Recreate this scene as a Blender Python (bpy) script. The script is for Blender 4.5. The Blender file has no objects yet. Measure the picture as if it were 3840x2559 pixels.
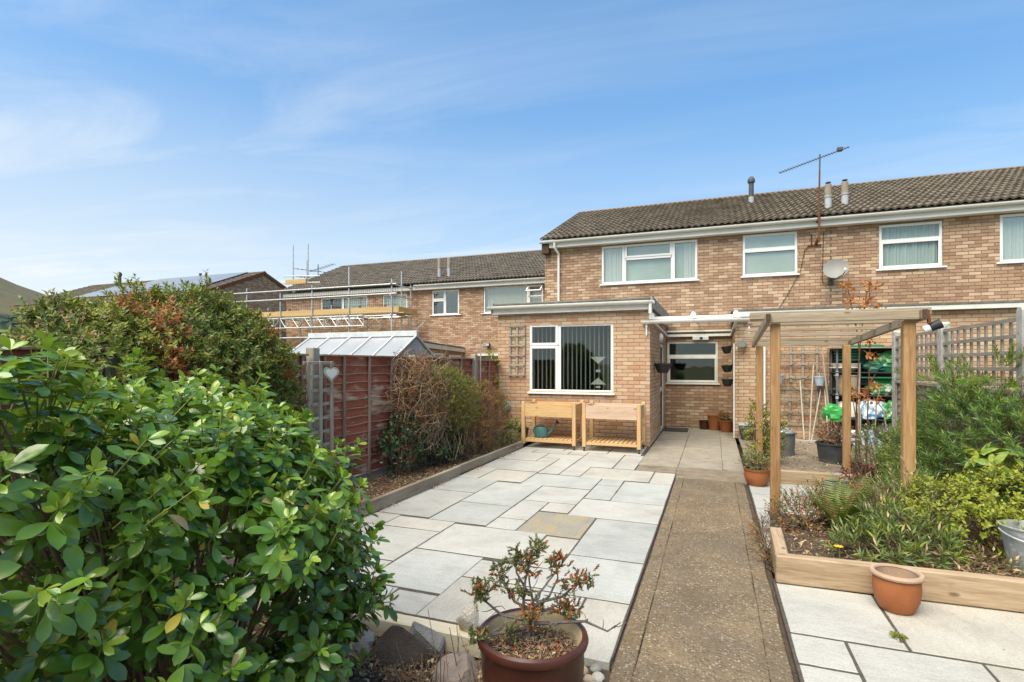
import bpy, bmesh, math, random
import numpy as np
from mathutils import Vector, Matrix, Euler

# ------------------------------------------------------------------ camera, sky, sun, exposure
SC = bpy.context.scene
COL = SC.collection
R = math.radians
YAW = 0.362843
cam = bpy.data.cameras.new('camera'); cam_o = bpy.data.objects.new('camera', cam); COL.objects.link(cam_o)
cam.sensor_width = 36; cam.lens = 36 * 1992.4 / 3840; cam.shift_y = 87.1 / 3840
cam.clip_start = 0.05; cam.clip_end = 6000
cam_o.location = (0, 0, 1.6); cam_o.rotation_euler = (R(90), 0, YAW)
SC.camera = cam_o
SUN_EL, SUN_AZ = R(58), R(200)          # azimuth measured clockwise from +Y (towards the houses)
sd = bpy.data.lights.new('sun', 'SUN'); sd.energy = 4.5; sd.angle = R(55); sd.color = (1.0, 0.90, 0.70)
so = bpy.data.objects.new('sun', sd); COL.objects.link(so)
sdir = Vector((math.sin(SUN_AZ) * math.cos(SUN_EL), math.cos(SUN_AZ) * math.cos(SUN_EL), math.sin(SUN_EL)))
so.rotation_euler = (-sdir).to_track_quat('-Z', 'Y').to_euler(); so.location = sdir * 50
SC.view_settings.view_transform = 'Standard'; SC.view_settings.look = 'None'
SC.view_settings.gamma = 1.0; SC.view_settings.use_curve_mapping = False
SC.view_settings.exposure = 0.74

class NT:
    def __init__(s, nt): s.nt = nt
    def n(s, t, **kw):
        nd = s.nt.nodes.new(t)
        for k, v in kw.items():
            if k in ('op',): nd.operation = v
            elif hasattr(nd, k) and k not in nd.inputs: setattr(nd, k, v)
            else: nd.inputs[k].default_value = v
        return nd
    def l(s, a, b): s.nt.links.new(a, b)
    def math(s, op, a, b=None, c=None, clamp=False):
        nd = s.nt.nodes.new('ShaderNodeMath'); nd.operation = op; nd.use_clamp = clamp
        for i, v in enumerate((a, b, c)):
            if v is None: continue
            if isinstance(v, (int, float)): nd.inputs[i].default_value = v
            else: s.l(v, nd.inputs[i])
        return nd.outputs[0]
    def ramp(s, fac, stops, interp='LINEAR'):
        nd = s.nt.nodes.new('ShaderNodeValToRGB'); cr = nd.color_ramp; cr.interpolation = interp
        while len(cr.elements) < len(stops): cr.elements.new(0.5)
        for e, (p, c) in zip(cr.elements, stops):
            e.position = p; e.color = (c[0], c[1], c[2], 1) if not isinstance(c, (int, float)) else (c, c, c, 1)
        s.l(fac, nd.inputs[0]); return nd.outputs[0]
    def mix(s, fac, a, b, blend='MIX'):
        nd = s.nt.nodes.new('ShaderNodeMix'); nd.data_type = 'RGBA'; nd.blend_type = blend
        for i, v in ((0, fac), (6, a), (7, b)):
            if isinstance(v, (int, float)): nd.inputs[i].default_value = v
            elif isinstance(v, tuple): nd.inputs[i].default_value = (*v[:3], 1)
            else: s.l(v, nd.inputs[i])
        return nd.outputs[2]
    def noise(s, vec, scale, detail=4, rough=0.55, dist=0.0):
        nd = s.nt.nodes.new('ShaderNodeTexNoise'); nd.inputs['Scale'].default_value = scale
        nd.inputs['Detail'].default_value = detail; nd.inputs['Roughness'].default_value = rough
        nd.inputs['Distortion'].default_value = dist
        if vec is not None: s.l(vec, nd.inputs['Vector'])
        return nd.outputs['Fac']
    def scaled(s, vec, sc, rot=(0, 0, 0), loc=(0, 0, 0)):
        nd = s.nt.nodes.new('ShaderNodeMapping'); s.l(vec, nd.inputs['Vector'])
        nd.inputs['Scale'].default_value = sc; nd.inputs['Rotation'].default_value = rot; nd.inputs['Location'].default_value = loc
        return nd.outputs[0]

W = bpy.data.worlds.new('World'); SC.world = W; W.use_nodes = True
wt = NT(W.node_tree); W.node_tree.nodes.clear()
sky = wt.n('ShaderNodeTexSky'); sky.sky_type = 'NISHITA'; sky.sun_disc = False
sky.sun_elevation = SUN_EL; sky.sun_rotation = SUN_AZ; sky.altitude = 60; sky.air_density = 1.0; sky.dust_density = 0.15; sky.ozone_density = 2.6
tc = wt.n('ShaderNodeTexCoord'); gen = tc.outputs['Generated']
sep = wt.n('ShaderNodeSeparateXYZ'); wt.l(gen, sep.inputs[0])
zc = wt.math('MAXIMUM', sep.outputs[2], 0.04)
cxy = wt.n('ShaderNodeCombineXYZ')
wt.l(wt.math('DIVIDE', sep.outputs[0], zc), cxy.inputs[0]); wt.l(wt.math('DIVIDE', sep.outputs[1], zc), cxy.inputs[1])
v1 = wt.scaled(cxy.outputs[0], (0.42, 1.35, 1), (0, 0, R(-40)), (1.7, 0.6, 0))
c1 = wt.noise(v1, 1.0, 8, 0.60, 0.9)
v2 = wt.scaled(cxy.outputs[0], (0.18, 0.30, 1), (0, 0, R(-40)), (0.4, 2.2, 0))
c2 = wt.noise(v2, 1.0, 4, 0.5, 0.3)
wisp = wt.math('MULTIPLY', wt.ramp(c1, [(0.44, 0.0), (0.78, 1.0)]), wt.ramp(c2, [(0.36, 0.0), (0.68, 1.0)]))
hz = wt.ramp(sep.outputs[2], [(0.0, 0.94), (0.10, 0.84), (0.24, 0.52), (0.42, 0.14), (0.7, 0.0)])   # thin high veil towards the horizon
lr = wt.math('ADD', wt.math('MULTIPLY', sep.outputs[0], 0.935), wt.math('MULTIPLY', sep.outputs[1], 0.355))   # the veil thins towards the right
hz = wt.math('MULTIPLY', hz, wt.ramp(wt.math('ADD', wt.math('MULTIPLY', lr, 0.5), 0.5), [(0.22, 1.0), (0.80, 0.42)]))
veil = wt.math('ADD', wt.math('MULTIPLY', wisp, 0.58), hz, clamp=True)
skyc = wt.mix(1.0, sky.outputs[0], (0.088, 0.138, 0.152), 'MULTIPLY')
skyc = wt.mix(1.0, skyc, wt.ramp(sep.outputs[2], [(0.0, 0.58), (0.2, 0.70), (0.34, 0.86), (0.5, 0.98), (0.75, 1.0)]), 'MULTIPLY')   # thicker air dims the low sky
full = wt.mix(veil, skyc, (0.55, 0.58, 0.60))
pv = wt.noise(wt.scaled(gen, (5.0, 5.0, 30.0)), 1.0, 6, 0.55, 0.2)                     # small fair-weather cumulus low down
band = wt.ramp(sep.outputs[2], [(0.075, 0.0), (0.10, 1.0), (0.135, 1.0), (0.17, 0.0)])
full = wt.mix(wt.math('MULTIPLY', wt.ramp(pv, [(0.60, 0.0), (0.70, 0.75)]), band), full, (0.66, 0.655, 0.65))
bg = wt.n('ShaderNodeBackground'); bg.inputs['Strength'].default_value = 1.0
wt.l(full, bg.inputs[0])
wo = wt.n('ShaderNodeOutputWorld'); wt.l(bg.outputs[0], wo.inputs[0])

# ------------------------------------------------------------------ materials
M = {}
def newmat(name):
    m = bpy.data.materials.new(name); m.use_nodes = True; nt = NT(m.node_tree)
    b = m.node_tree.nodes['Principled BSDF']; M[name] = m
    g = nt.n('ShaderNodeNewGeometry')
    return m, nt, b, g.outputs['Position']
def mat(name, c1, c2=None, rough=0.6, scale=8, bump=0.0, bscale=60, metal=0.0, spec=0.4, st=(1, 1, 1), lo=0.3, hi=0.7, c3=None, det=5, coat=0, spots=None):
    m, nt, b, pos = newmat(name)
    v = nt.scaled(pos, st)
    f = nt.noise(v, scale, det, 0.6)
    stops = [(lo, c1), (hi, c2 or c1)]
    if c3: stops = [(lo, c1), ((lo + hi) / 2, c2), (hi, c3)]
    col = nt.ramp(f, stops)
    if spots:                                   # (scale, threshold, colour, softness)
        for sc_, th, cc, so_ in spots:
            s = nt.noise(v, sc_, 3, 0.5)
            col = nt.mix(nt.ramp(s, [(th, 0), (min(1, th + so_), 1)]), col, cc)
    nt.l(col, b.inputs['Base Color'])
    b.inputs['Roughness'].default_value = rough; b.inputs['Metallic'].default_value = metal
    b.inputs['Specular IOR Level'].default_value = spec
    if coat: b.inputs['Coat Weight'].default_value = coat
    if bump:
        bp = nt.n('ShaderNodeBump'); bp.inputs['Strength'].default_value = bump; bp.inputs['Distance'].default_value = 0.02
        nt.l(nt.noise(v, bscale, 6, 0.65), bp.inputs['Height']); nt.l(bp.outputs[0], b.inputs['Normal'])
    return m
def wood(name, c1, c2, c3, axis, rough=0.7, fine=55, knots=True):
    m, nt, b, pos = newmat(name)
    sc = [1, 1, 1]; sc['xyz'.index(axis)] = 0.07
    v = nt.scaled(pos, sc)
    f = nt.noise(v, fine, 6, 0.65, 0.6)
    f2 = nt.noise(nt.scaled(pos, [q if q < 1 else 1 for q in sc]), 7, 3, 0.5)
    fac = nt.math('ADD', nt.math('MULTIPLY', f, 0.6), nt.math('MULTIPLY', f2, 0.4))
    col = nt.ramp(fac, [(0.34, c1), (0.5, c2), (0.64, c3)])
    if knots:
        sc2 = [1, 1, 1]; sc2['xyz'.index(axis)] = 0.45
        k = nt.n('ShaderNodeTexVoronoi'); k.inputs['Scale'].default_value = 7; nt.l(nt.scaled(pos, sc2), k.inputs['Vector'])
        col = nt.mix(nt.ramp(k.outputs['Distance'], [(0.06, 0.75), (0.13, 0)]), col, tuple(q * 0.45 for q in c1))
    nt.l(col, b.inputs['Base Color']); b.inputs['Roughness'].default_value = rough; b.inputs['Specular IOR Level'].default_value = 0.25
    bp = nt.n('ShaderNodeBump'); bp.inputs['Strength'].default_value = 0.25; bp.inputs['Distance'].default_value = 0.01
    nt.l(f, bp.inputs['Height']); nt.l(bp.outputs[0], b.inputs['Normal'])
    return m
def brickmat(name, stops, dirt=0.25):
    m, nt, b, pos = newmat(name)
    s = nt.n('ShaderNodeSeparateXYZ'); nt.l(pos, s.inputs[0])
    u = nt.math('ADD', s.outputs[0], s.outputs[1])
    row = nt.math('FLOOR', nt.math('DIVIDE', s.outputs[2], 0.075))
    off = nt.math('MULTIPLY', nt.math('FLOORED_MODULO', row, 2.0), 0.1125)
    colm = nt.math('FLOOR', nt.math('DIVIDE', nt.math('SUBTRACT', u, off), 0.225))
    cb = nt.n('ShaderNodeCombineXYZ'); nt.l(row, cb.inputs[0]); nt.l(colm, cb.inputs[1])
    wn = nt.n('ShaderNodeTexWhiteNoise'); wn.noise_dimensions = '2D'; nt.l(cb.outputs[0], wn.inputs['Vector'])
    big = nt.noise(pos, 1.1, 3, 0.6)
    f = nt.math('ADD', nt.math('MULTIPLY', wn.outputs['Value'], 0.80), nt.math('MULTIPLY', nt.ramp(big, [(0.35, 0), (0.65, 1)]), 0.20))
    col = nt.ramp(f, stops)
    fine = nt.noise(pos, 45, 5, 0.7)
    col = nt.mix(nt.math('MULTIPLY', nt.ramp(fine, [(0.35, 0), (0.7, 1)]), 0.30), col, (0.62, 0.50, 0.40))
    st = nt.noise(nt.scaled(pos, (1, 1, 0.35)), 2.6, 4, 0.65)
    col = nt.mix(nt.math('MULTIPLY', nt.ramp(st, [(0.52, 0), (0.75, 1)]), dirt), col, (0.16, 0.115, 0.085))
    nt.l(col, b.inputs['Base Color']); b.inputs['Roughness'].default_value = 0.88; b.inputs['Specular IOR Level'].default_value = 0.2
    bp = nt.n('ShaderNodeBump'); bp.inputs['Strength'].default_value = 0.35; bp.inputs['Distance'].default_value = 0.006
    nt.l(nt.noise(pos, 130, 4, 0.7), bp.inputs['Height']); nt.l(bp.outputs[0], b.inputs['Normal'])
    return m
def leafmat(name, c1, c2, rough=0.42, trans=0.28, scale=9, spec=0.45, spots=None):
    m, nt, b, pos = newmat(name)
    oi = nt.n('ShaderNodeObjectInfo')
    f = nt.math('ADD', nt.math('MULTIPLY', nt.noise(pos, scale, 3, 0.6), 1.0), nt.math('MULTIPLY', nt.math('SUBTRACT', oi.outputs['Random'], 0.5), 0.22))
    col = nt.ramp(f, [(0.32, c1), (0.68, c2)])
    if spots:
        s = nt.noise(pos, spots[0], 4, 0.6)
        col = nt.mix(nt.ramp(s, [(spots[1], 0), (spots[1] + 0.06, 1)]), col, spots[2])
    nt.l(col, b.inputs['Base Color']); b.inputs['Roughness'].default_value = rough; b.inputs['Specular IOR Level'].default_value = spec
    tr = nt.n('ShaderNodeBsdfTranslucent'); nt.l(nt.mix(0.5, col, (0.30, 0.36, 0.03)), tr.inputs[0])
    mx = nt.n('ShaderNodeMixShader'); mx.inputs[0].default_value = trans
    nt.l(b.outputs[0], mx.inputs[1]); nt.l(tr.outputs[0], mx.inputs[2])
    nt.l(mx.outputs[0], m.node_tree.nodes['Material Output'].inputs[0])
    return m
def glassmat(name, tint=(1, 1, 1), refl=1.0, rough=0.0):
    m, nt, b, pos = newmat(name); m.node_tree.nodes.remove(b)
    tr = nt.n('ShaderNodeBsdfTransparent'); tr.inputs[0].default_value = (*tint, 1)
    gl = nt.n('ShaderNodeBsdfGlossy'); gl.inputs['Roughness'].default_value = rough; gl.inputs[0].default_value = (0.95, 1.0, 0.97, 1)
    lw = nt.n('ShaderNodeLayerWeight'); lw.inputs['Blend'].default_value = 0.5; r0 = 0.055 * refl
    fr = nt.math('ADD', r0, nt.math('MULTIPLY', nt.math('POWER', lw.outputs['Facing'], 5.0), 1.0 - r0))
    bp = nt.n('ShaderNodeBump'); bp.inputs['Strength'].default_value = 0.03; bp.inputs['Distance'].default_value = 0.05
    nt.l(nt.noise(pos, 1.6, 2, 0.5), bp.inputs['Height']); nt.l(bp.outputs[0], gl.inputs['Normal'])
    mx = nt.n('ShaderNodeMixShader'); nt.l(fr, mx.inputs[0])
    nt.l(tr.outputs[0], mx.inputs[1]); nt.l(gl.outputs[0], mx.inputs[2])
    nt.l(mx.outputs[0], m.node_tree.nodes['Material Output'].inputs[0])
    return m

brickmat('brick_main', [(0.0, (0.217, 0.111, 0.061)), (0.22, (0.296, 0.164, 0.093)), (0.5, (0.365, 0.217, 0.128)), (0.66, (0.418, 0.267, 0.163)), (0.80, (0.513, 0.357, 0.230)), (1.0, (0.565, 0.418, 0.284))], 0.30)
brickmat('brick_ext', [(0.0, (0.381, 0.160, 0.073)), (0.16, (0.433, 0.227, 0.113)), (0.4, (0.476, 0.286, 0.161)), (0.7, (0.519, 0.344, 0.209)), (1.0, (0.571, 0.412, 0.266))], 0.16)
brickmat('brick_far', [(0.0, (0.210, 0.092, 0.050)), (0.3, (0.302, 0.151, 0.084)), (0.55, (0.370, 0.210, 0.126)), (0.75, (0.437, 0.286, 0.176)), (1.0, (0.521, 0.386, 0.260))], 0.30)
mat('mortar', (0.160, 0.112, 0.076), (0.224, 0.164, 0.116), 0.95, 20, 0.3, 90)
mat('mortar_pale', (0.230, 0.174, 0.123), (0.306, 0.242, 0.183), 0.95, 20, 0.3, 90)
mat('tile', (0.077, 0.062, 0.046), (0.138, 0.111, 0.081), 0.9, 3.2, 0.35, 120, c3=(0.194, 0.157, 0.114), lo=0.33, hi=0.68, spots=[(16, 0.62, (0.221, 0.201, 0.154), 0.1), (6, 0.68, (0.134, 0.081, 0.044), 0.1)])
mat('tile_grey', (0.072, 0.061, 0.049), (0.130, 0.108, 0.085), 0.9, 3.2, 0.35, 120, c3=(0.180, 0.155, 0.119), lo=0.33, hi=0.68)
mat('ridge_tile', (0.143, 0.098, 0.068), (0.225, 0.158, 0.105), 0.9, 6, 0.3, 90, spots=[(5, 0.6, (0.165, 0.158, 0.135), 0.12)])
mat('upvc', (0.74, 0.73, 0.70), (0.80, 0.79, 0.77), 0.35, 2, spots=[(3, 0.66, (0.60, 0.57, 0.50), 0.2)])
mat('upvc_old', (0.60, 0.58, 0.53), (0.74, 0.72, 0.67), 0.5, 4, spots=[(7, 0.66, (0.40, 0.36, 0.29), 0.15)])
mat('gutter_white', (0.66, 0.64, 0.59), (0.76, 0.745, 0.70), 0.4, 1.5, spots=[(9, 0.70, (0.45, 0.42, 0.36), 0.1)])
mat('blind', (0.336, 0.328, 0.296), (0.400, 0.392, 0.360), 0.9, 5)
mat('net_curtain', (0.46, 0.48, 0.46), (0.58, 0.59, 0.57), 0.9, 3, st=(9, 1, 0.3))
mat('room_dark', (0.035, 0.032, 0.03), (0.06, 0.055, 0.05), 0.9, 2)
mat('room_pale', (0.32, 0.35, 0.31), (0.48, 0.50, 0.46), 0.9, 1.3)  # room walls, paled further to stand in for cloud reflected upstairs
mat('frosted_reflect', (0.30, 0.35, 0.30), (0.44, 0.48, 0.43), 0.4, 1.1, spec=0.6)  # frosted glass tone, also painted in for cloud reflected in the bedroom window
glassmat('glass', (0.86, 0.90, 0.88), 1.0)
glassmat('glass_up', (0.95, 0.97, 0.94), 2.3)
mat('felt', (0.10, 0.095, 0.085), (0.20, 0.19, 0.17), 0.95, 7, 0.5, 60, spots=[(9, 0.56, (0.14, 0.135, 0.07), 0.1)])
mat('lead', (0.20, 0.20, 0.20), (0.34, 0.34, 0.34), 0.6, 9, spots=[(20, 0.55, (0.06, 0.06, 0.055), 0.08)])
mat('flue_dark', (0.055, 0.055, 0.06), (0.085, 0.085, 0.09), 0.6, 6)
mat('flue_cement', (0.252, 0.203, 0.147), (0.336, 0.280, 0.217), 0.9, 9)
mat('collar_grey', (0.300, 0.315, 0.330), (0.390, 0.398, 0.405), 0.7, 9)
mat('rust', (0.10, 0.035, 0.018), (0.20, 0.075, 0.035), 0.9, 20, 0.3, 100)
mat('galv', (0.42, 0.43, 0.43), (0.60, 0.61, 0.61), 0.45, 8, metal=0.55)
mat('galv_bucket', (0.33, 0.35, 0.36), (0.50, 0.52, 0.53), 0.5, 10, metal=0.5, spots=[(25, 0.58, (0.62, 0.63, 0.63), 0.1)])
mat('aluminium', (0.55, 0.56, 0.57), (0.70, 0.71, 0.71), 0.4, 5, metal=0.3)
mat('black_plastic', (0.022, 0.022, 0.024), (0.04, 0.04, 0.042), 0.5, 8)
mat('black_pot', (0.03, 0.034, 0.034), (0.07, 0.075, 0.075), 0.6, 8)
mat('grey_bin', (0.11, 0.12, 0.13), (0.17, 0.18, 0.19), 0.55, 5)
mat('dish_grey', (0.203, 0.199, 0.188), (0.255, 0.247, 0.232), 0.55, 3)
mat('cable_black', (0.02, 0.02, 0.02), None, 0.6)
mat('terracotta', (0.265, 0.082, 0.025), (0.351, 0.121, 0.041), 0.7, 5, 0.15, 80, spots=[(6, 0.70, (0.359, 0.187, 0.101), 0.2), (60, 0.72, (0.406, 0.281, 0.187), 0.05)])
mat('terracotta_pale', (0.380, 0.251, 0.167), (0.456, 0.327, 0.236), 0.85, 7, 0.2, 80)
mat('glazed_brown', (0.040, 0.013, 0.009), (0.075, 0.024, 0.016), 0.30, 6, spec=0.45, spots=[(30, 0.66, (0.12, 0.06, 0.04), 0.1)])
mat('pot_liner', (0.34, 0.27, 0.16), (0.45, 0.37, 0.24), 0.8, 9)
def slabmat(name, c1, c2, c3, axis=0, yellow=None):
    m, nt, b, pos = newmat(name); oi = nt.n('ShaderNodeObjectInfo'); rv = oi.outputs['Random']
    va = nt.n('ShaderNodeVectorMath'); va.operation = 'ADD'; cb = nt.n('ShaderNodeCombineXYZ'); nt.l(nt.math('MULTIPLY', rv, 37.0), cb.inputs[0]); nt.l(nt.math('MULTIPLY', rv, 91.0), cb.inputs[1])
    nt.l(pos, va.inputs[0]); nt.l(cb.outputs[0], va.inputs[1]); P = va.outputs[0]
    st = (1.0, 3.2, 1.0) if axis == 0 else (3.2, 1.0, 1.0)
    big = nt.noise(P, 1.7, 4, 0.6, 0.4); riven = nt.noise(nt.scaled(P, st, (0, 0, 0.25)), 5.5, 8, 0.68, 1.2); fine = nt.noise(P, 70, 5, 0.7)
    col = nt.ramp(nt.math('ADD', nt.math('MULTIPLY', big, 0.55), nt.math('MULTIPLY', riven, 0.45)), [(0.36, c1), (0.5, c2), (0.64, c3)])
    if yellow: col = nt.mix(nt.ramp(nt.noise(nt.scaled(P, (3.5, 0.8, 1)), 3.2, 6, 0.6, 0.6), [(0.46, 0), (0.66, 0.85)]), col, yellow)
    col = nt.mix(nt.math('MULTIPLY', nt.ramp(riven, [(0.60, 0), (0.70, 1)]), 0.30), col, tuple(q * 0.62 for q in c1))
    col = nt.mix(nt.math('MULTIPLY', nt.ramp(nt.noise(pos, 2.3, 5, 0.65, 0.5), [(0.54, 0), (0.72, 1)]), 0.38), col, (0.27, 0.245, 0.195))      # soil washed over the paving
    col = nt.mix(nt.ramp(nt.noise(P, 34, 3, 0.5), [(0.70, 0), (0.735, 0.7)]), col, (0.15, 0.14, 0.12))
    col = nt.mix(0.25, col, nt.ramp(fine, [(0.3, 0.0), (0.7, 0.62)]), 'OVERLAY')
    tone = nt.math('ADD', 0.90, nt.math('MULTIPLY', rv, 0.18)); col = nt.mix(1.0, col, nt.ramp(tone, [(0.0, 0.0), (1.0, 1.0)]), 'MULTIPLY')
    nt.l(col, b.inputs['Base Color']); b.inputs['Roughness'].default_value = 0.72; b.inputs['Specular IOR Level'].default_value = 0.35
    bp = nt.n('ShaderNodeBump'); bp.inputs['Strength'].default_value = 0.45; bp.inputs['Distance'].default_value = 0.012
    nt.l(nt.math('ADD', riven, nt.math('MULTIPLY', fine, 0.2)), bp.inputs['Height']); nt.l(bp.outputs[0], b.inputs['Normal'])
slabmat('slab_grey', (0.36, 0.35, 0.315), (0.44, 0.43, 0.395), (0.50, 0.485, 0.445))
slabmat('slab_warm', (0.37, 0.345, 0.295), (0.445, 0.42, 0.37), (0.505, 0.48, 0.425), 1)
slabmat('slab_cool', (0.33, 0.34, 0.315), (0.41, 0.415, 0.39), (0.47, 0.475, 0.445))
slabmat('slab_yellow', (0.235, 0.22, 0.18), (0.29, 0.265, 0.215), (0.34, 0.305, 0.24), 1, (0.38, 0.29, 0.15))
mat('joint', (0.05, 0.043, 0.034), (0.10, 0.086, 0.068), 0.95, 30, 0.4, 90)
mat('concrete_flag', (0.230, 0.200, 0.157), (0.315, 0.276, 0.221), 0.9, 3.5, 0.3, 70, spots=[(5, 0.60, (0.178, 0.140, 0.098), 0.15), (40, 0.66, (0.399, 0.365, 0.297), 0.06)])
mat('soil', (0.05, 0.035, 0.024), (0.105, 0.074, 0.05), 0.97, 9, 0.8, 45, spots=[(50, 0.62, (0.17, 0.125, 0.085), 0.08)])
mat('soil_dry', (0.170, 0.132, 0.093), (0.255, 0.204, 0.149), 0.97, 6, 0.7, 40, spots=[(4, 0.58, (0.128, 0.106, 0.064), 0.15)])
mat('lawn', (0.09, 0.10, 0.035), (0.16, 0.15, 0.06), 0.95, 2, 0.5, 30)
mat('fence_red', (0.197, 0.051, 0.025), (0.325, 0.093, 0.046), 0.85, 5, 0.35, 60, st=(1, 0.6, 2.2), spots=[(4.5, 0.52, (0.454, 0.312, 0.212), 0.16), (30, 0.64, (0.333, 0.170, 0.103), 0.08)])
mat('fence_edge', (0.30, 0.22, 0.18), (0.42, 0.34, 0.29), 0.9, 8)
wood('batten', (0.15, 0.07, 0.05), (0.26, 0.17, 0.13), (0.36, 0.27, 0.22), 'z', 0.85, knots=False)
for ax in 'xyz':
    wood('honey_' + ax, (0.23, 0.118, 0.046), (0.345, 0.195, 0.085), (0.45, 0.28, 0.14), ax)
    wood('silver_' + ax, (0.20, 0.15, 0.10), (0.31, 0.245, 0.17), (0.41, 0.335, 0.245), ax)
    wood('grey_' + ax, (0.19, 0.165, 0.13), (0.29, 0.255, 0.205), (0.38, 0.34, 0.28), ax, knots=False)
    wood('pine_' + ax, (0.45, 0.27, 0.11), (0.56, 0.36, 0.17), (0.64, 0.44, 0.235), ax)
    wood('pinepale_' + ax, (0.46, 0.31, 0.21), (0.56, 0.40, 0.285), (0.63, 0.48, 0.36), ax)
    wood('sleeper_' + ax, (0.21, 0.14, 0.08), (0.35, 0.25, 0.155), (0.45, 0.345, 0.235), ax)
    wood('ply_' + ax, (0.40, 0.25, 0.10), (0.49, 0.33, 0.15), (0.56, 0.40, 0.21), ax, knots=False)
mat('edge_timber', (0.17, 0.135, 0.095), (0.29, 0.235, 0.17), 0.9, 6, 0.4, 60, st=(1, 0.15, 1), c3=(0.37, 0.31, 0.235))
mat('end_grain', (0.05, 0.032, 0.02), (0.10, 0.065, 0.04), 0.9, 30)
mat('pale_timber', (0.46, 0.40, 0.28), (0.58, 0.52, 0.39), 0.85, 8, 0.2, 60, st=(0.2, 1, 1))
mat('concrete_post', (0.36, 0.345, 0.31), (0.50, 0.48, 0.44), 0.95, 9, 0.5, 110, spots=[(12, 0.6, (0.26, 0.25, 0.2), 0.1)])
mat('stone_dark', (0.045, 0.033, 0.026), (0.09, 0.066, 0.05), 0.85, 6, 1.0, 55)
mat('stone_grey', (0.17, 0.165, 0.155), (0.28, 0.27, 0.255), 0.9, 9, 1.0, 55)
mat('stone_pink', (0.25, 0.19, 0.155), (0.36, 0.285, 0.235), 0.9, 9, 1.0, 55, spots=[(14, 0.58, (0.20, 0.18, 0.16), 0.1)])
mat('stone_quartz', (0.56, 0.50, 0.42), (0.68, 0.64, 0.57), 0.7, 9, 1.0, 55, spots=[(6, 0.55, (0.48, 0.29, 0.14), 0.14)])
mat('pebble_pale', (0.42, 0.38, 0.31), (0.54, 0.50, 0.43), 0.7, 12)
mat('pebble_tan', (0.38, 0.28, 0.18), (0.50, 0.39, 0.27), 0.7, 12)
mat('pebble_grey', (0.20, 0.19, 0.165), (0.30, 0.285, 0.255), 0.7, 12)
mat('plastic_green', (0.02, 0.16, 0.075), (0.035, 0.23, 0.11), 0.4, 4)
mat('plastic_dkgreen', (0.02, 0.10, 0.065), (0.03, 0.14, 0.09), 0.4, 4)
mat('can_teal', (0.045, 0.115, 0.105), (0.065, 0.155, 0.14), 0.45, 6)
mat('hose_green', (0.16, 0.26, 0.19), (0.24, 0.34, 0.26), 0.6, 6)
mat('pot_blue', (0.38, 0.47, 0.56), (0.46, 0.55, 0.63), 0.5, 6)
mat('bag_blue', (0.12, 0.32, 0.58), (0.62, 0.68, 0.72), 0.35, 9, lo=0.42, hi=0.5)
mat('bag_green', (0.04, 0.24, 0.05), (0.52, 0.60, 0.46), 0.3, 9, lo=0.5, hi=0.62)
mat('bag_leafgreen', (0.035, 0.27, 0.06), (0.06, 0.36, 0.09), 0.3, 9)
mat('plastic_cream', (0.60, 0.55, 0.44), (0.70, 0.66, 0.56), 0.5, 4)
mat('tub_tan', (0.36, 0.28, 0.175), (0.46, 0.37, 0.24), 0.6, 4)
mat('card_white', (0.62, 0.63, 0.63), (0.72, 0.72, 0.71), 0.6, 4)
mat('card_blue', (0.30, 0.42, 0.52), (0.38, 0.50, 0.60), 0.6, 4)
mat('ink_navy', (0.05, 0.06, 0.16), None, 0.6)
mat('doormat', (0.035, 0.032, 0.028), (0.07, 0.062, 0.055), 1.0, 60, 0.6, 200)
mat('hill_grass', (0.074, 0.064, 0.034), (0.108, 0.094, 0.053), 0.95, 0.012, c3=(0.062, 0.071, 0.030), lo=0.35, hi=0.66)
mat('hill_wood', (0.018, 0.036, 0.024), (0.045, 0.07, 0.04), 0.95, 0.05, 0.0)
mat('solar', (0.182, 0.187, 0.198), (0.220, 0.226, 0.237), 0.25, 2, spec=0.8)
mat('poly_sheet', (0.273, 0.286, 0.294), (0.324, 0.334, 0.338), 0.35, 1.2, spots=[(2.5, 0.6, (0.237, 0.254, 0.263), 0.2)])
mat('poly_shade', (0.36, 0.38, 0.40), (0.42, 0.44, 0.46), 0.5, 2)
mat('mirror_white', (0.66, 0.68, 0.72), (0.74, 0.75, 0.78), 0.12, 3, metal=0.4)
mat('heart_green', (0.25, 0.27, 0.20), (0.34, 0.36, 0.27), 0.6, 9)
mat('lamp_grey', (0.20, 0.195, 0.165), (0.25, 0.245, 0.21), 0.6, 6)
# plants
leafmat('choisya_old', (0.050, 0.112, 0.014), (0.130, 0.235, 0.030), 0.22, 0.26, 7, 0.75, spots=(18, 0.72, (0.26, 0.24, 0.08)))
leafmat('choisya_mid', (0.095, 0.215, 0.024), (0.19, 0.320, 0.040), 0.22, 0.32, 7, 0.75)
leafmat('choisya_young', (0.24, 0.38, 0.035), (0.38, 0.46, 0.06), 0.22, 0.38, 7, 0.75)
leafmat('leaf_yellow', (0.40, 0.32, 0.03), (0.50, 0.40, 0.06), 0.5, 0.3)
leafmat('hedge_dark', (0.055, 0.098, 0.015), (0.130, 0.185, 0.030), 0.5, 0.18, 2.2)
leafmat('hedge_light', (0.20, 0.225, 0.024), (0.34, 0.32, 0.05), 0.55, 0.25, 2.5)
leafmat('leaf_rust', (0.264, 0.078, 0.022), (0.408, 0.144, 0.042), 0.7, 0.15, 5)
leafmat('leaf_orange', (0.42, 0.13, 0.03), (0.55, 0.22, 0.06), 0.6, 0.25, 8)
leafmat('leaf_brown', (0.13, 0.065, 0.028), (0.24, 0.13, 0.06), 0.8, 0.12, 8)
leafmat('leaf_tan', (0.36, 0.26, 0.14), (0.52, 0.40, 0.24), 0.8, 0.12, 9)
leafmat('needle_green', (0.070, 0.150, 0.020), (0.165, 0.270, 0.045), 0.5, 0.25, 3)
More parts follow.
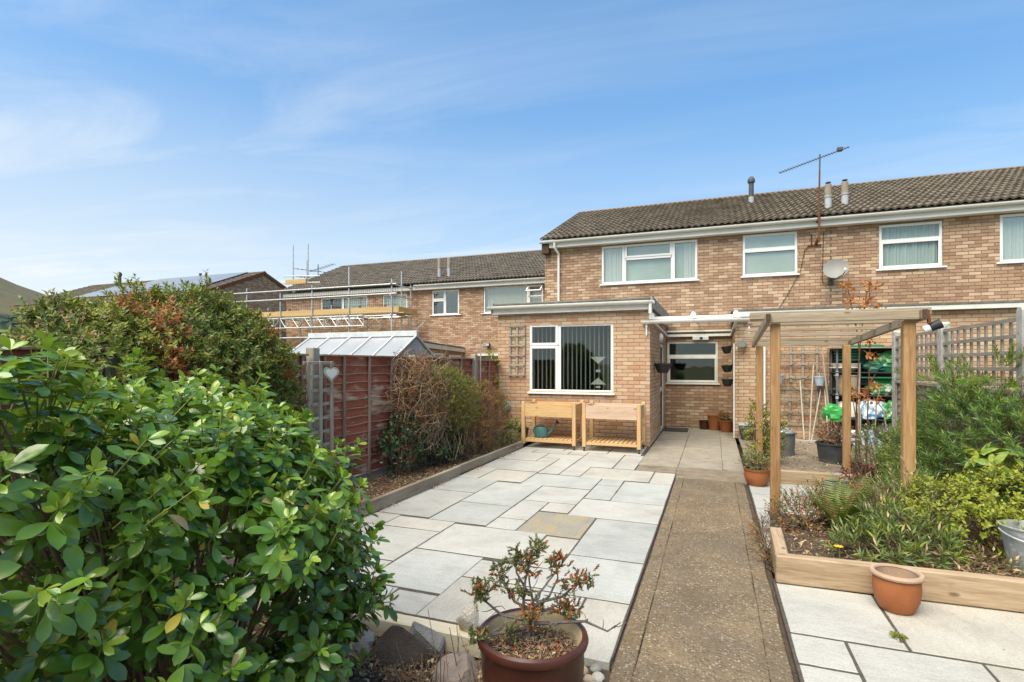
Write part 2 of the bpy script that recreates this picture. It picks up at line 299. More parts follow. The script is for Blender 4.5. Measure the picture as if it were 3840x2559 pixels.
leafmat('needle_dark', (0.032, 0.090, 0.018), (0.075, 0.155, 0.034), 0.5, 0.2, 3)
leafmat('lime', (0.22, 0.28, 0.025), (0.40, 0.43, 0.05), 0.5, 0.35, 6)
leafmat('sage', (0.110, 0.165, 0.042), (0.205, 0.260, 0.085), 0.55, 0.25, 6)
leafmat('sage_dark', (0.055, 0.105, 0.026), (0.115, 0.175, 0.05), 0.55, 0.25, 6)
leafmat('fern_green', (0.085, 0.135, 0.018), (0.17, 0.215, 0.035), 0.5, 0.3, 6)
leafmat('ivy', (0.010, 0.035, 0.018), (0.030, 0.070, 0.030), 0.4, 0.15, 6)
leafmat('burgundy', (0.075, 0.010, 0.018), (0.14, 0.02, 0.03), 0.5, 0.2, 6)
leafmat('variegated', (0.16, 0.28, 0.03), (0.46, 0.50, 0.12), 0.4, 0.3, 30)
leafmat('juniper_green', (0.085, 0.10, 0.035), (0.20, 0.195, 0.075), 0.7, 0.1, 12)
leafmat('petal_white', (0.65, 0.60, 0.55), (0.72, 0.68, 0.62), 0.6, 0.2)
leafmat('petal_yellow', (0.75, 0.42, 0.02), (0.80, 0.52, 0.04), 0.6, 0.2)
leafmat('petal_mauve', (0.45, 0.28, 0.42), (0.52, 0.36, 0.50), 0.6, 0.2)
mat('twig_brown', (0.10, 0.065, 0.04), (0.18, 0.125, 0.085), 0.9, 14)
mat('twig_tan', (0.27, 0.18, 0.105), (0.40, 0.29, 0.18), 0.9, 14)
mat('twig_grey', (0.075, 0.06, 0.052), (0.15, 0.125, 0.11), 0.9, 14)
mat('stem_green', (0.10, 0.14, 0.03), (0.18, 0.20, 0.05), 0.7, 12)
mat('cane_grey', (0.30, 0.26, 0.21), (0.42, 0.37, 0.30), 0.8, 14)

# exposed aggregate concrete path
m, nt, b, pos = newmat('path_aggregate')
big = nt.noise(pos, 2.2, 4, 0.6)
vo = nt.n('ShaderNodeTexVoronoi'); vo.inputs['Scale'].default_value = 62; nt.l(pos, vo.inputs['Vector'])
hs = nt.n('ShaderNodeSeparateColor'); nt.l(vo.outputs['Color'], hs.inputs[0])
base = nt.ramp(big, [(0.32, (0.129, 0.092, 0.053)), (0.5, (0.172, 0.125, 0.076)), (0.68, (0.234, 0.168, 0.098))])
st = nt.ramp(hs.outputs[0], [(0.0, (0.078, 0.055, 0.031)), (0.35, (0.156, 0.113, 0.069)), (0.65, (0.226, 0.168, 0.105)), (0.84, (0.325, 0.262, 0.185)), (0.96, (0.43, 0.375, 0.30))])
edge = nt.ramp(vo.outputs['Distance'], [(0.34, 1.0), (0.62, 0.0)])
col = nt.mix(nt.math('MULTIPLY', edge, nt.ramp(nt.noise(pos, 5, 3), [(0.30, 0.35), (0.6, 0.95)])), base, st)
lich = nt.noise(pos, 22, 3, 0.5)
lmask = nt.math('MULTIPLY', nt.ramp(lich, [(0.655, 0), (0.70, 1)]), nt.ramp(nt.noise(pos, 1.4, 2), [(0.48, 0), (0.62, 1)]))
col = nt.mix(nt.math('MULTIPLY', lmask, 0.85), col, (0.390, 0.374, 0.328))
wear = nt.noise(pos, 0.9, 5, 0.6, 0.6)
col = nt.mix(nt.math('MULTIPLY', nt.ramp(wear, [(0.42, 0), (0.62, 1)]), 0.45), col, (0.105, 0.092, 0.075))
col = nt.mix(nt.math('MULTIPLY', nt.ramp(nt.noise(pos, 2.6, 4, 0.6), [(0.58, 0), (0.74, 1)]), 0.5), col, (0.23, 0.165, 0.09))
nt.l(col, b.inputs['Base Color']); b.inputs['Roughness'].default_value = 0.9; b.inputs['Specular IOR Level'].default_value = 0.3
bp = nt.n('ShaderNodeBump'); bp.inputs['Strength'].default_value = 0.6; bp.inputs['Distance'].default_value = 0.008
nt.l(nt.math('ADD', edge, nt.noise(pos, 40, 4)), bp.inputs['Height']); nt.l(bp.outputs[0], b.inputs['Normal'])

# ------------------------------------------------------------------ helpers
WL = {}                                                   # world location of every object built
def reg(o, parent, loc):
    COL.objects.link(o)
    loc = Vector(loc)
    if parent is not None:
        o.parent = parent; o.location = loc - WL[parent]
    else: o.location = loc
    WL[o] = loc
    return o
def tag(o, label, cat, group=None, kind=None):
    if label: o['label'] = label
    if cat: o['category'] = cat
    if group: o['group'] = group
    if kind: o['kind'] = kind
    return o
def thing(name, label, cat, loc, group=None):
    return tag(reg(bpy.data.objects.new(name, None), None, loc), label, cat, group)
def struct(o): o['kind'] = 'structure'; return o
def stuff(o): o['kind'] = 'stuff'; return o
def mkmesh(name, V, F, mats, fmi=None, smooth=False):
    me = bpy.data.meshes.new(name); me.from_pydata([tuple(v) for v in V], [], F)
    for m_ in (mats if isinstance(mats, (list, tuple)) else [mats]): me.materials.append(M[m_] if isinstance(m_, str) else m_)
    if fmi is not None: me.polygons.foreach_set('material_index', fmi)
    if smooth: me.polygons.foreach_set('use_smooth', [True] * len(me.polygons))
    me.update(); return me
class MB:
    def __init__(s): s.v = []; s.f = []; s.m = []; s.cm = 0
    def add(s, V, F, flip=False):
        o = len(s.v); s.v += [Vector(q) for q in V]
        for f in F: s.f.append([o + i for i in (reversed(f) if flip else f)]); s.m.append(s.cm)
        return s
    def box(s, x0, x1, y0, y1, z0, z1, c=0.0, T=None):
        if c <= 0:
            V = [(x, y, z) for x in (x0, x1) for y in (y0, y1) for z in (z0, z1)]
            F = [(0, 1, 3, 2), (4, 6, 7, 5), (0, 4, 5, 1), (2, 3, 7, 6), (0, 2, 6, 4), (1, 5, 7, 3)]
        else:
            V = []; lo = (x0, y0, z0); hi = (x1, y1, z1); F = []
            for i in range(8):
                sg = [(i >> k) & 1 for k in (2, 1, 0)]
                for ax in range(3):
                    V.append([(hi[k] if sg[k] else lo[k]) if k == ax else ((hi[k] - c) if sg[k] else (lo[k] + c)) for k in range(3)])
            idx = lambda a, b_, d, ax: ((a << 2) | (b_ << 1) | d) * 3 + ax
            for sgn in (0, 1):
                F.append([idx(sgn, 0, 0, 0), idx(sgn, 0, 1, 0), idx(sgn, 1, 1, 0), idx(sgn, 1, 0, 0)][::(1 if sgn == 0 else -1)])
                F.append([idx(0, sgn, 0, 1), idx(1, sgn, 0, 1), idx(1, sgn, 1, 1), idx(0, sgn, 1, 1)][::(1 if sgn == 0 else -1)])
                F.append([idx(0, 0, sgn, 2), idx(0, 1, sgn, 2), idx(1, 1, sgn, 2), idx(1, 0, sgn, 2)][::(1 if sgn == 0 else -1)])
            for p in (0, 1):
                for q in (0, 1):
                    fl = (p == q)
                    def put(f): F.append(f if fl else f[::-1])
                    put([idx(p, q, 0, 0), idx(p, q, 1, 0), idx(p, q, 1, 1), idx(p, q, 0, 1)][::-1])
                    put([idx(p, 0, q, 0), idx(p, 1, q, 0), idx(p, 1, q, 2), idx(p, 0, q, 2)])
                    put([idx(0, p, q, 1), idx(1, p, q, 1), idx(1, p, q, 2), idx(0, p, q, 2)][::-1])
            for a in (0, 1):
                for b_ in (0, 1):
                    for d in (0, 1):
                        f = [idx(a, b_, d, 0), idx(a, b_, d, 1), idx(a, b_, d, 2)]
                        F.append(f if (a + b_ + d) % 2 else f[::-1])
        if T is not None: V = [T @ Vector(q) for q in V]
        return s.add(V, F)
    def bar(s, a, b, w, h=None, up=(0, 0, 1), c=0.0):
        a, b = Vector(a), Vector(b); h = h or w; d = (b - a); L = d.length; d.normalize()
        x = d.cross(Vector(up))
        if x.length < 1e-4: x = d.cross(Vector((1, 0, 0)))
        x.normalize(); z = x.cross(d)
        T = Matrix(((x.x, d.x, z.x, a.x), (x.y, d.y, z.y, a.y), (x.z, d.z, z.z, a.z), (0, 0, 0, 1)))
        return s.box(-w / 2, w / 2, 0, L, -h / 2, h / 2, c, T)
    def tube(s, pts, r, n=8, cap=True):
        pts = [Vector(p) for p in pts]; rs = r if isinstance(r, (list, tuple)) else [r] * len(pts)
        V = []; px = None
        for i, p in enumerate(pts):
            d = (pts[min(i + 1, len(pts) - 1)] - pts[max(i - 1, 0)])
            if d.length < 1e-9: d = Vector((0, 0, 1))
            d.normalize()
            if px is None:
                px = d.cross(Vector((0, 0, 1)))
                if px.length < 0.05: px = d.cross(Vector((1, 0, 0)))
            px = (px - d * px.dot(d)).normalized(); py = d.cross(px)
            for k in range(n):
                a = 2 * math.pi * k / n
                V.append(p + (px * math.cos(a) + py * math.sin(a)) * rs[i])
        F = []
        for i in range(len(pts) - 1):
            for k in range(n):
                F.append((i * n + k, i * n + (k + 1) % n, (i + 1) * n + (k + 1) % n, (i + 1) * n + k))
        if cap: F.append(tuple(range(n))[::-1]); F.append(tuple(range((len(pts) - 1) * n, len(pts) * n)))
        return s.add(V, F)
    def lathe(s, prof, c=(0, 0, 0), n=24, T=None, sx=1.0, sy=1.0, cap=''):
        V = []
        for r, z in prof:
            for k in range(n):
                a = 2 * math.pi * k / n; V.append((c[0] + r * sx * math.cos(a), c[1] + r * sy * math.sin(a), c[2] + z))
        F = []
        for i in range(len(prof) - 1):
            for k in range(n): F.append((i * n + k, i * n + (k + 1) % n, (i + 1) * n + (k + 1) % n, (i + 1) * n + k))
        if 'b' in cap: F.append(tuple(range(n))[::-1])
        if 't' in cap: F.append(tuple(range((len(prof) - 1) * n, len(prof) * n)))
        if T is not None: V = [T @ Vector(q) for q in V]
        return s.add(V, F)
    def prism(s, poly, axis, a0, a1):
        n = len(poly); V = []
        for a in (a0, a1):
            for p, q in poly: V.append({'x': (a, p, q), 'y': (p, a, q), 'z': (p, q, a)}[axis])
        F = [tuple(range(n)), tuple(range(n, 2 * n))[::-1]] + [(i, i + n, (i + 1) % n + n, (i + 1) % n) for i in range(n)]
        return s.add(V, F)
    def build(s, name, mats, parent=None, smooth=False, loc=None, rec=False):
        base = WL[parent] if parent is not None else Vector(loc or (0, 0, 0))
        me = mkmesh(name, [q - base for q in s.v], s.f, mats, s.m, smooth)
        if rec:
            bm = bmesh.new(); bm.from_mesh(me); bmesh.ops.recalc_face_normals(bm, faces=bm.faces); bm.to_mesh(me); bm.free()
        if smooth:
            try: me.set_sharp_from_angle(angle=R(40))
            except Exception: pass
        o = bpy.data.objects.new(name, me)
        return reg(o, parent, base)
def put(name, me, parent, loc, rot=None, scale=None):
    o = bpy.data.objects.new(name, me); reg(o, parent, loc)
    if rot is not None: o.rotation_euler = rot
    if scale is not None: o.scale = scale
    return o
def copy_tree(o, parent=None, loc=None):
    c = o.copy(); COL.objects.link(c); c.parent = parent
    for ch in list(o.children): copy_tree(ch, c)
    if loc is not None: c.location = loc
    WL[c] = Vector(c.location)
    return c
def pxsize(p):                                            # nearness as seen from the camera
    p = Vector(p) - Vector((0, 0, 1.6)); d = -p.x * math.sin(YAW) + p.y * math.cos(YAW); xc = p.x * math.cos(YAW) + p.y * math.sin(YAW)
    if d < 0.3: return 0
    u = xc / d; v = p.z / d
    return 0 if abs(u) > 0.985 or v > 0.70 or v < -0.62 else 1 / d
# numpy scatter of one template over many frames
def frames(o, d, n):
    d = d / np.maximum(np.linalg.norm(d, axis=1, keepdims=True), 1e-9)
    x = np.cross(d, n); l = np.linalg.norm(x, axis=1, keepdims=True); bad = l[:, 0] < 1e-4
    if bad.any(): x[bad] = np.cross(d[bad], np.array([1.0, 0.13, 0.2])); l = np.linalg.norm(x, axis=1, keepdims=True)
    x = x / np.maximum(l, 1e-9); z = np.cross(x, d)
    return np.stack([x, d, z], axis=2)                    # columns
def scatter(name, tpl, o, Rm, sc, mats, mi=None, parent=None, smooth=True, loc=None):
    TV, TF = tpl; TV = np.asarray(TV, float); n = len(o); sc = np.asarray(sc, float)
    if sc.ndim == 1: sc = np.repeat(sc[:, None], 3, 1)
    base = np.array(WL[parent] if parent is not None else Vector(loc or (0, 0, 0)))
    V = np.einsum('nij,nkj->nki', Rm, TV[None] * sc[:, None, :]) + (o - base)[:, None, :]
    nv = len(TV); ls = np.array([len(f) for f in TF]); lf = np.concatenate([np.array(f) for f in TF])
    loops = (lf[None] + (np.arange(n) * nv)[:, None]).ravel(); tot = np.tile(ls, n)
    st_ = np.concatenate([[0], np.cumsum(tot)[:-1]])
    me = bpy.data.meshes.new(name); me.vertices.add(n * nv); me.vertices.foreach_set('co', V.astype(np.float32).ravel())
    me.loops.add(len(loops)); me.loops.foreach_set('vertex_index', loops.astype(np.int32))
    me.polygons.add(len(tot)); me.polygons.foreach_set('loop_start', st_.astype(np.int32)); me.polygons.foreach_set('loop_total', tot.astype(np.int32))
    for m_ in mats: me.materials.append(M[m_])
    if mi is not None: me.polygons.foreach_set('material_index', np.repeat(np.asarray(mi, np.int32), len(TF)))
    me.polygons.foreach_set('use_smooth', np.full(len(tot), smooth))
    me.update(calc_edges=True); me.validate()
    return reg(bpy.data.objects.new(name, me), parent, base)
def leaf_tpl(width=0.42, segs=4, fold=0.18, droop=0.25, tip=0.5, wave=0.0):
    """unit leaf along +Y, upper side +Z; midrib row plus two margins"""
    V = []; F = []
    for i in range(segs + 1):
        t = i / segs
        w = width * 0.5 * (math.sin(math.pi * min(1, t ** tip)) ** (0.8 if tip < 1.3 else 0.62) if 0 < t < 1 else 0.02)
        z = -droop * t * t
        V += [(-w, t, z + fold * w + wave * math.sin(t * 9)), (0, t, z), (w, t, z + fold * w - wave * math.sin(t * 9))]
    for i in range(segs):
        a = i * 3; F += [(a, a + 1, a + 4, a + 3), (a + 1, a + 2, a + 5, a + 4)]
    return V, F
def tri_leaf(width=0.4, fold=0.12):
    return [(0, 0, 0), (-width / 2, 0.45, fold * width), (0, 1, -0.1), (width / 2, 0.45, fold * width), (0, 0.5, 0)], [(0, 4, 2, 1), (0, 3, 2, 4)]
def segs_mesh(name, A, B, r0, r1, mats, parent=None, loc=None, n=3, mi=None):
    A = np.asarray(A, float); B = np.asarray(B, float); N = len(A)
    r0 = np.broadcast_to(np.asarray(r0, float), (N,)); r1 = np.broadcast_to(np.asarray(r1, float), (N,))
    d = B - A; L = np.linalg.norm(d, axis=1); Rm = frames(A, d, np.tile(np.array([0.1, 0.05, 1.0]), (N, 1)))
    ang = np.arange(n) * 2 * np.pi / n
    base = np.array(WL[parent] if parent is not None else Vector(loc or (0, 0, 0)))
    ring = np.stack([np.cos(ang), np.zeros(n), np.sin(ang)], 1)
    V0 = np.einsum('nij,kj->nki', Rm, ring) * r0[:, None, None] + (A - base)[:, None]
    V1 = np.einsum('nij,kj->nki', Rm, ring) * r1[:, None, None] + (B - base)[:, None]
    V = np.concatenate([V0, V1], 1)
    TF = np.array([[k, (k + 1) % n, n + (k + 1) % n, n + k] for k in range(n)])
    loops = (TF[None] + (np.arange(N) * 2 * n)[:, None, None]).ravel()
    me = bpy.data.meshes.new(name); me.vertices.add(N * 2 * n); me.vertices.foreach_set('co', V.astype(np.float32).ravel())
    me.loops.add(len(loops)); me.loops.foreach_set('vertex_index', loops.astype(np.int32)); P = N * n
    me.polygons.add(P); me.polygons.foreach_set('loop_start', np.arange(P, dtype=np.int32) * 4); me.polygons.foreach_set('loop_total', np.full(P, 4, np.int32))
    for m_ in (mats if isinstance(mats, (list, tuple)) else [mats]): me.materials.append(M[m_])
    if mi is not None: me.polygons.foreach_set('material_index', np.repeat(np.asarray(mi, np.int32), n))
    me.polygons.foreach_set('use_smooth', np.full(P, True)); me.update(calc_edges=True)
    o = reg(bpy.data.objects.new(name, me), parent, base)
    if parent is not None: o['kind'] = 'stuff'
    return o
def unit(v): return v / np.maximum(np.linalg.norm(v, axis=-1, keepdims=True), 1e-9)
# ------------------------------------------------------------------ ground, patio, paths, beds
rng = np.random.default_rng(7); rnd = random.Random(11)
def nz(x, y, s=1.0, k=0):
    return (math.sin(x * 3.1 * s + k) * math.cos(y * 2.7 * s - k) + 0.5 * math.sin(x * 7.3 * s - 1.3 + k) * math.cos(y * 6.1 * s + 0.7) + 0.25 * math.sin(x * 17 * s + y * 13 * s + k))
g = MB(); g.add([(-3000, -600, -0.16), (3000, -600, -0.16), (3000, 4000, -0.16), (-3000, 4000, -0.16)], [(0, 1, 2, 3)])
struct(g.build('ground', 'lawn'))
def sheet(name, x0, x1, y0, y1, z, amp, mt, step=0.12, k=0, sc=1.0, edge=0.0):
    nx = max(2, int((x1 - x0) / step)); ny = max(2, int((y1 - y0) / step)); V = []; F = []
    for j in range(ny + 1):
        for i in range(nx + 1):
            x = x0 + (x1 - x0) * i / nx; y = y0 + (y1 - y0) * j / ny
            V.append((x, y, z + amp * nz(x, y, sc, k)))
    for j in range(ny):
        for i in range(nx):
            a = j * (nx + 1) + i; F.append((a, a + 1, a + nx + 2, a + nx + 1))
    m_ = MB(); m_.add(V, F); return struct(m_.build(name, mt, smooth=True))
sheet('left_bed_soil', -4.9, -3.46, 2.0, 10.7, 0.06, 0.02, 'soil', k=1, sc=1.5)
sheet('front_bed_soil', -4.9, -0.53, -0.6, 2.80, -0.13, 0.018, 'soil', k=2, sc=1.6)
sheet('yard_soil', -5.2, 3.2, -1.0, 12.5, -0.15, 0.004, 'soil', step=0.5)
sheet('pebble_bed_soil', -0.74, -0.506, 2.30, 2.86, -0.045, 0.006, 'soil', k=7)
sheet('raised_bed_soil', 0.50, 3.1, 4.40, 5.9, 0.12, 0.018, 'soil', k=3, sc=1.6)
sheet('side_bed_soil', 1.76, 3.1, 5.9, 9.2, 0.118, 0.02, 'soil', k=4, sc=1.6)
sheet('back_bed_soil', 0.47, 3.1, 8.06, 12.44, 0.10, 0.012, 'soil_dry', k=5, sc=1.3)

a_, b_, c_, d_, e_, f_, g_, h_, i_, j_ = -3.42, -3.10, -2.775, -2.435, -2.11, -1.785, -1.46, -1.14, -0.817, -0.515
SL = [(-3.10, e_ + 0.01, 2.95, 3.28), (e_ + 0.01, f_ + 0.01, 2.95, 3.26), (d_, f_ + 0.01, 3.28, 4.04), (-3.42, d_, 3.30, 3.70), (-3.42, d_, 3.70, 4.50), (-3.42, -3.10, 2.95, 3.30),
 (d_, g_, 4.04, 4.80), (g_, h_, 3.99, 4.75), (f_, h_, 3.62, 3.99), (f_, h_, 2.95, 3.62), (h_, j_, 4.36, 5.48), (h_, j_, 3.59, 4.36), (h_, i_, 2.88, 3.59), (i_, j_, 2.84, 3.59),
 (e_, f_, 4.80, 5.155), (e_, f_, 5.155, 5.92), (f_, g_, 5.54, 5.92), (g_, j_, 5.48, 6.23), (c_, e_, 4.84, 5.60), (a_, c_, 4.88, 6.03), (b_, d_, 4.50, 4.84), (a_, b_, 4.50, 4.88),
 (c_, e_, 5.60, 6.72), (a_, c_, 6.03, 6.82), (a_, b_, 6.82, 7.55), (b_, d_, 6.78, 7.50), (d_, g_, 6.70, 7.43), (e_, g_, 5.92, 6.68), (a_, d_, 7.53, 8.36), (g_, h_, 6.25, 7.01), (g_, h_, 7.01, 7.39),
 (h_, j_, 6.23, 7.34), (f_, i_, 7.39, 8.16), (i_, j_, 7.34, 8.12), (d_, e_, 7.47, 8.70), (e_, f_, 7.45, 8.23), (e_, g_, 8.20, 9.48), (g_, h_ + 0.02, 8.18, 9.46), (a_, c_ + 0.02, 8.38, 9.17), (c_ + 0.02, d_, 8.36, 8.68),
 (c_ + 0.02, e_, 8.70, 9.17), (a_, b_, 9.17, 9.50), (b_, d_, 9.19, 9.50), (d_, e_, 9.19, 9.50), (a_, -2.60, 9.50, 10.1), (-2.60, f_, 9.50, 10.1), (f_, -1.19, 9.48, 10.1), (a_, -2.9, 10.1, 10.56), (-2.9, f_ - .2, 10.1, 10.56), (f_ - .2, -1.2, 10.1, 10.56)]
pb = MB(); pb.box(-3.44, -0.514, 2.90, 8.17, -0.10, -0.0045); pb.box(-3.44, -1.14, 8.17, 10.57, -0.10, -0.0047)
patio = struct(pb.build('patio', 'joint'))
def slab(x0, x1, y0, y1, parent, mt, z=0.0, name='slab', gap=0.0085):
    m_ = MB(); c = 0.003; j = lambda: rnd.uniform(-0.0025, 0.0025)
    x0 += gap + j(); x1 -= gap + j(); y0 += gap * 1.5 + j(); y1 -= gap * 1.5 + j(); n = 5; P = []
    for (ax, ay), (bx, by) in (((x0, y0), (x1, y0)), ((x1, y0), (x1, y1)), ((x1, y1), (x0, y1)), ((x0, y1), (x0, y0))):
        for q in range(n):
            t = q / n; P.append((ax + (bx - ax) * t + (j() if q else 0), ay + (by - ay) * t + (j() if q else 0)))
    tx = rnd.uniform(-0.003, 0.003); ty = rnd.uniform(-0.002, 0.002); mx, my = (x0 + x1) / 2, (y0 + y1) / 2; N = len(P)
    top = [(mx + (x - mx) * (1 - c / (x1 - x0) * 2), my + (y - my) * (1 - c / (y1 - y0) * 2), z + tx * (x - mx) + ty * (y - my)) for x, y in P]
    mid = [(x, y, z - c + tx * (x - mx) + ty * (y - my)) for x, y in P]; low = [(x, y, z - 0.045) for x, y in P]
    m_.add(top + mid + low, [tuple(range(N))] + [(r * N + i, (r + 1) * N + i, (r + 1) * N + (i + 1) % N, r * N + (i + 1) % N) for r in (0, 1) for i in range(N)])
    return m_.build(name, mt, parent)
for k, (x0, x1, y0, y1) in enumerate(SL):
    mt = 'slab_yellow' if (abs(x0 - f_) < .01 and abs(y0 - 4.77) < .1 and x1 == h_) else rnd.choice(['slab_grey', 'slab_grey', 'slab_warm', 'slab_cool', 'slab_warm'])
    slab(x0, x1, y0, y1, patio, mt)
slab(f_, h_, 4.77, 5.52, patio, 'slab_yellow')
pr = MB(); pr.box(0.41, 2.81, 0.6, 4.41, -0.10, -0.0045); side = struct(pr.build('side_patio', 'joint'))
for x0, x1, y0, y1 in [(.42, 1.03, 3.555, 4.34), (1.03, 1.98, 3.555, 4.37), (1.98, 2.8, 3.555, 4.40), (.42, .712, 3.205, 3.555), (.42, .712, 2.4, 3.205), (.712, 1.345, 2.6, 3.555), (1.345, 2.0, 2.9, 3.555), (2.0, 2.8, 2.6, 3.555), (2.0, 2.8, 1.7, 2.6), (.42, 1.0, .7, 1.7), (1.0, 2.0, .7, 1.7), (2.0, 2.8, .7, 1.7), (1.345, 2.0, 1.7, 2.0), (.712, 1.345, 1.7, 2.6), (1.345, 2.0, 2.0, 2.9), (.42, .712, 1.7, 2.4)]:
    slab(x0, x1, y0, y1, side, rnd.choice(['slab_grey', 'slab_cool', 'slab_warm', 'slab_grey']))
pp = MB(); pp.box(0.425, 1.72, 5.10, 7.96, -0.10, -0.0045); perg_patio = struct(pp.build('pergola_patio', 'joint'))
for x0, x1, y0, y1 in [(.43, 1.2, 7.23, 7.95), (1.2, 1.70, 7.23, 7.95), (.43, .80, 6.50, 7.23), (.80, 1.70, 6.50, 7.23), (.43, 1.05, 5.8, 6.50), (1.05, 1.70, 5.8, 6.50), (.43, 1.05, 5.12, 5.8), (1.05, 1.70, 5.12, 5.8)]:
    slab(x0, x1, y0, y1, perg_patio, rnd.choice(['slab_grey', 'slab_cool', 'slab_grey']))
# concrete path: middle pour and two later edge strips with a thin line between
def strip(x0, x1, y0, y1, z, mt, parent, name, wob=0.004):
    n = 40; V = []; F = []
    for i in range(n + 1):
        y = y0 + (y1 - y0) * i / n; a = rnd.uniform(-wob, wob); b = rnd.uniform(-wob, wob)
        V += [(x0 + a, y, z - 0.14), (x0 + a, y, z - 0.006), (x0 + a + 0.005, y, z), (x1 + b - 0.005, y, z), (x1 + b, y, z - 0.006), (x1 + b, y, z - 0.14)]
    for i in range(n):
        for k in range(5): q = i * 6 + k; F.append((q, q + 1, q + 7, q + 6))
    F += [(0, 1, 2, 3, 4, 5), tuple(range(n * 6, n * 6 + 6))[::-1]]
    m_ = MB(); m_.add(V, [f[::-1] for f in F]); return m_.build(name, mt, parent, rec=True)
gf = MB(); gf.box(-0.516, -0.500, 2.84, 8.0, -0.12, -0.026); gf.box(0.384, 0.424, 1.7, 7.9, -0.12, -0.040); gf.build('gap_fill', 'soil', patio)
path = struct(strip(-0.392, 0.272, 0.6, 7.90, -0.016, 'path_aggregate', None, 'path'))
strip(-0.502, -0.3925, 0.6, 7.93, -0.0175, 'path_aggregate', path, 'edge_strip')
strip(0.2725, 0.385, 0.6, 7.90, -0.018, 'path_aggregate', path, 'edge_strip')
fl = MB(); fl.box(-1.16, 0.44, 8.17, 14.29, -0.12, -0.030); fl.box(-0.50, 0.44, 7.91, 8.165, -0.12, -0.0305)
paving = struct(fl.build('porch_paving', 'concrete_flag'))
mb = MB(); mb.box(-1.12, -0.53, 8.18, 8.66, -0.06, -0.016, 0.006); mb.build('mortar_strip', 'soil_dry', paving)
mb = MB(); mb.box(-0.52, 0.42, 7.92, 8.72, -0.06, -0.018, 0.006); mb.build('mortar_strip', 'soil_dry', paving)
ys = [8.70, 9.60, 10.62, 11.62, 12.66, 13.72, 14.28]
for k in range(6):
    for x0, x1 in ((-1.14, -0.525), (-0.525, 0.13), (0.13, 0.435)):
        slab(x0, x1, ys[k], ys[k + 1], paving, 'concrete_flag', -0.008, 'flagstone', 0.005)

# ------------------------------------------------------------------ houses
def brick_rects(u0, u1, z0, z1, ops):
    out = []
    for k in range(int(math.floor(z0 / .075)), int(math.ceil(z1 / .075))):
        zb = max(z0, k * .075 + .005); zt = min(z1, (k + 1) * .075 - .005)
        if zt - zb < .025: continue
        off = (k % 2) * .1125; n0 = int(math.floor((u0 - off) / .225)); n1 = int(math.ceil((u1 - off) / .225))
        for n in range(n0, n1):
            segs = [(max(u0, n * .225 + off + .005), min(u1, (n + 1) * .225 + off - .005))]
            for (o0, o1, p0, p1) in ops:
                if min(zt, p1) - max(zb, p0) > 0.03:
                    new = []
                    for s0, s1 in segs:
                        if s1 <= o0 or s0 >= o1: new.append((s0, s1)); continue
                        if s0 < o0: new.append((s0, o0 - .002))
                        if s1 > o1: new.append((o1 + .002, s1))
                    segs = new
            for s0, s1 in segs:
                if s1 - s0 > .03: out.append((s0, s1, zb, zt))
    return out
BR = {}                                                    # house -> list of brick candidates
def wall(house, name, axis, plane, out, a0, a1, z0, z1, ops, bmat, mort='mortar', zones=None, thick=0.12, proud=0.007):
    """axis: direction the wall runs; out: sign of its outward normal; ops: openings (a0,a1,z0,z1); zones: where bricks are laid"""
    xs = sorted({a0, a1, *[o[0] for o in ops], *[o[1] for o in ops]}); zs = sorted({z0, z1, *[o[2] for o in ops], *[o[3] for o in ops]})
    xs = [x for x in xs if a0 <= x <= a1]; zs = [z for z in zs if z0 <= z <= z1]; m_ = MB()
    for i in range(len(xs) - 1):
        for j in range(len(zs) - 1):
            cx_, cz_ = (xs[i] + xs[i + 1]) / 2, (zs[j] + zs[j + 1]) / 2
            if any(o[0] < cx_ < o[1] and o[2] < cz_ < o[3] for o in ops): continue
            p0, p1 = sorted((plane, plane - out * thick))
            if axis == 'x': m_.box(xs[i], xs[i + 1], p0, p1, zs[j], zs[j + 1])
            else: m_.box(p0, p1, xs[i], xs[i + 1], zs[j], zs[j + 1])
    w_ = m_.build(name, mort, house)
    face = plane + out * proud; L = BR.setdefault(house, [])
    for (q0, q1, q2, q3) in (zones or [(a0, a1, z0, z1)]):
        for (s0, s1, zb, zt) in brick_rects(q0 + face, q1 + face, q2, q3, [(o[0] + face, o[1] + face, o[2], o[3]) for o in ops]):
            L.append((w_, axis, out, plane, proud, s0 - face, s1 - face, zb, zt, bmat))
    return w_
BCACHE = {}
def brick_geo(axis, out, proud, w, h):
    c = 0.004; hw, hh = w / 2, h / 2
    V = [(-hw, 0, -hh), (hw, 0, -hh), (hw, 0, hh), (-hw, 0, hh), (-hw + c, proud, -hh + c), (hw - c, proud, -hh + c), (hw - c, proud, hh - c), (-hw + c, proud, hh - c)]
    F = [(4, 5, 6, 7), (0, 1, 5, 4), (1, 2, 6, 5), (2, 3, 7, 6), (3, 0, 4, 7)]
    if axis == 'x': V = [(x, out * y, z) for x, y, z in V]; fl_ = out > 0
    else: V = [(out * y, x, z) for x, y, z in V]; fl_ = out < 0
    if fl_: F = [f[::-1] for f in F]
    return V, F
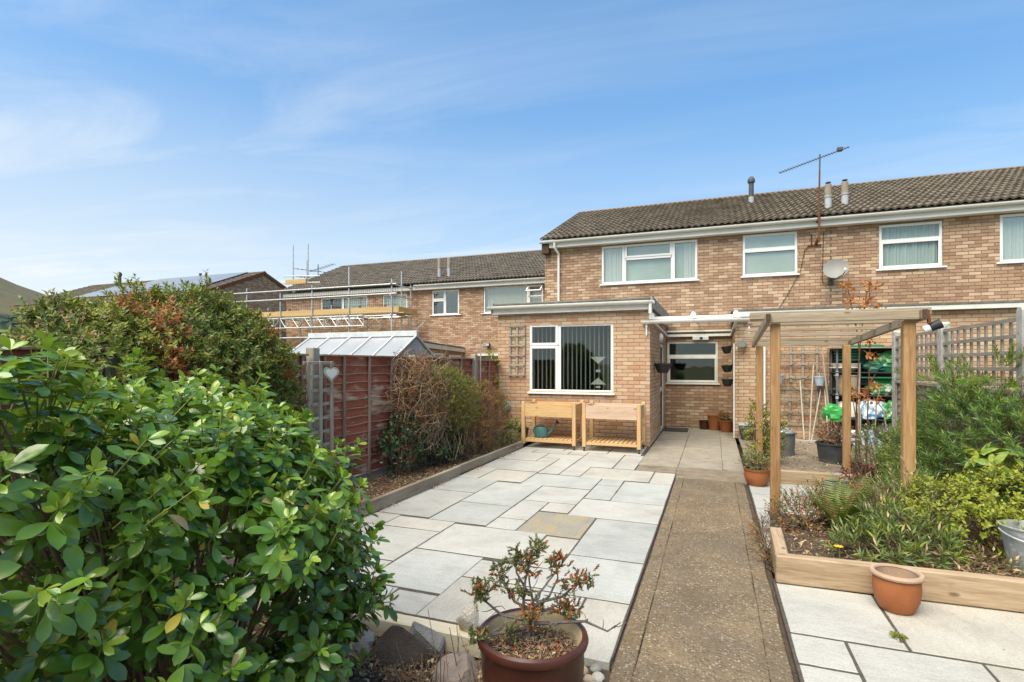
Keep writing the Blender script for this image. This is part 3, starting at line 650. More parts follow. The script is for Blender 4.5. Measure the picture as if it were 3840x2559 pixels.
def finish_bricks(house, budget=300):
    L = BR[house]; c = []
    for i, (w_, axis, out, plane, proud, s0, s1, zb, zt, bm_) in enumerate(L):
        m_ = (s0 + s1) / 2; z = (zb + zt) / 2; p = (m_, plane, z) if axis == 'x' else (plane, m_, z)
        c.append((pxsize(p) * (s1 - s0), i, p))
    c.sort(reverse=True); pick = {i for v, i, p in c[:budget] if v > 0}; rest = {}
    for v, i, p in c:
        w_, axis, out, plane, proud, s0, s1, zb, zt, bm_ = L[i]
        V, F = brick_geo(axis, out, proud, s1 - s0, zt - zb)
        if i in pick:
            key = (axis, out, round(s1 - s0, 4), round(zt - zb, 4), bm_)
            if key not in BCACHE: BCACHE[key] = mkmesh('brick', V, F, bm_)
            put('brick', BCACHE[key], w_, p)
        elif v > 0 or True:
            r_ = rest.setdefault((w_, bm_), MB()); r_.add([(a + p[0], b + p[1], d + p[2]) for a, b, d in V], F)
    for (w_, bm_), m_ in rest.items(): stuff(m_.build('brickwork', bm_, w_))
TILE = {}
def tile_geo(w=0.30, g=0.345):
    n = 10; V = []; F = []
    def h(u): return 0.040 * (0.5 - 0.5 * math.cos(2 * math.pi * u / (w / 2))) ** 0.9
    for i in range(n + 1):
        u = w * i / n; q = h(u)
        V += [(u, 0, q + 0.000), (u, 0, q + 0.048), (u, g + 0.02, q + 0.004)]
    for i in range(n):
        a = i * 3; F += [(a + 1, a + 4, a + 5, a + 2), (a, a + 3, a + 4, a + 1)]
    return V, F
def roof_side(house, x0, x1, ye, ze, yr, zr, tmat, budget, rows=None, back=True):
    """front slope from the eave line up to the ridge, laid with double-roll tiles"""
    sl = math.hypot(yr - ye, zr - ze); ang = math.atan2(zr - ze, yr - ye)
    deck = MB(); deck.add([(x0, ye, ze), (x1, ye, ze), (x1, yr, zr), (x0, yr, zr), (x0, 2 * yr - ye, ze), (x1, 2 * yr - ye, ze)], [(0, 1, 2, 3), (3, 2, 5, 4)])
    roof = deck.build('roof', tmat, house)
    nr = rows or int(round(sl / 0.335)); gz_ = sl / nr; ncol = int(round((x1 - x0) / 0.30)); w = (x1 - x0) / ncol
    V, F = tile_geo(w, gz_); ca, sa = math.cos(ang), math.sin(ang)
    me = mkmesh('tile', V, F, tmat, smooth=False); P = []
    for r_ in range(nr):
        for k in range(ncol):
            v = r_ * gz_; p = (x0 + k * w, ye + v * ca - 0.012 * sa, ze + v * sa + 0.012 * ca)
            P.append((pxsize((p[0] + w / 2, p[1], p[2])), p))
    P.sort(reverse=True); pick = [p for v, p in P[:budget] if v > 0]; rest = [p for v, p in P[budget:]]
    for p in pick: put('tile', me, roof, p, (ang + rnd.uniform(-.012, .012), 0, 0))
    if rest:
        Rm = np.array(Euler((ang, 0, 0)).to_matrix()); o = np.array(rest)
        stuff(scatter('roof_tiles', (V, F), o, np.tile(Rm, (len(o), 1, 1)), np.ones(len(o)), [tmat], None, roof, smooth=False))
    n = int((x1 - x0) / 0.42)
    for i in range(n):
        xa = x0 + (x1 - x0) * i / n; xb = x0 + (x1 - x0) * (i + 1) / n - 0.006
        m_ = MB(); prof = [(yr + 0.125 * math.cos(t), zr - 0.03 + 0.105 * math.sin(t)) for t in [R(q) for q in range(0, 181, 30)]]
        m_.prism(prof + [(yr - 0.10, zr - 0.04), (yr + 0.10, zr - 0.04)], 'x', xa, xb); m_.build('ridge_tile', 'ridge_tile', roof, rec=True)
    return roof
def gutter_run(house, x0, x1, y, z, mt='gutter_white', r=0.058, clips=()):
    prof = []
    for t in range(0, 181, 20): prof.append((y - r * math.cos(R(t)), z - r * 1.05 * math.sin(R(t))))
    prof += [(y + r - 0.006, z), (y + r - 0.006, z - 0.01)] + [(y - (r - 0.006) * math.cos(R(t)), z - (r - 0.006) * math.sin(R(t))) for t in range(160, 19, -20)] + [(y - r + 0.006, z)]
    m_ = MB(); m_.prism(prof, 'x', x0, x1); g_o = m_.build('gutter', mt, house, rec=True)
    for x in clips:
        q = MB(); pr_ = [(y - (r + 0.006) * math.cos(R(t)), z + 0.004 - (r + 0.008) * math.sin(R(t))) for t in range(0, 181, 20)]
        q.prism(pr_, 'x', x - 0.018, x + 0.018); q.build('gutter_bracket', mt, g_o, rec=True)
    return g_o
def pipe(house, pts, r, mt, name='downpipe', n=10):
    m_ = MB(); m_.tube(pts, r, n); return m_.build(name, mt, house, smooth=True)
def win(house, axis, plane, out, a0, a1, z0, z1, sashes, fmat='upvc', sill=0.05, back='room_dark', bars=(), blind=None, glass='glass', fw=0.055, curtain=None, depth=1.4, sill_z=0.035):
    """sashes: list of (fa0,fa1,fz0,fz1,opening) as fractions of the frame; fixed lights have thin beads, openers a raised sash"""
    def bx(m_, p0, p1, d0, d1, q0, q1, c=0.004):
        n0, n1 = sorted((plane + out * d0, plane + out * d1))
        if axis == 'x': m_.box(p0, p1, n0, n1, q0, q1, c)
        else: m_.box(n0, n1, p0, p1, q0, q1, c)
    W_, H_ = a1 - a0, z1 - z0; m_ = MB(); d0, d1 = -0.075, -0.012
    bx(m_, a0, a0 + fw, d0, d1, z0, z1); bx(m_, a1 - fw, a1, d0, d1, z0, z1)
    bx(m_, a0 + fw, a1 - fw, d0, d1 - .001, z0, z0 + fw); bx(m_, a0 + fw, a1 - fw, d0, d1 - .001, z1 - fw, z1)
    for (p0, p1, q0, q1) in bars: bx(m_, a0 + p0 * W_, a0 + p1 * W_, d0, d1 - .002, z0 + q0 * H_, z0 + q1 * H_)
    w_ = m_.build('window', fmat, house)
    for (p0, p1, q0, q1, op) in sashes:
        A0, A1, Z0, Z1 = a0 + p0 * W_, a0 + p1 * W_, z0 + q0 * H_, z0 + q1 * H_
        if op:
            s = MB(); t = 0.052
            bx(s, A0, A0 + t, d1 - .02, d1 + .014, Z0, Z1); bx(s, A1 - t, A1, d1 - .02, d1 + .014, Z0, Z1)
            bx(s, A0 + t, A1 - t, d1 - .02, d1 + .013, Z0, Z0 + t); bx(s, A0 + t, A1 - t, d1 - .02, d1 + .013, Z1 - t, Z1)
            s.build('sash', fmat, w_); A0 += t; A1 -= t; Z0 += t; Z1 -= t
        gk = MB(); g_ = 0.006                                # black gasket line round the glass
        for (u0, u1, v0, v1) in ((A0, A0 + g_, Z0, Z1), (A1 - g_, A1, Z0, Z1), (A0, A1, Z0, Z0 + g_), (A0, A1, Z1 - g_, Z1)): bx(gk, u0, u1, d1 - .03, d1 - .012, v0, v1, 0)
        gk.build('gasket', 'black_plastic', w_)
        p = MB(); bx(p, A0, A1, d1 - .032, d1 - .028, Z0, Z1, 0); p.build('pane', glass, w_)
    if sill:
        s = MB(); bx(s, a0 - sill, a1 + sill, -0.05, 0.055, z0 - sill_z, z0 - .002); s.build('sill', fmat, w_)
    r_ = MB(); dd = -depth                                   # the room behind, open towards the glass; a shallow one is a pale sheet
    n0, n1 = plane + out * max(-0.12, -depth + .01), plane + out * dd
    if axis == 'x':
        e = 0.0 if depth < .5 else .3; V = [(a0, n0, z0), (a1, n0, z0), (a1, n0, z1), (a0, n0, z1), (a0 - e, n1, z0 - e), (a1 + e, n1, z0 - e), (a1 + e, n1, z1 + e / 3), (a0 - e, n1, z1 + e / 3)]
    else:
        V = [(n0, a0, z0), (n0, a1, z0), (n0, a1, z1), (n0, a0, z1), (n1, a0 - .3, z0 - .3), (n1, a1 + .3, z0 - .3), (n1, a1 + .3, z1 + .1), (n1, a0 - .3, z1 + .1)]
    r_.add(V, [(4, 5, 6, 7), (0, 1, 5, 4), (1, 2, 6, 5), (2, 3, 7, 6), (3, 0, 4, 7)]); r_.build('room', back, w_)
    if blind:                                                # vertical blind slats
        x = a0 + 0.05; step, wd, turn, mt, fa, fb = blind
        x = a0 + 0.04 + fa * W_; end = a0 + fb * W_ - 0.04
        while x < end:
            s = MB(); ca, sa = math.cos(R(turn)) * wd / 2, math.sin(R(turn)) * wd / 2; y = plane + out * -0.17
            s.add([(x - ca, y - sa, z0 + .03), (x + ca, y + sa, z0 + .03), (x + ca, y + sa, z1 - .03), (x - ca, y - sa, z1 - .03)], [(0, 1, 2, 3)])
            s.build('blind_slat', mt, w_); x += step
    if curtain:
        for fa, fb, mt in curtain:
            s = MB(); n = int((fb - fa) * W_ / 0.02) + 2; V = []
            for i in range(n):
                x = a0 + (fa + (fb - fa) * i / (n - 1)) * W_; y = plane + out * (-0.085 - 0.014 * math.sin(i * 1.9) - 0.01 * math.sin(i * 0.7))
                V += [(x, y, z0 + .02), (x, y, z1 - .02)]
            s.add(V, [(2 * i, 2 * i + 2, 2 * i + 3, 2 * i + 1) for i in range(n - 1)]); s.build('curtain', mt, w_, smooth=True)
    return w_

YW = 14.30
# --- our house
H1 = thing('terraced_house', 'brick terraced house with flat-roofed extension, white porch canopy and three-light bedroom window', 'house', (-1.0, 14.3, 0))
w1 = (-2.83, -0.39, 3.755, 4.775); w2 = (0.67, 1.87, 3.765, 4.785); pw = (-1.13, 0.10, 1.12, 2.185)
XP = 2.55
wall(H1, 'wall', 'x', YW, -1, -4.44, XP, 0.0, 4.86, [w1, w2, pw], 'brick_main', zones=[(-4.44, XP, 2.62, 4.86), (-1.16, 0.43, 0.0, 2.62)])
ew = (-3.62, -1.863, 1.02, 2.43)
YE = 10.58
wall(H1, 'extension_wall', 'x', YE, -1, -4.34, -1.155, 0.0, 2.68, [ew], 'brick_ext', 'mortar_pale')
dr = (12.72, 13.62, 0.0, 2.08)
wall(H1, 'extension_side_wall', 'y', -1.16, 1, YE - .006, 14.30, 0.0, 2.68, [dr], 'brick_ext', 'mortar_pale')
side_l = MB(); side_l.box(-4.34, -4.22, YE + .12, 14.29, 0, 2.68); side_l.build('extension_side_wall', 'mortar_pale', H1)
gab = MB(); gab.prism([(14.42, 0), (22.5, 0), (22.5, 4.86), (18.5, 6.86), (14.42, 4.95)], 'x', -4.44, -4.3); gab.build('gable_wall', 'brick_main', H1, rec=True)
roof1 = roof_side(H1, -4.47, XP, 13.965, 5.005, 18.5, 6.94, 'tile', 300)
fm = MB(); fm.box(-4.25, XP, 14.085, 14.11, 4.815, 4.975); fm.box(-4.25, XP, 14.111, 14.29, 4.815, 4.835); fm.build('fascia', 'gutter_white', H1)
fm = MB(); fm.box(-4.46, -4.255, 14.06, 14.32, 4.66, 4.965, 0.01); fm.build('verge_box', 'end_grain', H1)
gutter_run(H1, -4.50, XP, 14.02, 4.985, clips=(-3.4, -2.4, -1.45, -0.5, 0.5, 1.5))
pipe(H1, [(-4.08, 14.02, 4.93), (-4.08, 14.03, 4.80), (-4.02, 14.22, 4.66), (-4.02, 14.235, 4.5), (-4.02, 14.235, 2.75)], 0.036, 'gutter_white')
# windows
win(H1, 'x', YW, -1, *w1, [(0.0, .245, 0, 1, 1), (.255, .745, .66, 1.0, 1), (.255, .745, .045, .60, 0), (.755, 1.0, 0, 1, 1)], bars=[(.235, .265, 0, 1), (.735, .765, 0, 1), (.255, .745, .60, .66)], back='frosted_reflect', glass='glass_up', depth=0.12, curtain=[(0.02, .24, 'net_curtain'), (.86, .98, 'net_curtain')])  # pale sheet close behind the glass stands in for reflected cloud
win(H1, 'x', YW, -1, *w2, [(.03, .97, .66, .97, 0), (.0, 1.0, 0, .62, 1)], bars=[(0, 1, .60, .67)], back='frosted_reflect', glass='glass_up', depth=0.07)
win(H1, 'x', YW, -1, *pw, [(.03, .97, .67, .97, 0), (.02, .98, 0.02, .63, 1)], fmat='upvc_old', bars=[(0, 1, .62, .68)])
win(H1, 'x', YE, -1, *ew, [(0.0, .35, .69, 1, 1), (0.0, .35, 0, .68, 1), (.385, .975, .03, .97, 0)], bars=[(.34, .385, 0, 1), (0, .36, .675, .70)], blind=(0.093, 0.034, 58, 'blind', 0, 1), depth=2.6, sill=0.03)
# window ornament: a geometric hanging behind the glass
m_ = MB(); y = YE + 0.10
for (cx_, cz_, s_) in ((-2.19, 1.63, 1), (-2.19, 1.31, -1)):
    m_.add([(cx_ - .16, y, cz_ + s_ * .12), (cx_ + .16, y, cz_ + s_ * .12), (cx_, y, cz_ - s_ * .02)], [(0, 1, 2)])
m_.box(-2.235, -2.145, y - .002, y + .002, 1.44, 1.49); m_.box(-2.235, -2.145, y - .002, y + .002, 1.12, 1.16); orn = m_.build('window_ornament', 'blind', None, loc=(-2.19, y, 1.1)); tag(orn, 'pale geometric ornament of triangles hanging inside the big extension window', 'ornament')
# back door in the side wall, seen almost edge on
d_ = MB(); d_.box(-1.215, -1.165, 12.73, 12.80, 0.01, 2.075); d_.box(-1.215, -1.165, 13.54, 13.61, 0.01, 2.075); d_.box(-1.215, -1.166, 12.80, 13.54, 2.0, 2.075); d_.box(-1.215, -1.166, 12.80, 13.54, 0.01, 0.10); d_.box(-1.214, -1.168, 12.80, 13.54, 0.95, 1.05)
door = d_.build('door', 'upvc_old', H1)
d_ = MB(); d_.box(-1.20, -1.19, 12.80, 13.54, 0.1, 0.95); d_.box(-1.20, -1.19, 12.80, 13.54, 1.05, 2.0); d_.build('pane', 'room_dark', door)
d_ = MB(); d_.tube([(-1.165, 12.77, 1.02), (-1.11, 12.77, 1.02), (-1.11, 12.90, 1.02)], 0.009, 6); d_.build('handle', 'aluminium', door)
# extension flat roof
er = MB(); er.box(-4.44, -1.10, YE - .09, 14.29, 2.70, 2.845); eroof = er.build('extension_roof', 'felt', H1)
er = MB(); er.box(-4.39, -1.14, YE - .112, YE - .02, 2.846, 2.888, .01); er.build('front_kerb', 'felt', eroof)
er = MB(); er.box(-4.44, -1.10, YE - .115, YE - .092, 2.655, 2.835, 0.004); er.build('fascia', 'upvc_old', H1)
er = MB(); er.box(-1.135, -1.085, YE - .12, 14.28, 2.68, 2.905, 0.008); er.build('edge_upstand', 'lead', eroof)
er = MB(); er.box(-4.455, -4.40, YE - .12, 14.28, 2.68, 2.905, 0.008); er.build('edge_upstand', 'lead', eroof)
gutter_run(H1, -4.50, -1.06, YE - .175, 2.815, clips=(-4.44, -3.2, -1.95, -1.15))
pipe(H1, [(-1.13, YE - .175, 2.79), (-1.13, YE - .175, 2.57)], 0.033, 'gutter_white')
# black flue on the roof, rises above the ridge line
def on_roof(x, y): return (x, y, 5.005 + (y - 13.965) * (6.94 - 5.005) / (18.5 - 13.965))
fx, fy, fz = on_roof(1.02, 16.9)
m_ = MB(); m_.lathe([(0.075, -0.1), (0.075, 0.20)], (fx, fy, fz), 14); fo = m_.build('flue', 'collar_grey', H1, smooth=True)
m_ = MB(); m_.lathe([(0.068, 0.19), (0.068, 0.62), (0.10, 0.62), (0.104, 0.68), (0.085, 0.74), (0.04, 0.79), (0.0, 0.80)], (fx, fy, fz), 14); m_.build('flue_pipe', 'flue_dark', fo, smooth=True)
# porch canopy: white lean-to glazing with gutter and drop finials
cz0, cz1 = 2.40, 2.50
cb = MB(); cb.box(-1.15, 0.46, YE - .02, YE + .04, 2.40, 2.455, .004); cb.box(-1.14, 0.44, YE - .015, YE + .03, 2.46, 2.515, .006); canopy = cb.build('porch_canopy', 'gutter_white', H1)
gutter_run(canopy, -1.30, 0.62, YE - .07, 2.435, clips=(-1.12, -0.36, 0.42))
for x in (-1.12, -0.36, 0.38):
    m_ = MB(); m_.bar((x, YE + .0, 2.50), (x, 14.24, 2.62), .05, .035); m_.build('glazing_bar', 'gutter_white', canopy)
    m_ = MB(); m_.prism([(x - .05, 2.47), (x + .05, 2.47), (x + .05, 2.54), (x + .028, 2.585), (x, 2.595), (x - .028, 2.585), (x - .05, 2.54)], 'y', YE - .03, YE + .05); m_.build('end_cap', 'upvc', canopy, rec=True)
for x0, x1 in ((-1.10, -0.385), (-0.335, 0.36)):
    m_ = MB(); m_.add([(x0, YE + .02, 2.505), (x1, YE + .02, 2.505), (x1, 14.24, 2.625), (x0, 14.24, 2.625)], [(0, 1, 2, 3)]); m_.build('pane', 'glass', canopy)
m_ = MB(); m_.box(-1.15, 0.43, 14.20, 14.28, 2.30, 2.36, .004); m_.box(-1.15, 0.43, 14.22, 14.285, 2.42, 2.46, .004); m_.build('wall_plate', 'upvc_old', canopy)
m_ = MB(); m_.bar((-1.13, YE + .1, 2.45), (-1.13, 14.2, 2.34), .05, .05); m_.bar((0.41, YE + .1, 2.45), (0.41, 14.2, 2.34), .05, .05); m_.build('side_rail', 'upvc_old', canopy)
for x in (-1.215, 0.60):
    m_ = MB(); m_.lathe([(0.0, -.235), (.014, -.225), (.017, -.16), (.013, -.09), (.017, -.075), (.026, -.06), (.017, -.045), (.02, 0.0)], (x, YE - .05, 2.385), 10); m_.build('finial', 'upvc', canopy, smooth=True)
m_ = MB(); m_.box(-0.50, -0.12, 14.17, 14.29, 2.21, 2.30, .006); ul = m_.build('porch_light', 'upvc_old', H1)
m_ = MB(); m_.box(-0.33, -0.26, 14.165, 14.169, 2.225, 2.285); m_.build('lens', 'black_plastic', ul)
# right wing of the house (store), flat roof
YR = 12.45
wall(H1, 'wing_wall', 'x', YR, -1, 0.43, XP, 0.0, 2.64, [], 'brick_ext', 'mortar_pale')
wall(H1, 'wing_side_wall', 'y', 0.43, -1, YR - .006, 14.30, 0.0, 2.5, [], 'brick_main')
m_ = MB(); m_.box(0.36, XP, YR - .145, 14.29, 2.727, 2.768); m_.build('wing_roof', 'felt', H1)
m_ = MB(); m_.box(0.42, XP, YR - .135, YR - .02, 2.635, 2.724, .004); m_.build('fascia', 'upvc_old', H1)
m_ = MB(); m_.lathe([(.05, 0), (.05, .30)], (0, 0, 0), 12, T=Matrix.Translation((0.40, YR - .17, 2.62)) @ Matrix.Rotation(R(90), 4, 'Y'), cap='bt'); m_.build('gutter_end', 'upvc_old', H1, smooth=True)
pipe(H1, [(1.005, YR - .06, 1.97), (1.005, YR - .06, 0.12)], 0.022, 'upvc', 'waste_pipe')
m_ = MB(); m_.box(0.395, 0.425, YR - .02, YR + .02, 0.0, 2.05); m_.build('corner_bead', 'upvc_old', H1)
finish_bricks(H1, 300)

# --- neighbour to the right
H2 = thing('terraced_house', 'brick terraced house at the right edge with net-curtained window', 'house', (6.0, 14.3, 0))
w3 = (3.525, 4.71, 3.76, 4.765); w4 = (5.71, 7.5, 3.77, 4.785); XE = 13.2
wall(H2, 'wall', 'x', YW, -1, XP + .002, XE, 0.0, 4.86, [w3, w4], 'brick_main', zones=[(XP + .002, XE, 2.6, 4.86)])
roof_side(H2, XP, XE, 13.965, 5.005, 18.5, 6.94, 'tile', 300)
fm = MB(); fm.box(XP + .003, XE, 14.085, 14.11, 4.815, 4.975); fm.box(XP + .003, XE, 14.111, 14.29, 4.815, 4.835); fm.build('fascia', 'gutter_white', H2)
gutter_run(H2, XP + .003, XE, 14.02, 4.985, clips=(2.75, 3.85, 4.95, 6.1))
win(H2, 'x', YW, -1, *w3, [(.03, .97, .66, .97, 0), (.02, .98, 0.02, .62, 1)], bars=[(0, 1, .60, .67)], back='room_pale', curtain=[(0.02, .98, 'net_curtain')], sill=0.07, glass='glass')
win(H2, 'x', YW, -1, *w4, [(.0, .5, 0, 1, 1), (.5, 1, 0, 1, 1)], back='room_pale', curtain=[(0.02, .98, 'net_curtain')], sill=0.07, glass='glass_up')
wall(H2, 'wing_wall', 'x', YR, -1, XP + .002, XE, 0.0, 2.64, [], 'brick_ext', 'mortar_pale', zones=[(XP + .002, XE, 0.3, 2.64)])
m_ = MB(); m_.box(XP + .002, XE, YR - .145, 14.29, 2.727, 2.768); m_.build('wing_roof', 'felt', H2)
m_ = MB(); m_.box(XP + .002, XE, YR - .135, YR - .02, 2.635, 2.724, .004); m_.build('fascia', 'upvc_old', H2)
for x, y in ((2.60, 14.8), (2.98, 14.95)):
    fx, fy, fz = on_roof(x, y)
    m_ = MB(); m_.lathe([(0.075, -0.1), (0.075, 0.30), (.07, .31)], (fx, fy, fz), 14); fo = m_.build('vent_pipe', 'collar_grey', H2, smooth=True)
    m_ = MB(); m_.lathe([(.088, .29), (.088, .335)], (fx, fy, fz), 14); m_.build('collar', 'collar_grey', fo, smooth=True)
    m_ = MB(); m_.lathe([(.078, .335), (.076, .60), (.068, .605), (.066, .50)], (fx, fy, fz), 14); m_.build('vent_pot', 'flue_cement', fo, smooth=True)
    m_ = MB(); m_.lathe([(.02, .605), (.02, .64), (.06, .64), (.06, .66), (.0, .67)], (fx, fy, fz), 10); m_.build('vent_cap', 'flue_dark', fo)
finish_bricks(H2, 300)

# --- terrace further back on the left
YT = 19.40; zo = -0.14
H3 = thing('terraced_house', 'brick terraced house with open top-hung window beyond the garden fence', 'house', (-8, YT, 0))
v1 = (-10.89, -9.67, 3.63, 4.64); v2 = (-8.57, -6.10, 3.63, 4.67); gd = (-7.9, -6.6, 0.0, 2.02)
wall(H3, 'wall', 'x', YT, -1, -11.6, -4.5, 0.0, 4.73, [v1, v2], 'brick_far', zones=[(-11.6, -5.4, 1.2, 4.73)])
roof_side(H3, -11.6, -4.5, 19.05, 4.90, 23.6, 6.86, 'tile_grey', 300)
fm = MB(); fm.box(-11.6, -4.5, 19.185, 19.21, 4.68, 4.86); fm.box(-11.6, -4.5, 19.211, 19.39, 4.68, 4.70); fm.build('fascia', 'gutter_white', H3)
gutter_run(H3, -11.6, -4.5, 19.12, 4.87, clips=(-10.4, -8.0, -6.6))
win(H3, 'x', YT, -1, *v1, [(0, .47, .62, 1, 1), (0, .47, 0, .60, 1), (.5, 1, 0, 1, 0)], bars=[(.46, .51, 0, 1), (0, .48, .59, .63)], glass='glass_up', sill=0.12)
win(H3, 'x', YT, -1, *v2, [(.02, .74, .02, .98, 0), (.78, .99, .02, .55, 0)], bars=[(.735, .785, 0, 1), (.76, 1, .55, .60)], glass='glass_up', back='room_pale', blind=(0.10, 0.085, 20, 'net_curtain', 0, 1), sill=0.1)
m_ = MB(); T = Matrix.Translation((-6.38, YT - .03, 4.62)) @ Matrix.Rotation(R(-55), 4, 'X')
for (p0, p1, q0, q1) in ((-.30, .30, -.05, 0), (-.30, .30, -.42, -.37), (-.30, -.25, -.37, -.05), (.25, .30, -.37, -.05)): m_.box(p0, p1, -.02, .02, q0, q1, .004, T)
m_.build('open_sash', 'upvc', H3)
for x in (-10.75, -10.30):
    fy = 19.75; fz = 4.90 + (fy - 19.05) * .4308
    m_ = MB(); m_.lathe([(0.075, -0.1), (0.075, 0.42)], (x, fy, fz), 12); fo = m_.build('vent_pipe', 'collar_grey', H3, smooth=True)
    m_ = MB(); m_.lathe([(.08, .42), (.078, .82), (.068, .83)], (x, fy, fz), 12); m_.build('vent_pot', 'flue_cement', fo, smooth=True)
finish_bricks(H3, 300)
# flood light on that wall and a small passage roof
H4 = thing('terraced_house', 'brick terraced house wrapped in scaffolding with pale windows', 'house', (-15, YT, 0))
s1 = (-16.6, -14.1, 3.63, 4.6); s2 = (-13.3, -12.1, 3.63, 4.6)
wall(H4, 'wall', 'x', YT, -1, -18.6, -11.602, 0.0, 4.73, [s1, s2], 'brick_far', zones=[(-18.6, -11.602, 1.5, 4.73)])
roof_side(H4, -18.75, -11.602, 19.05, 4.90, 23.6, 6.86, 'tile_grey', 300)
fm = MB(); fm.box(-18.6, -11.602, 19.185, 19.21, 4.68, 4.84); fm.box(-18.6, -11.602, 19.211, 19.39, 4.68, 4.70); fm.build('fascia', 'gutter_white', H4)
win(H4, 'x', YT, -1, *s1, [(.02, .45, .02, .98, 0), (.5, .98, .02, .98, 0)], bars=[(.45, .5, 0, 1)], glass='glass_up', back='room_pale', curtain=[(.5, .98, 'net_curtain')])
win(H4, 'x', YT, -1, *s2, [(.04, .96, .02, .98, 0)], glass='glass_up', back='room_pale', curtain=[(.02, .98, 'net_curtain')])
gab = MB(); gab.prism([(YT + .13, 0), (27.8, 0), (27.8, 4.7), (23.6, 6.80), (YT + .13, 4.85)], 'x', -18.6, -18.45); gab.build('gable_wall', 'brick_far', H4, rec=True)
finish_bricks(H4, 300)
# --- gabled house with solar panels, far left
H5 = thing('gabled_house', 'distant brick house with solar panels and gable end above the hedge', 'house', (-30, 24, 0))
m_ = MB(); m_.prism([(19.9, 0), (28.9, 0), (28.9, 5.15), (24.3, 6.98), (19.9, 5.2)], 'x', -25.12, -25.0); gw = m_.build('gable_wall', 'mortar', H5, rec=True)
BR[H5] = []
for (s0, s1_, zb, zt) in brick_rects(19.9 - 24.993, 28.8 - 24.993, 3.6, 6.9, []):
    ya, yb = s0 + 24.993, s1_ + 24.993; zl = 5.2 + (min(ya, 2 * 24.3 - yb) - 19.9) * 0.4045
    if zt < zl - .05: BR[H5].append((gw, 'y', 1, -25.0, .007, ya, yb, zb, zt, 'brick_far'))
finish_bricks(H5, 300)
m_ = MB(); m_.box(-40, -25.13, 19.95, 20.05, 0, 5.1); m_.build('wall', 'brick_far', H5)
roof_side(H5, -40.5, -24.93, 19.55, 5.12, 24.3, 7.06, 'tile_grey', 300)
m_ = MB(); m_.bar((-24.95, 19.5, 5.06), (-24.95, 24.3, 7.0), .05, .18); m_.bar((-24.95, 29.1, 5.06), (-24.95, 24.3, 7.0), .05, .18); m_.build('barge_board', 'rust', H5)
sl_ = (7.06 - 5.12) / (24.3 - 19.55)
for i in range(9):
    for k in range(3):
        xa = -25.9 - i * 1.08; ya = 20.15 + k * 1.30
        if k == 2 and i > 6: continue
        m_ = MB(); ang = math.atan(sl_); T = Matrix.Translation((xa, ya, 5.12 + (ya - 19.55) * sl_ + .13)) @ Matrix.Rotation(ang, 4, 'X')
        m_.box(-1.05, 0, 0, 1.36, 0, .035, 0.004, T); m_.build('solar_panel', 'solar', H5)
m_ = MB(); m_.lathe([(.11, 0), (.11, .8), (.15, .8), (.15, .95), (.05, 1.05)], (-37.3, 24.0, 6.75), 10); m_.build('flue', 'flue_dark', H5, smooth=True)
m_ = MB(); m_.lathe([(.08, 0), (.08, .22)], (-30.2, 24.3, 7.1), 8); m_.build('flue', 'flue_dark', H5, smooth=True)
# --- hill
n = 46; V = []; F = []
hx, hy = np.array([-1.2559, 0.5929]), np.array([0.5929, 1.2559]) / 1.3887
for j in range(n + 1):
    for i in range(n + 1):
        s_ = (i / n - 0.5) * 2600; t_ = 700 + j / n * 1500
        x = -1.2559 / 1.3887 * t_ + 0.4269 * s_; y = 0.4269 * t_ + 0.9043 * s_
        pk = 292 * math.exp(-((s_ + 330) / 520) ** 2) * math.exp(-((t_ - 1650) / 560) ** 2) + 5 * nz(x / 120, y / 120)
        V.append((x, y, pk - 4))
for j in range(n):
    for i in range(n): a = j * (n + 1) + i; F.append((a, a + 1, a + n + 2, a + n + 1))
hm = MB(); hm.add(V, F); hill = struct(hm.build('hill', 'hill_grass', smooth=True, rec=True))
tr_o = []
for k in range(2600):
    s_ = rng.uniform(-1000, 500); t_ = rng.uniform(720, 1080)
    x = -1.2559 / 1.3887 * t_ + 0.4269 * s_; y = 0.4269 * t_ + 0.9043 * s_
    pk = 292 * math.exp(-((s_ + 330) / 520) ** 2) * math.exp(-((t_ - 1650) / 560) ** 2)
    tr_o.append((x, y, pk))
ico = bmesh.new(); bmesh.ops.create_icosphere(ico, subdivisions=1, radius=1.0)
IV = [tuple(v.co) for v in ico.verts]; IF = [tuple(v.index for v in f.verts) for f in ico.faces]; ico.free()
o = np.array(tr_o); q = rng.normal(size=(len(o), 3)); Rm = frames(o, unit(q), rng.normal(size=(len(o), 3)))
wd = scatter('hillside_wood', (IV, IF), o, Rm, rng.uniform(5, 11, len(o)), ['hill_wood'], smooth=False); tag(wd, 'dark green woodland along the foot of the hill', 'woodland', kind='stuff')
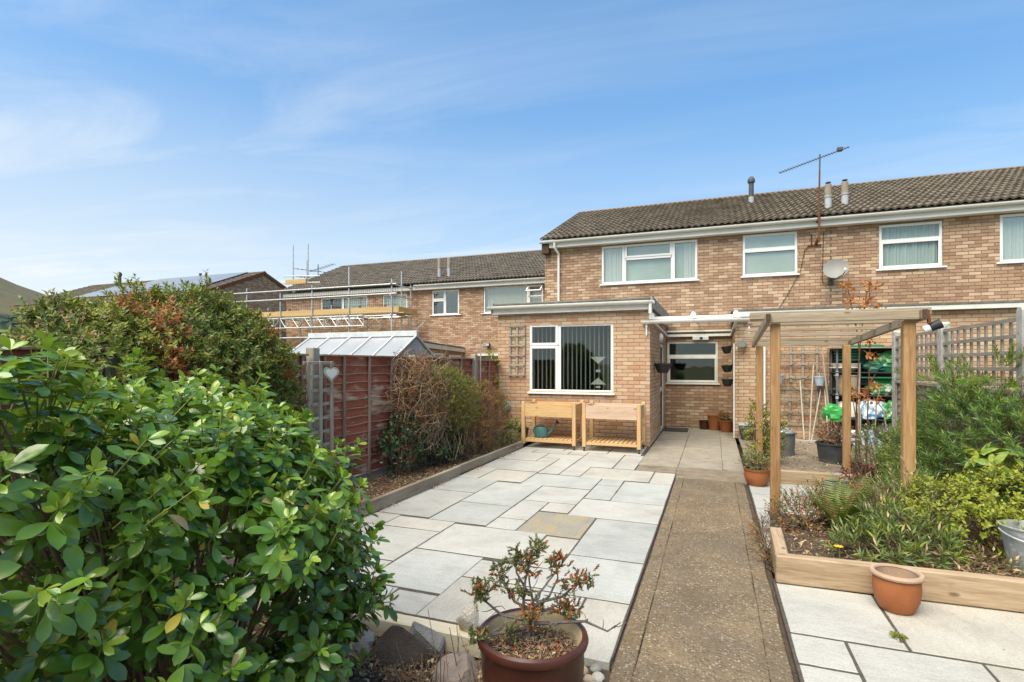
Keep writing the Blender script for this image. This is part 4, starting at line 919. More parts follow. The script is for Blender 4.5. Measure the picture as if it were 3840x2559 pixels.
# ------------------------------------------------------------------ neighbour's side extension, greenhouse, scaffolding
m_ = MB(); m_.box(-12.5, -9.46, 15.9, 19.38, 0, 2.2); se = m_.build('side_extension', 'brick_far', H3)
m_ = MB(); m_.add([(-12.6, 15.8, 2.36), (-9.40, 15.8, 2.36), (-9.40, 19.38, 2.22), (-12.6, 19.38, 2.22), (-12.6, 15.8, 2.42), (-9.40, 15.8, 2.42), (-9.40, 19.38, 2.28), (-12.6, 19.38, 2.28)], [(4, 5, 6, 7), (0, 1, 5, 4), (1, 2, 6, 5), (3, 2, 1, 0), (2, 3, 7, 6), (3, 0, 4, 7)]); m_.build('flat_roof', 'felt', se)
m_ = MB(); m_.add([(-9.395, 15.8, 2.20), (-9.395, 19.38, 2.08), (-9.395, 19.38, 2.215), (-9.395, 15.8, 2.355), (-9.44, 15.8, 2.20), (-9.44, 19.38, 2.08), (-9.44, 19.38, 2.215), (-9.44, 15.8, 2.355)], [(0, 1, 2, 3), (4, 7, 6, 5), (0, 4, 5, 1), (3, 2, 6, 7), (0, 3, 7, 4)]); m_.build('fascia', 'upvc_old', se, rec=True)
for y0, y1 in ((16.05, 16.45), (16.9, 17.6), (18.1, 19.1)):
    m_ = MB(); z0, z1 = 1.2, 2.04 - (y0 - 16) * .04
    for (a0, a1, q0, q1) in ((y0, y0 + .07, z0, z1), (y1 - .07, y1, z0, z1), (y0 + .07, y1 - .07, z1 - .07, z1), (y0 + .07, y1 - .07, z0, z0 + .07)): m_.box(-9.459, -9.42, a0, a1, q0, q1, .004)
    w_ = m_.build('window', 'upvc_old', H3)
    m_ = MB(); m_.box(-9.458, -9.44, y0 + .07, y1 - .07, z0 + .07, z1 - .07); m_.build('pane', 'frosted_reflect', w_)
m_ = MB(); m_.box(-8.84, -6.6, YT - .05, YT - .008, 1.93, 2.02, .004); gdp = m_.build('garage_door_frame', 'upvc_old', H3)
m_ = MB(); m_.box(-8.80, -6.6, YT - .03, YT - .0085, 0, 1.93); m_.build('dark_opening', 'room_dark', gdp)  # flat dark panel stands in for the unlit garage opening
fo = thing('flood_light', 'small black flood light on the brick wall beyond the red fence', 'lamp', (-8.33, YT - .1, 2.33))
m_ = MB(); m_.box(-8.42, -8.24, YT - .2, YT - .09, 2.30, 2.44, .02); m_.build('lamp_body', 'black_plastic', fo)
m_ = MB(); m_.box(-8.40, -8.26, YT - .206, YT - .201, 2.32, 2.42); m_.build('lens', 'galv', fo)
m_ = MB(); m_.box(-8.36, -8.30, YT - .09, YT - .008, 2.33, 2.41); m_.tube([(-8.33, YT - .1, 2.30), (-8.33, YT - .12, 2.22)], .035, 8); m_.build('bracket', 'black_plastic', fo)

GH = thing('greenhouse', 'lean-roofed greenhouse with white polycarbonate roof panels behind the red fence', 'greenhouse', (-8.9, 12, 0))
gx0, gx1, ye_, ze_, yr_, zr_ = -10.65, -7.2, 10.95, 1.72, 12.0, 2.33
npan = 5
for i in range(npan):
    xa = gx0 + (gx1 - gx0) * i / npan + .02; xb = gx0 + (gx1 - gx0) * (i + 1) / npan - .02
    m_ = MB(); m_.add([(xa, ye_, ze_), (xb, ye_, ze_), (xb, yr_, zr_), (xa, yr_, zr_)], [(0, 1, 2, 3)]); m_.build('roof_panel', 'poly_sheet', GH)
    m_ = MB(); m_.add([(xb, 2 * yr_ - ye_, ze_), (xa, 2 * yr_ - ye_, ze_), (xa, yr_, zr_), (xb, yr_, zr_)], [(0, 1, 2, 3)]); m_.build('roof_panel', 'poly_sheet', GH)
for i in range(npan + 1):
    x = gx0 + (gx1 - gx0) * i / npan; m_ = MB(); m_.bar((x, ye_ - .03, ze_ + .0), (x, yr_, zr_ + .02), .045, .04); m_.bar((x, 2 * yr_ - ye_ + .03, ze_), (x, yr_, zr_ + .02), .045, .04); m_.build('glazing_bar', 'aluminium', GH)
m_ = MB(); m_.box(gx0 - .03, gx1 + .03, yr_ - .05, yr_ + .05, zr_ + .0, zr_ + .14, .005); m_.build('ridge_board', 'aluminium', GH)
m_ = MB(); m_.box(gx0, gx1, ye_ - .04, ye_, ze_ - .05, ze_ + .02, .005); m_.build('eaves_bar', 'aluminium', GH)
m_ = MB(); m_.prism([(ye_, 0), (2 * yr_ - ye_, 0), (2 * yr_ - ye_, ze_ - .06), (yr_, zr_ - .06), (ye_, ze_ - .06)], 'x', gx1 - .02, gx1 - .005); m_.build('end_panel', 'poly_shade', GH, rec=True)
m_ = MB(); m_.box(gx0, gx1 - .03, ye_ + .005, ye_ + .02, 0, ze_ - .06); m_.build('side_panel', 'poly_shade', GH)

SF = thing('scaffolding', 'steel tube scaffolding with timber toe boards across the far brick house', 'scaffolding', (-14, 17.8, 0))
def pole(a, b, r=.028, nm='pole'): m_ = MB(); m_.tube([a, b], r, 8); return m_.build(nm, 'galv', SF, smooth=True)
UPX = {-19.3: 4.95, -17.4: 4.80, -15.7: 4.90, -13.83: 5.55, -11.8: 4.95}
for x, zt in UPX.items():
    pole((x, 17.8, 0), (x, 17.8, zt), nm='upright'); pole((x, 19.0, 0), (x, 19.0, 4.2), nm='upright')
    for z in (3.56, 4.37, 4.74):
        m_ = MB(); m_.box(x - .05, x + .05, 17.73, 17.85, z - .05, z + .05, .015); m_.build('coupler', 'rust', SF)
    pole((x + .06, 17.6, 3.55), (x + .06, 19.3, 3.55), nm='transom')
pole((-11.8, 18.5, 2.0), (-11.8, 18.5, 5.35), nm='upright'); pole((-11.75, 19.12, 1.5), (-11.75, 19.12, 4.95), nm='upright')
for z in (4.74, 4.37, 3.52, 2.72): pole((-20, 17.8 - .055, z), (-11.55, 17.8 - .055, z), nm='ledger')
for z in (4.74, 4.30): pole((-11.74, 17.6, z), (-11.74, 19.3, z), nm='guard_rail')
pole((-11.85, 18.0, 2.2), (-11.2, 19.2, 3.3), nm='brace')
for (y, x0, x1) in ((17.72, -19.0, -13.1), (18.95, -17.0, -12.2)):
    lt = MB(); lt.tube([(x0, y, 3.55), (x1, y, 3.55)], .024, 6); lt.tube([(x0, y, 3.14), (x1, y, 3.14)], .024, 6)
    x = x0; up = True
    while x < x1 - .2:
        lt.tube([(x, y, 3.14 if up else 3.55), (x + .33, y, 3.55 if up else 3.14)], .018, 6)
        if up is False and int(x * 3) % 2 == 0: lt.tube([(x + .33, y, 3.14), (x + .33, y, 3.55)], .016, 6)
        x += .33; up = not up
    lt.build('lattice_beam', 'galv', SF, smooth=True)
for i in range(4):
    m_ = MB(); m_.box(-19.8, -11.3, 17.86 + i * .24, 18.08 + i * .24, 3.60, 3.638, .004); m_.build('deck_board', 'ply_x', SF)
for x0, x1 in ((-20, -15.75), (-15.72, -11.55)):
    m_ = MB(); m_.box(x0, x1, 17.83, 17.868, 3.645, 3.87, .004); m_.build('toe_board', 'ply_x', SF)
m_ = MB(); m_.box(-11.55, -11.51, 17.84, 19.2, 3.645, 3.87, .004); m_.build('toe_board', 'ply_y', SF)
for i in range(7):                                           # wire mesh guards hung between rail and toe board
    xa = -19.9 + i * 1.2; xb = xa + 1.12; m_ = MB(); y = 17.86
    for k in range(12): x = xa + (xb - xa) * k / 11; m_.box(x - .0035, x + .0035, y, y + .006, 3.75, 4.72)
    for k in range(10): z = 3.75 + .97 * k / 9; m_.box(xa, xb, y + .001, y + .007, z - .0035, z + .0035)
    m_.build('mesh_guard', 'flue_dark', SF)
    m_ = MB(); m_.box(xa + .5, xa + .62, y - .02, y - .005, 3.78, 3.95, .004); m_.build('mesh_clip', 'flue_dark', SF)
CS = thing('scaffold_tower', 'scaffold poles with plywood board rising behind the far roof', 'scaffolding', (-18, 20.5, 0))
def pole2(a, b, r=.028): m_ = MB(); m_.tube([a, b], r, 8); m_.build('pole', 'galv', CS, smooth=True)
yS = 20.2
pole2((-18.95, yS, 0), (-18.95, yS, 7.35)); pole2((-18.05, yS, 0), (-18.05, yS, 7.33)); pole2((-18.75, yS + .7, 4), (-18.75, yS + .7, 6.7))
for z in (5.45, 5.75): pole2((-19.5, yS - .06, z + .1), (-17.3, yS - .06, z))
m_ = MB(); m_.box(-19.3, -18.1, yS - .15, yS - .11, 5.43, 5.66, .004); m_.build('toe_board', 'ply_x', CS)
m_ = MB(); m_.box(-18.1, -18.06, yS - .15, yS + .9, 5.43, 5.66, .004); m_.build('toe_board', 'ply_y', CS)
def yagi(t, a, b, n, el, mt, up=(0, 0, 1), tilt=0.0):
    a, b = Vector(a), Vector(b); m_ = MB(); m_.tube([a, b], .012, 6); bo = m_.build('boom', mt, t)
    d = (b - a).normalized(); sd_ = d.cross(Vector(up)).normalized(); sd_ = Matrix.Rotation(tilt, 3, d) @ sd_
    for i in range(n):
        p = a.lerp(b, (i + .5) / n); L = el * (1 - .35 * i / n); m_ = MB(); m_.tube([p - sd_ * L / 2, p + sd_ * L / 2], .0065, 5); m_.build('element', mt, bo)
    return bo
ANT = thing('tv_aerial', 'cluster of dark television aerials above the scaffolded roof', 'aerial', (-18.1, 21, 5))
m_ = MB(); m_.tube([(-18.15, 21, 5.0), (-18.15, 21, 6.5)], .02, 8); m_.build('mast', 'flue_dark', ANT)
yagi(ANT, (-19.6, 20.9, 6.38), (-17.4, 21.2, 6.05), 9, .5, 'flue_dark'); yagi(ANT, (-19.4, 20.9, 5.95), (-17.3, 21.2, 5.75), 9, .5, 'flue_dark'); yagi(ANT, (-19.0, 21.4, 6.25), (-17.0, 20.8, 6.42), 9, .45, 'flue_dark')

# ------------------------------------------------------------------ aerial, dish, cable on our house wall
AE = thing('tv_aerial', 'rusty mast with long comb-like television aerial above the gutter', 'aerial', (2.28, 14.0, 4.4))
ax_, ay_ = 2.265, 13.92
m_ = MB(); m_.tube([(ax_, ay_, 4.40), (ax_, ay_, 5.4), (ax_ + .01, ay_, 6.05)], [.02, .02, .018], 8); m_.build('mast', 'rust', AE, smooth=True)
m_ = MB(); m_.tube([(ax_ + .01, ay_, 6.0), (ax_ + .015, ay_, 6.42)], .016, 8); m_.build('mast_top', 'flue_dark', AE, smooth=True)
for z in (4.40, 4.83):
    m_ = MB(); m_.bar((ax_ - .01, 14.29, z + .04), (ax_, ay_, z + .12), .05, .06); m_.bar((ax_ - .18, 14.285, z), (ax_ + .10, 14.285, z), .03, .03); m_.bar((ax_ - .1, 14.285, z - .0), (ax_ - .1, 14.285, z + .28), .03, .03); m_.build('bracket', 'rust', AE)
bo = yagi(AE, (1.40, 13.55, 5.98), (2.95, 14.35, 6.66), 26, .09, 'flue_dark', tilt=R(62))
m_ = MB(); m_.box(2.68, 2.80, 14.2, 14.3, 6.55, 6.64, .015); m_.build('junction_box', 'flue_dark', bo)
DS = thing('satellite_dish', 'grey oval satellite dish on the upper brick wall', 'satellite dish', (2.62, 14.1, 3.75))
T = Matrix.Translation((2.62, 14.02, 3.77)) @ Matrix.Rotation(R(-14), 4, 'Z') @ Matrix.Rotation(R(72), 4, 'X')
prof = [(0.0, 0.0)] + [(.255 * t / 6, .06 * (t / 6) ** 2) for t in range(1, 7)]
m_ = MB(); m_.lathe(prof, (0, 0, 0), 28, T, 1.0, 0.94); m_.lathe([(r, z - .012) for r, z in prof][::-1], (0, 0, 0), 28, T, 1.0, .94); m_.build('reflector', 'dish_grey', DS, smooth=True)
m_ = MB(); m_.tube([(2.55, 13.98, 3.52), (2.70, 13.70, 3.60), (2.74, 13.66, 3.68)], .012, 6); m_.build('feed_arm', 'flue_dark', DS)
m_ = MB(); m_.lathe([(.0, 0), (.03, .0), (.03, .09), (.02, .12), (0, .12)], (0, 0, 0), 12, Matrix.Translation((2.74, 13.64, 3.68)) @ Matrix.Rotation(R(-60), 4, 'X')); m_.build('receiver', 'upvc_old', DS, smooth=True)
m_ = MB(); m_.tube([(2.56, 14.28, 3.55), (2.56, 14.12, 3.60), (2.60, 14.06, 3.72)], .018, 8); m_.box(2.50, 2.62, 14.27, 14.29, 3.46, 3.66); m_.build('wall_mount', 'flue_dark', DS)
m_ = MB(); m_.tube([(2.10, 14.26, 4.40), (2.02, 14.27, 4.30), (1.93, 14.275, 3.8), (1.62, 14.275, 3.20), (1.36, 14.275, 2.75)], .007, 5); tag(m_.build('cable', 'cable_black', None, loc=(2.0, 14.27, 3.0)), 'thin black cable running slantwise down the wall from aerial to flat roof', 'cable')
m_ = MB(); m_.tube([(2.42, 14.28, 4.72), (2.40, 14.27, 4.2), (2.38, 14.27, 3.62), (2.40, 14.27, 3.50), (2.55, 14.26, 3.46)], .007, 5); tag(m_.build('cable', 'cable_black', None, loc=(2.4, 14.27, 3.5)), 'thin black cable dropping straight down to the satellite dish', 'cable')

# ------------------------------------------------------------------ left boundary: red lap fence
XF = -4.30
LF = thing('lap_fence', 'weathered red lap fence of boards and battens along the left boundary', 'fence', (XF, 6.6, 0))
def lap_panel(y0, y1, z0=0.17, z1=1.69, nb=14, battens=()):
    t = reg(bpy.data.objects.new('fence_panel', None), LF, (XF, (y0 + y1) / 2, 0)); ex = (z1 - z0) / nb
    for k in range(nb):
        zb = z0 + k * ex; n = 22; V = []; ph = rnd.uniform(0, 9); am = rnd.uniform(.003, .008)
        for i in range(n + 1):
            y = y0 + (y1 - y0) * i / n; wv = am * math.sin(y * 5 + ph) + am * .6 * math.sin(y * 13 + ph * 2)
            V += [(XF - .004, y, zb + ex + .02), (XF + .010, y, zb + .007 + wv), (XF + .0115, y, zb + wv), (XF + .001, y, zb + wv)]
        F = []; mi = []
        for i in range(n):
            a = i * 4; F += [(a, a + 1, a + 5, a + 4), (a + 1, a + 2, a + 6, a + 5), (a + 2, a + 3, a + 7, a + 6)]; mi += [0, 1, 1]
        me = mkmesh('board', [Vector(q) - WL[t] for q in V], [f[::-1] for f in F], ['fence_red', 'fence_edge'], mi)
        reg(bpy.data.objects.new('board', me), t, WL[t])
    for y in battens:
        m_ = MB(); m_.box(XF + .012, XF + .04, y - .019, y + .019, z0 - .03, z1 + .01, .004); m_.build('batten', 'batten', t)
    m_ = MB(); m_.box(XF - .03, XF + .045, y0, y1, z1 + .005, z1 + .028, .004); m_.build('capping', 'batten', t)
    m_ = MB(); m_.box(XF - .02, XF + .0, y0, y1, 0.0, z0 - .005, .004); m_.build('gravel_board', 'grey_y', t)
lap_panel(5.0, 7.03, battens=(5.06, 5.41, 5.92, 6.44, 6.95))
lap_panel(7.15, 9.20, battens=(7.2, 7.6, 8.13, 8.67, 9.15))
lap_panel(9.36, 10.52, z1=1.66, battens=(9.42, 9.95, 10.45))
lap_panel(2.75, 4.78, battens=(2.8, 3.4, 4.1, 4.7)); lap_panel(0.6, 2.65, battens=(.7, 1.3, 2.0, 2.6))
for y, zt in ((2.7, 1.75), (4.89, 1.79), (7.09, 1.74), (9.28, 1.79)):
    m_ = MB(); m_.box(XF - .055, XF + .055, y - .06, y + .055, -.1, zt, .008); m_.build('post', 'grey_z', LF)
TR = thing('trellis', 'narrow grey ladder trellis standing against the red fence', 'trellis', (-4.2, 4.87, 0.06))
for y in (4.68, 4.875, 5.06): m_ = MB(); m_.box(-4.184, -4.164, y - .022, y + .022, .06, 1.63, .003); m_.build('upright', 'grey_z', TR)
for k in range(10): z = 1.615 - k * .157; m_ = MB(); m_.box(-4.205, -4.186, 4.62, 5.10, z - .018, z + .018, .003); m_.build('rail', 'grey_y', TR)
HT = thing('heart_ornament', 'heart-shaped ornament with white mirror hanging on the trellis', 'ornament', (-4.15, 5.02, 1.5))
hp = []
for k in range(28):
    t = 2 * math.pi * k / 28; hp.append((16 * math.sin(t) ** 3, 13 * math.cos(t) - 5 * math.cos(2 * t) - 2 * math.cos(3 * t) - math.cos(4 * t)))
T = Matrix.Translation((-4.14, 5.0, 1.49)) @ Matrix.Rotation(R(-22), 4, 'Z')
def heart(s, th, x, mt, nm, half=None):
    m_ = MB(); P = [(p * s, q * s) for p, q in hp]; n = len(P)
    V = [T @ Vector((x, p, q)) for p, q in P] + [T @ Vector((x + th, p, q)) for p, q in P]
    m_.add(V, [tuple(range(n)), tuple(range(n, 2 * n))[::-1]] + [(i, i + n, (i + 1) % n + n, (i + 1) % n) for i in range(n)]); return m_.build(nm, mt, HT, rec=True)
heart(.0062, .016, 0, 'heart_green', 'heart_back'); heart(.0044, .006, .017, 'mirror_white', 'mirror')
m_ = MB(); m_.tube([(-4.14, 5.0, 1.56), (-4.16, 5.02, 1.62)], .004, 5); m_.build('hook', 'rust', HT)
WT = thing('wall_trellis', 'narrow grey wooden trellis fixed to the extension wall', 'trellis', (-3.9, 10.55, 1.33))
for x, dx in ((-4.045, -.012), (-3.885, -.012), (-3.725, -.012)): m_ = MB(); m_.bar((x, 10.548, 2.43), (x + dx, 10.548, 1.335), .042, .02, (0, 1, 0)); m_.build('upright', 'grey_z', WT)
for k in range(6): z = 2.41 - k * .208; m_ = MB(); m_.box(-4.065, -3.715, 10.520, 10.535, z - .017, z + .017, .003); m_.build('rail', 'grey_x', WT)
CN = MB(); CN.tube([(-4.22, 9.40, .0), (-4.22, 9.40, 2.08)], .013, 6); CN.tube([(-4.30, 9.34, 1.92), (-4.13, 9.46, 1.90)], .009, 5); tag(CN.build('garden_cane', 'cane_grey', None, loc=(-4.22, 9.4, 0)), 'tall thin cane with a short crosspiece beside the far fence post', 'cane')

# ------------------------------------------------------------------ bed edging and sleepers
def beam(name, label, a, b, w, h, mt, cat, group=None, top=None):
    m_ = MB(); a, b = Vector(a), Vector(b); m_.bar(a, b, w, h, c=.008)
    return tag(m_.build(name, mt, None, loc=((a + b) / 2 - Vector((0, 0, h / 2)))), label, cat, group)
gE = 'timber edging along the left bed'
beam('edging_timber', 'nearest grey timber edging board beside the green shrub', (-3.455, 2.9, .085), (-3.445, 4.75, .085), .055, .17, 'edge_timber', 'edging', gE)
beam('edging_timber', 'grey timber edging board in the middle of the left bed edge', (-3.445, 4.76, .07), (-3.435, 6.9, .065), .055, .145, 'edge_timber', 'edging', gE)
beam('edging_timber', 'grey timber edging board leading to the wooden planter table', (-3.46, 6.8, .07), (-3.455, 9.7, .06), .055, .13, 'edge_timber', 'edging', gE)
beam('edging_timber', 'pale yellowish timber edging in front of the patio behind the rocks', (-3.4, 2.885, -.062), (-0.95, 2.885, -.062), .11, .12, 'pale_timber', 'edging')
gS = 'timber sleepers round the raised beds'
beam('sleeper', 'long front sleeper of the raised bed behind the leaning terracotta pot', (.425, 4.345, .106), (3.0, 4.42, .106), .085, .20, 'sleeper_x', 'sleeper', gS)
beam('sleeper', 'short side sleeper of the raised bed next to the concrete path', (.475, 4.40, .098), (.50, 5.08, .098), .09, .20, 'sleeper_y', 'sleeper', gS)
beam('sleeper', 'back sleeper under the pergola behind the small potted plant', (.44, 8.0, .075), (1.74, 8.0, .075), .10, .19, 'sleeper_x', 'sleeper', gS)
beam('sleeper', 'side sleeper running along the right bed under the pergola', (1.715, 7.94, .085), (1.80, 5.2, .085), .10, .19, 'sleeper_y', 'sleeper', gS)

# ------------------------------------------------------------------ pergola
PG = thing('pergola', 'wooden pergola with honey posts and greying rafters over the raised beds', 'pergola', (1.1, 7.1, 0))
for (x, y, zb, zt, s) in ((.565, 5.80, -.05, 2.0, .086), (1.655, 5.80, .0, 2.0, .095), (.62, 8.5, .0, 1.862, .086), (1.70, 8.42, .0, 1.862, .09)):
    m_ = MB(); m_.box(x - s / 2, x + s / 2, y - s / 2, y + s / 2, zb, zt, .006); m_.build('post', 'honey_z', PG)
for (a, b) in (((.492, 5.66, 2.042), (.555, 8.75, 1.898)), ((1.738, 5.66, 2.042), (1.775, 8.75, 1.898))):
    m_ = MB(); m_.bar(a, b, .045, .088, c=.004); bm_ = m_.build('side_beam', 'silver_y', PG)
    m_ = MB(); m_.bar((a[0], a[1] - .002, a[2]), (a[0], a[1] - .0005, a[2]), .043, .086); m_.build('end_grain', 'end_grain', bm_)
m_ = MB(); m_.box(.517, 1.713, 5.70, 5.745, 2.002, 2.086, .004); m_.build('header', 'silver_x', PG)
m_ = MB(); m_.box(.585, 1.75, 8.56, 8.605, 1.862, 1.938, .004); m_.build('header', 'silver_x', PG)
for k in range(5):
    t = k / 4; y = 5.96 + t * 2.45; z = 2.088 - t * .139
    m_ = MB(); m_.box(.345 + .06 * t, 1.875 + .03 * t, y - .020, y + .020, z - (.032 if k == 0 else .022), z + (.04 if k == 0 else .022), .004); m_.build('rafter', 'silver_x', PG)
LG = thing('security_light', 'black and white security spotlight fixed to the right pergola beam', 'lamp', (1.80, 5.72, 1.95))
T = Matrix.Translation((1.80, 5.70, 1.93)) @ Matrix.Rotation(R(65), 4, 'Y') @ Matrix.Rotation(R(12), 4, 'X')
m_ = MB(); m_.lathe([(0, 0), (.034, 0), (.036, .045), (.034, .05)], (0, 0, -.06), 16, T); m_.build('lamp_body', 'upvc', LG, smooth=True)
m_ = MB(); m_.lathe([(.037, 0), (.04, .05), (.044, .085), (.040, .085), (.0, .07)], (0, 0, -.012), 16, T); m_.build('hood', 'black_plastic', LG, smooth=True)
m_ = MB(); m_.bar((1.765, 5.68, 2.08), (1.775, 5.68, 1.96), .035, .02); m_.build('bracket', 'rust', LG)

# ------------------------------------------------------------------ right boundary: concrete posts, trellis, lap boards
XG = 2.86
posts_y = [0.84, 2.78, 4.72, 6.66, 8.64, 10.6]
RF = thing('trellis_topped_fence', 'grey lap fence topped with square trellis between pale concrete posts at the right', 'fence', (XG, 7.6, 0))
for y in posts_y:
    zt = 2.16; m_ = MB(); m_.prism([(y - .055, -.1), (y + .055, -.1), (y + .055, zt - .03), (y + .03, zt), (y - .03, zt), (y - .055, zt - .03)], 'x', XG - .05, XG + .05); m_.build('post', 'concrete_post', RF, rec=True)
for i in range(5):
    y0, y1 = posts_y[i] + .06, posts_y[i + 1] - .06; zt0, zt1 = 2.02 + .03 * (2 - i), 2.02
    t = reg(bpy.data.objects.new('trellis', None), RF, (XG, (y0 + y1) / 2, 1.3)); zt = 2.04; n = 5
    for k in range(n):
        z = zt - .166 * k; m_ = MB(); m_.bar((XG - .022, y0, z + .008), (XG - .022, y1, z), .018, .040); m_.build('rail', 'grey_y', t)
    nv = 11
    for k in range(nv):
        y = y0 + .03 + (y1 - y0 - .06) * k / (nv - 1); m_ = MB(); m_.box(XG - .010, XG + .010, y - .021, y + .021, 1.36, zt + .022, .003); m_.build('upright', 'grey_z', t)
    p = reg(bpy.data.objects.new('fence_panel', None), RF, (XG, (y0 + y1) / 2, 0))
    for k in range(10):
        z = .12 + k * .115; m_ = MB(); m_.add([(XG - .012, y0, z), (XG - .012, y1, z + rnd.uniform(-.006, .006)), (XG + .006, y1, z + .13), (XG + .006, y0, z + .13), (XG - .002, y0, z), (XG - .002, y1, z)], [(0, 3, 2, 1), (0, 1, 5, 4)]); m_.build('board', 'grey_y', p)
    m_ = MB(); m_.box(XG - .045, XG + .03, y0, y1, 1.29, 1.335, .004); m_.build('capping', 'grey_y', p)
    for y in (y0 + .03, (y0 + y1) / 2, y1 - .03): m_ = MB(); m_.box(XG - .04, XG - .014, y - .02, y + .02, .1, 1.285, .004); m_.build('batten', 'grey_z', p)

# ------------------------------------------------------------------ planter tables, watering can, pots by the extension
def planter(x0, x1, label, fr, pl):
    y0, y1 = 9.66, 10.32; t = thing('planter_table', label, 'planter', ((x0 + x1) / 2, (y0 + y1) / 2, 0), 'wooden planter tables on castors')
    for x in (x0, x1):
        for y in (y0, y1):
            m_ = MB(); m_.box(x - .034, x + .034, y - .03, y + .03, .075, .885, .006); lg = m_.build('leg', fr + 'z', t)
            m_ = MB(); m_.lathe([(0, -.012), (.03, -.012), (.032, 0), (.03, .012), (0, .012)], (0, 0, 0), 14, Matrix.Translation((x, y - .01, .032)) @ Matrix.Rotation(R(90), 4, 'Y')); m_.box(x - .018, x + .018, y - .018, y + .012, .05, .078); m_.build('castor', 'black_plastic', lg)
    for y in (y0 - .028, y1 + .005): m_ = MB(); m_.box(x0 + .036, x1 - .036, y, y + .022, .60, .845, .003); m_.build('side_board', pl + 'x', t)
    for x in (x0 - .012, x1 - .012): m_ = MB(); m_.box(x, x + .022, y0 + .032, y1 - .032, .60, .845, .003); m_.build('end_board', pl + 'y', t)
    m_ = MB(); m_.box(x0 + .036, x1 - .036, y0, y1, .61, .64); m_.build('tray_floor', pl + 'x', t)
    for y in (y0, y1): m_ = MB(); m_.box(x0 + .036, x1 - .036, y - .012, y + .012, .115, .165, .003); m_.build('shelf_rail', fr + 'x', t)
    n = 11
    for k in range(n): x = x0 + .09 + (x1 - x0 - .18) * k / (n - 1); m_ = MB(); m_.box(x - .032, x + .032, y0 + .0, y1 + .0, .167, .182, .003); m_.build('shelf_slat', fr + 'y', t)
    for x in (x0, x1): m_ = MB(); m_.box(x - .010, x + .010, y0 + .032, y1 - .032, .115, .165, .003); m_.build('shelf_rail', fr + 'y', t)
planter(-3.43, -2.43, 'yellowish wooden planter table on castors holding the watering can', 'pine_', 'pine_')
planter(-2.24, -1.245, 'pale pinkish wooden planter table on castors with empty slatted shelf', 'pine_', 'pinepale_')
WC = thing('watering_can', 'teal plastic watering can on the left planter shelf', 'watering can', (-3.12, 9.9, .183))
T = Matrix.Translation((-3.12, 9.82, .183)) @ Matrix.Rotation(R(8), 4, 'Z')
m_ = MB(); m_.lathe([(.10, 0), (.115, .01), (.12, .06), (.118, .17), (.10, .205), (.06, .215), (.055, .20)], (0, 0, 0), 20, T, 1.15, .8); m_.build('body', 'can_teal', WC, smooth=True)
m_ = MB(); m_.tube([T @ Vector(q) for q in ((.10, 0, .05), (.19, 0, .12), (.26, 0, .22), (.30, 0, .29))], [.04, .024, .017, .016], 10); m_.build('spout', 'can_teal', WC, smooth=True)
m_ = MB(); m_.lathe([(.016, 0), (.035, .03), (.038, .045), (0, .05)], (0, 0, 0), 14, T @ Matrix.Translation((.295, 0, .28)) @ Matrix.Rotation(R(35), 4, 'Y')); m_.build('rose', 'black_plastic', WC, smooth=True)
m_ = MB(); m_.tube([T @ Vector(q) for q in ((-.12, 0, .06), (-.165, 0, .12), (-.13, 0, .20), (-.05, 0, .245), (.04, 0, .235), (.07, 0, .20))], .014, 8); m_.build('handle', 'can_teal', WC, smooth=True)
HR = thing('hose_reel', 'round pale green hose reel on the wall by the brown shrub', 'hose reel', (-4.12, 10.5, .73))
T = Matrix.Translation((-4.14, 10.5, .73)) @ Matrix.Rotation(R(90), 4, 'X')
m_ = MB(); m_.lathe([(.095, -.02), (.112, -.01), (.112, .02), (.095, .03), (.085, .015), (.085, -.015)], (0, 0, 0), 26, T); m_.build('rim', 'hose_green', HR, smooth=True)
m_ = MB(); m_.lathe([(0, .0), (.065, 0), (.065, .02), (0, .03)], (0, 0, 0), 20, T); m_.build('hub', 'hose_green', HR, smooth=True)
m_ = MB(); m_.box(-4.22, -4.06, 10.48, 10.5, .72, .74); m_.box(-4.15, -4.13, 10.48, 10.5, .64, .82); m_.box(-4.16, -4.12, 10.5, 10.572, .70, .76); m_.build('spoke', 'hose_green', HR)
m_ = MB(); m_.box(-3.78, -3.45, 10.545, 10.565, .655, .685, .003); tag(m_.build('wall_bracket', 'rust', None, loc=(-3.6, 10.55, .66)), 'rusty bar bracket on the wall behind the left planter table', 'bracket')
def pot(name, label, x, y, z, rt, rb, h, mt, group=None, soil='soil', rim=.012, fill=.82, n=24, lip=.02, prof=None):
    t = thing(name, label, 'pot', (x, y, z), group)
    P = prof or [(rb, 0), (rb + (rt - rb) * .5, h * .5), (rt - .004, h - lip - .004), (rt + rim, h - lip), (rt + rim, h), (rt - .012, h), (rt - .016, h * .9), (rb + (rt - rb) * fill * .9, h * fill * .95)]
    m_ = MB(); m_.lathe(P, (x, y, z), n); m_.build('pot_body', mt, t, smooth=True)
    if soil:
        rs = rb + (rt - rb) * fill - .012; m_ = MB(); m_.lathe([(rs + .01, h * fill), (rs * .5, h * fill + .012), (0, h * fill + .006)], (x, y, z), n); m_.build('compost', soil, t, smooth=True)
    return t
tr_ = thing('planting_trough', 'black rectangular trough beside the left planter table', 'planter', (-3.85, 10.3, 0))
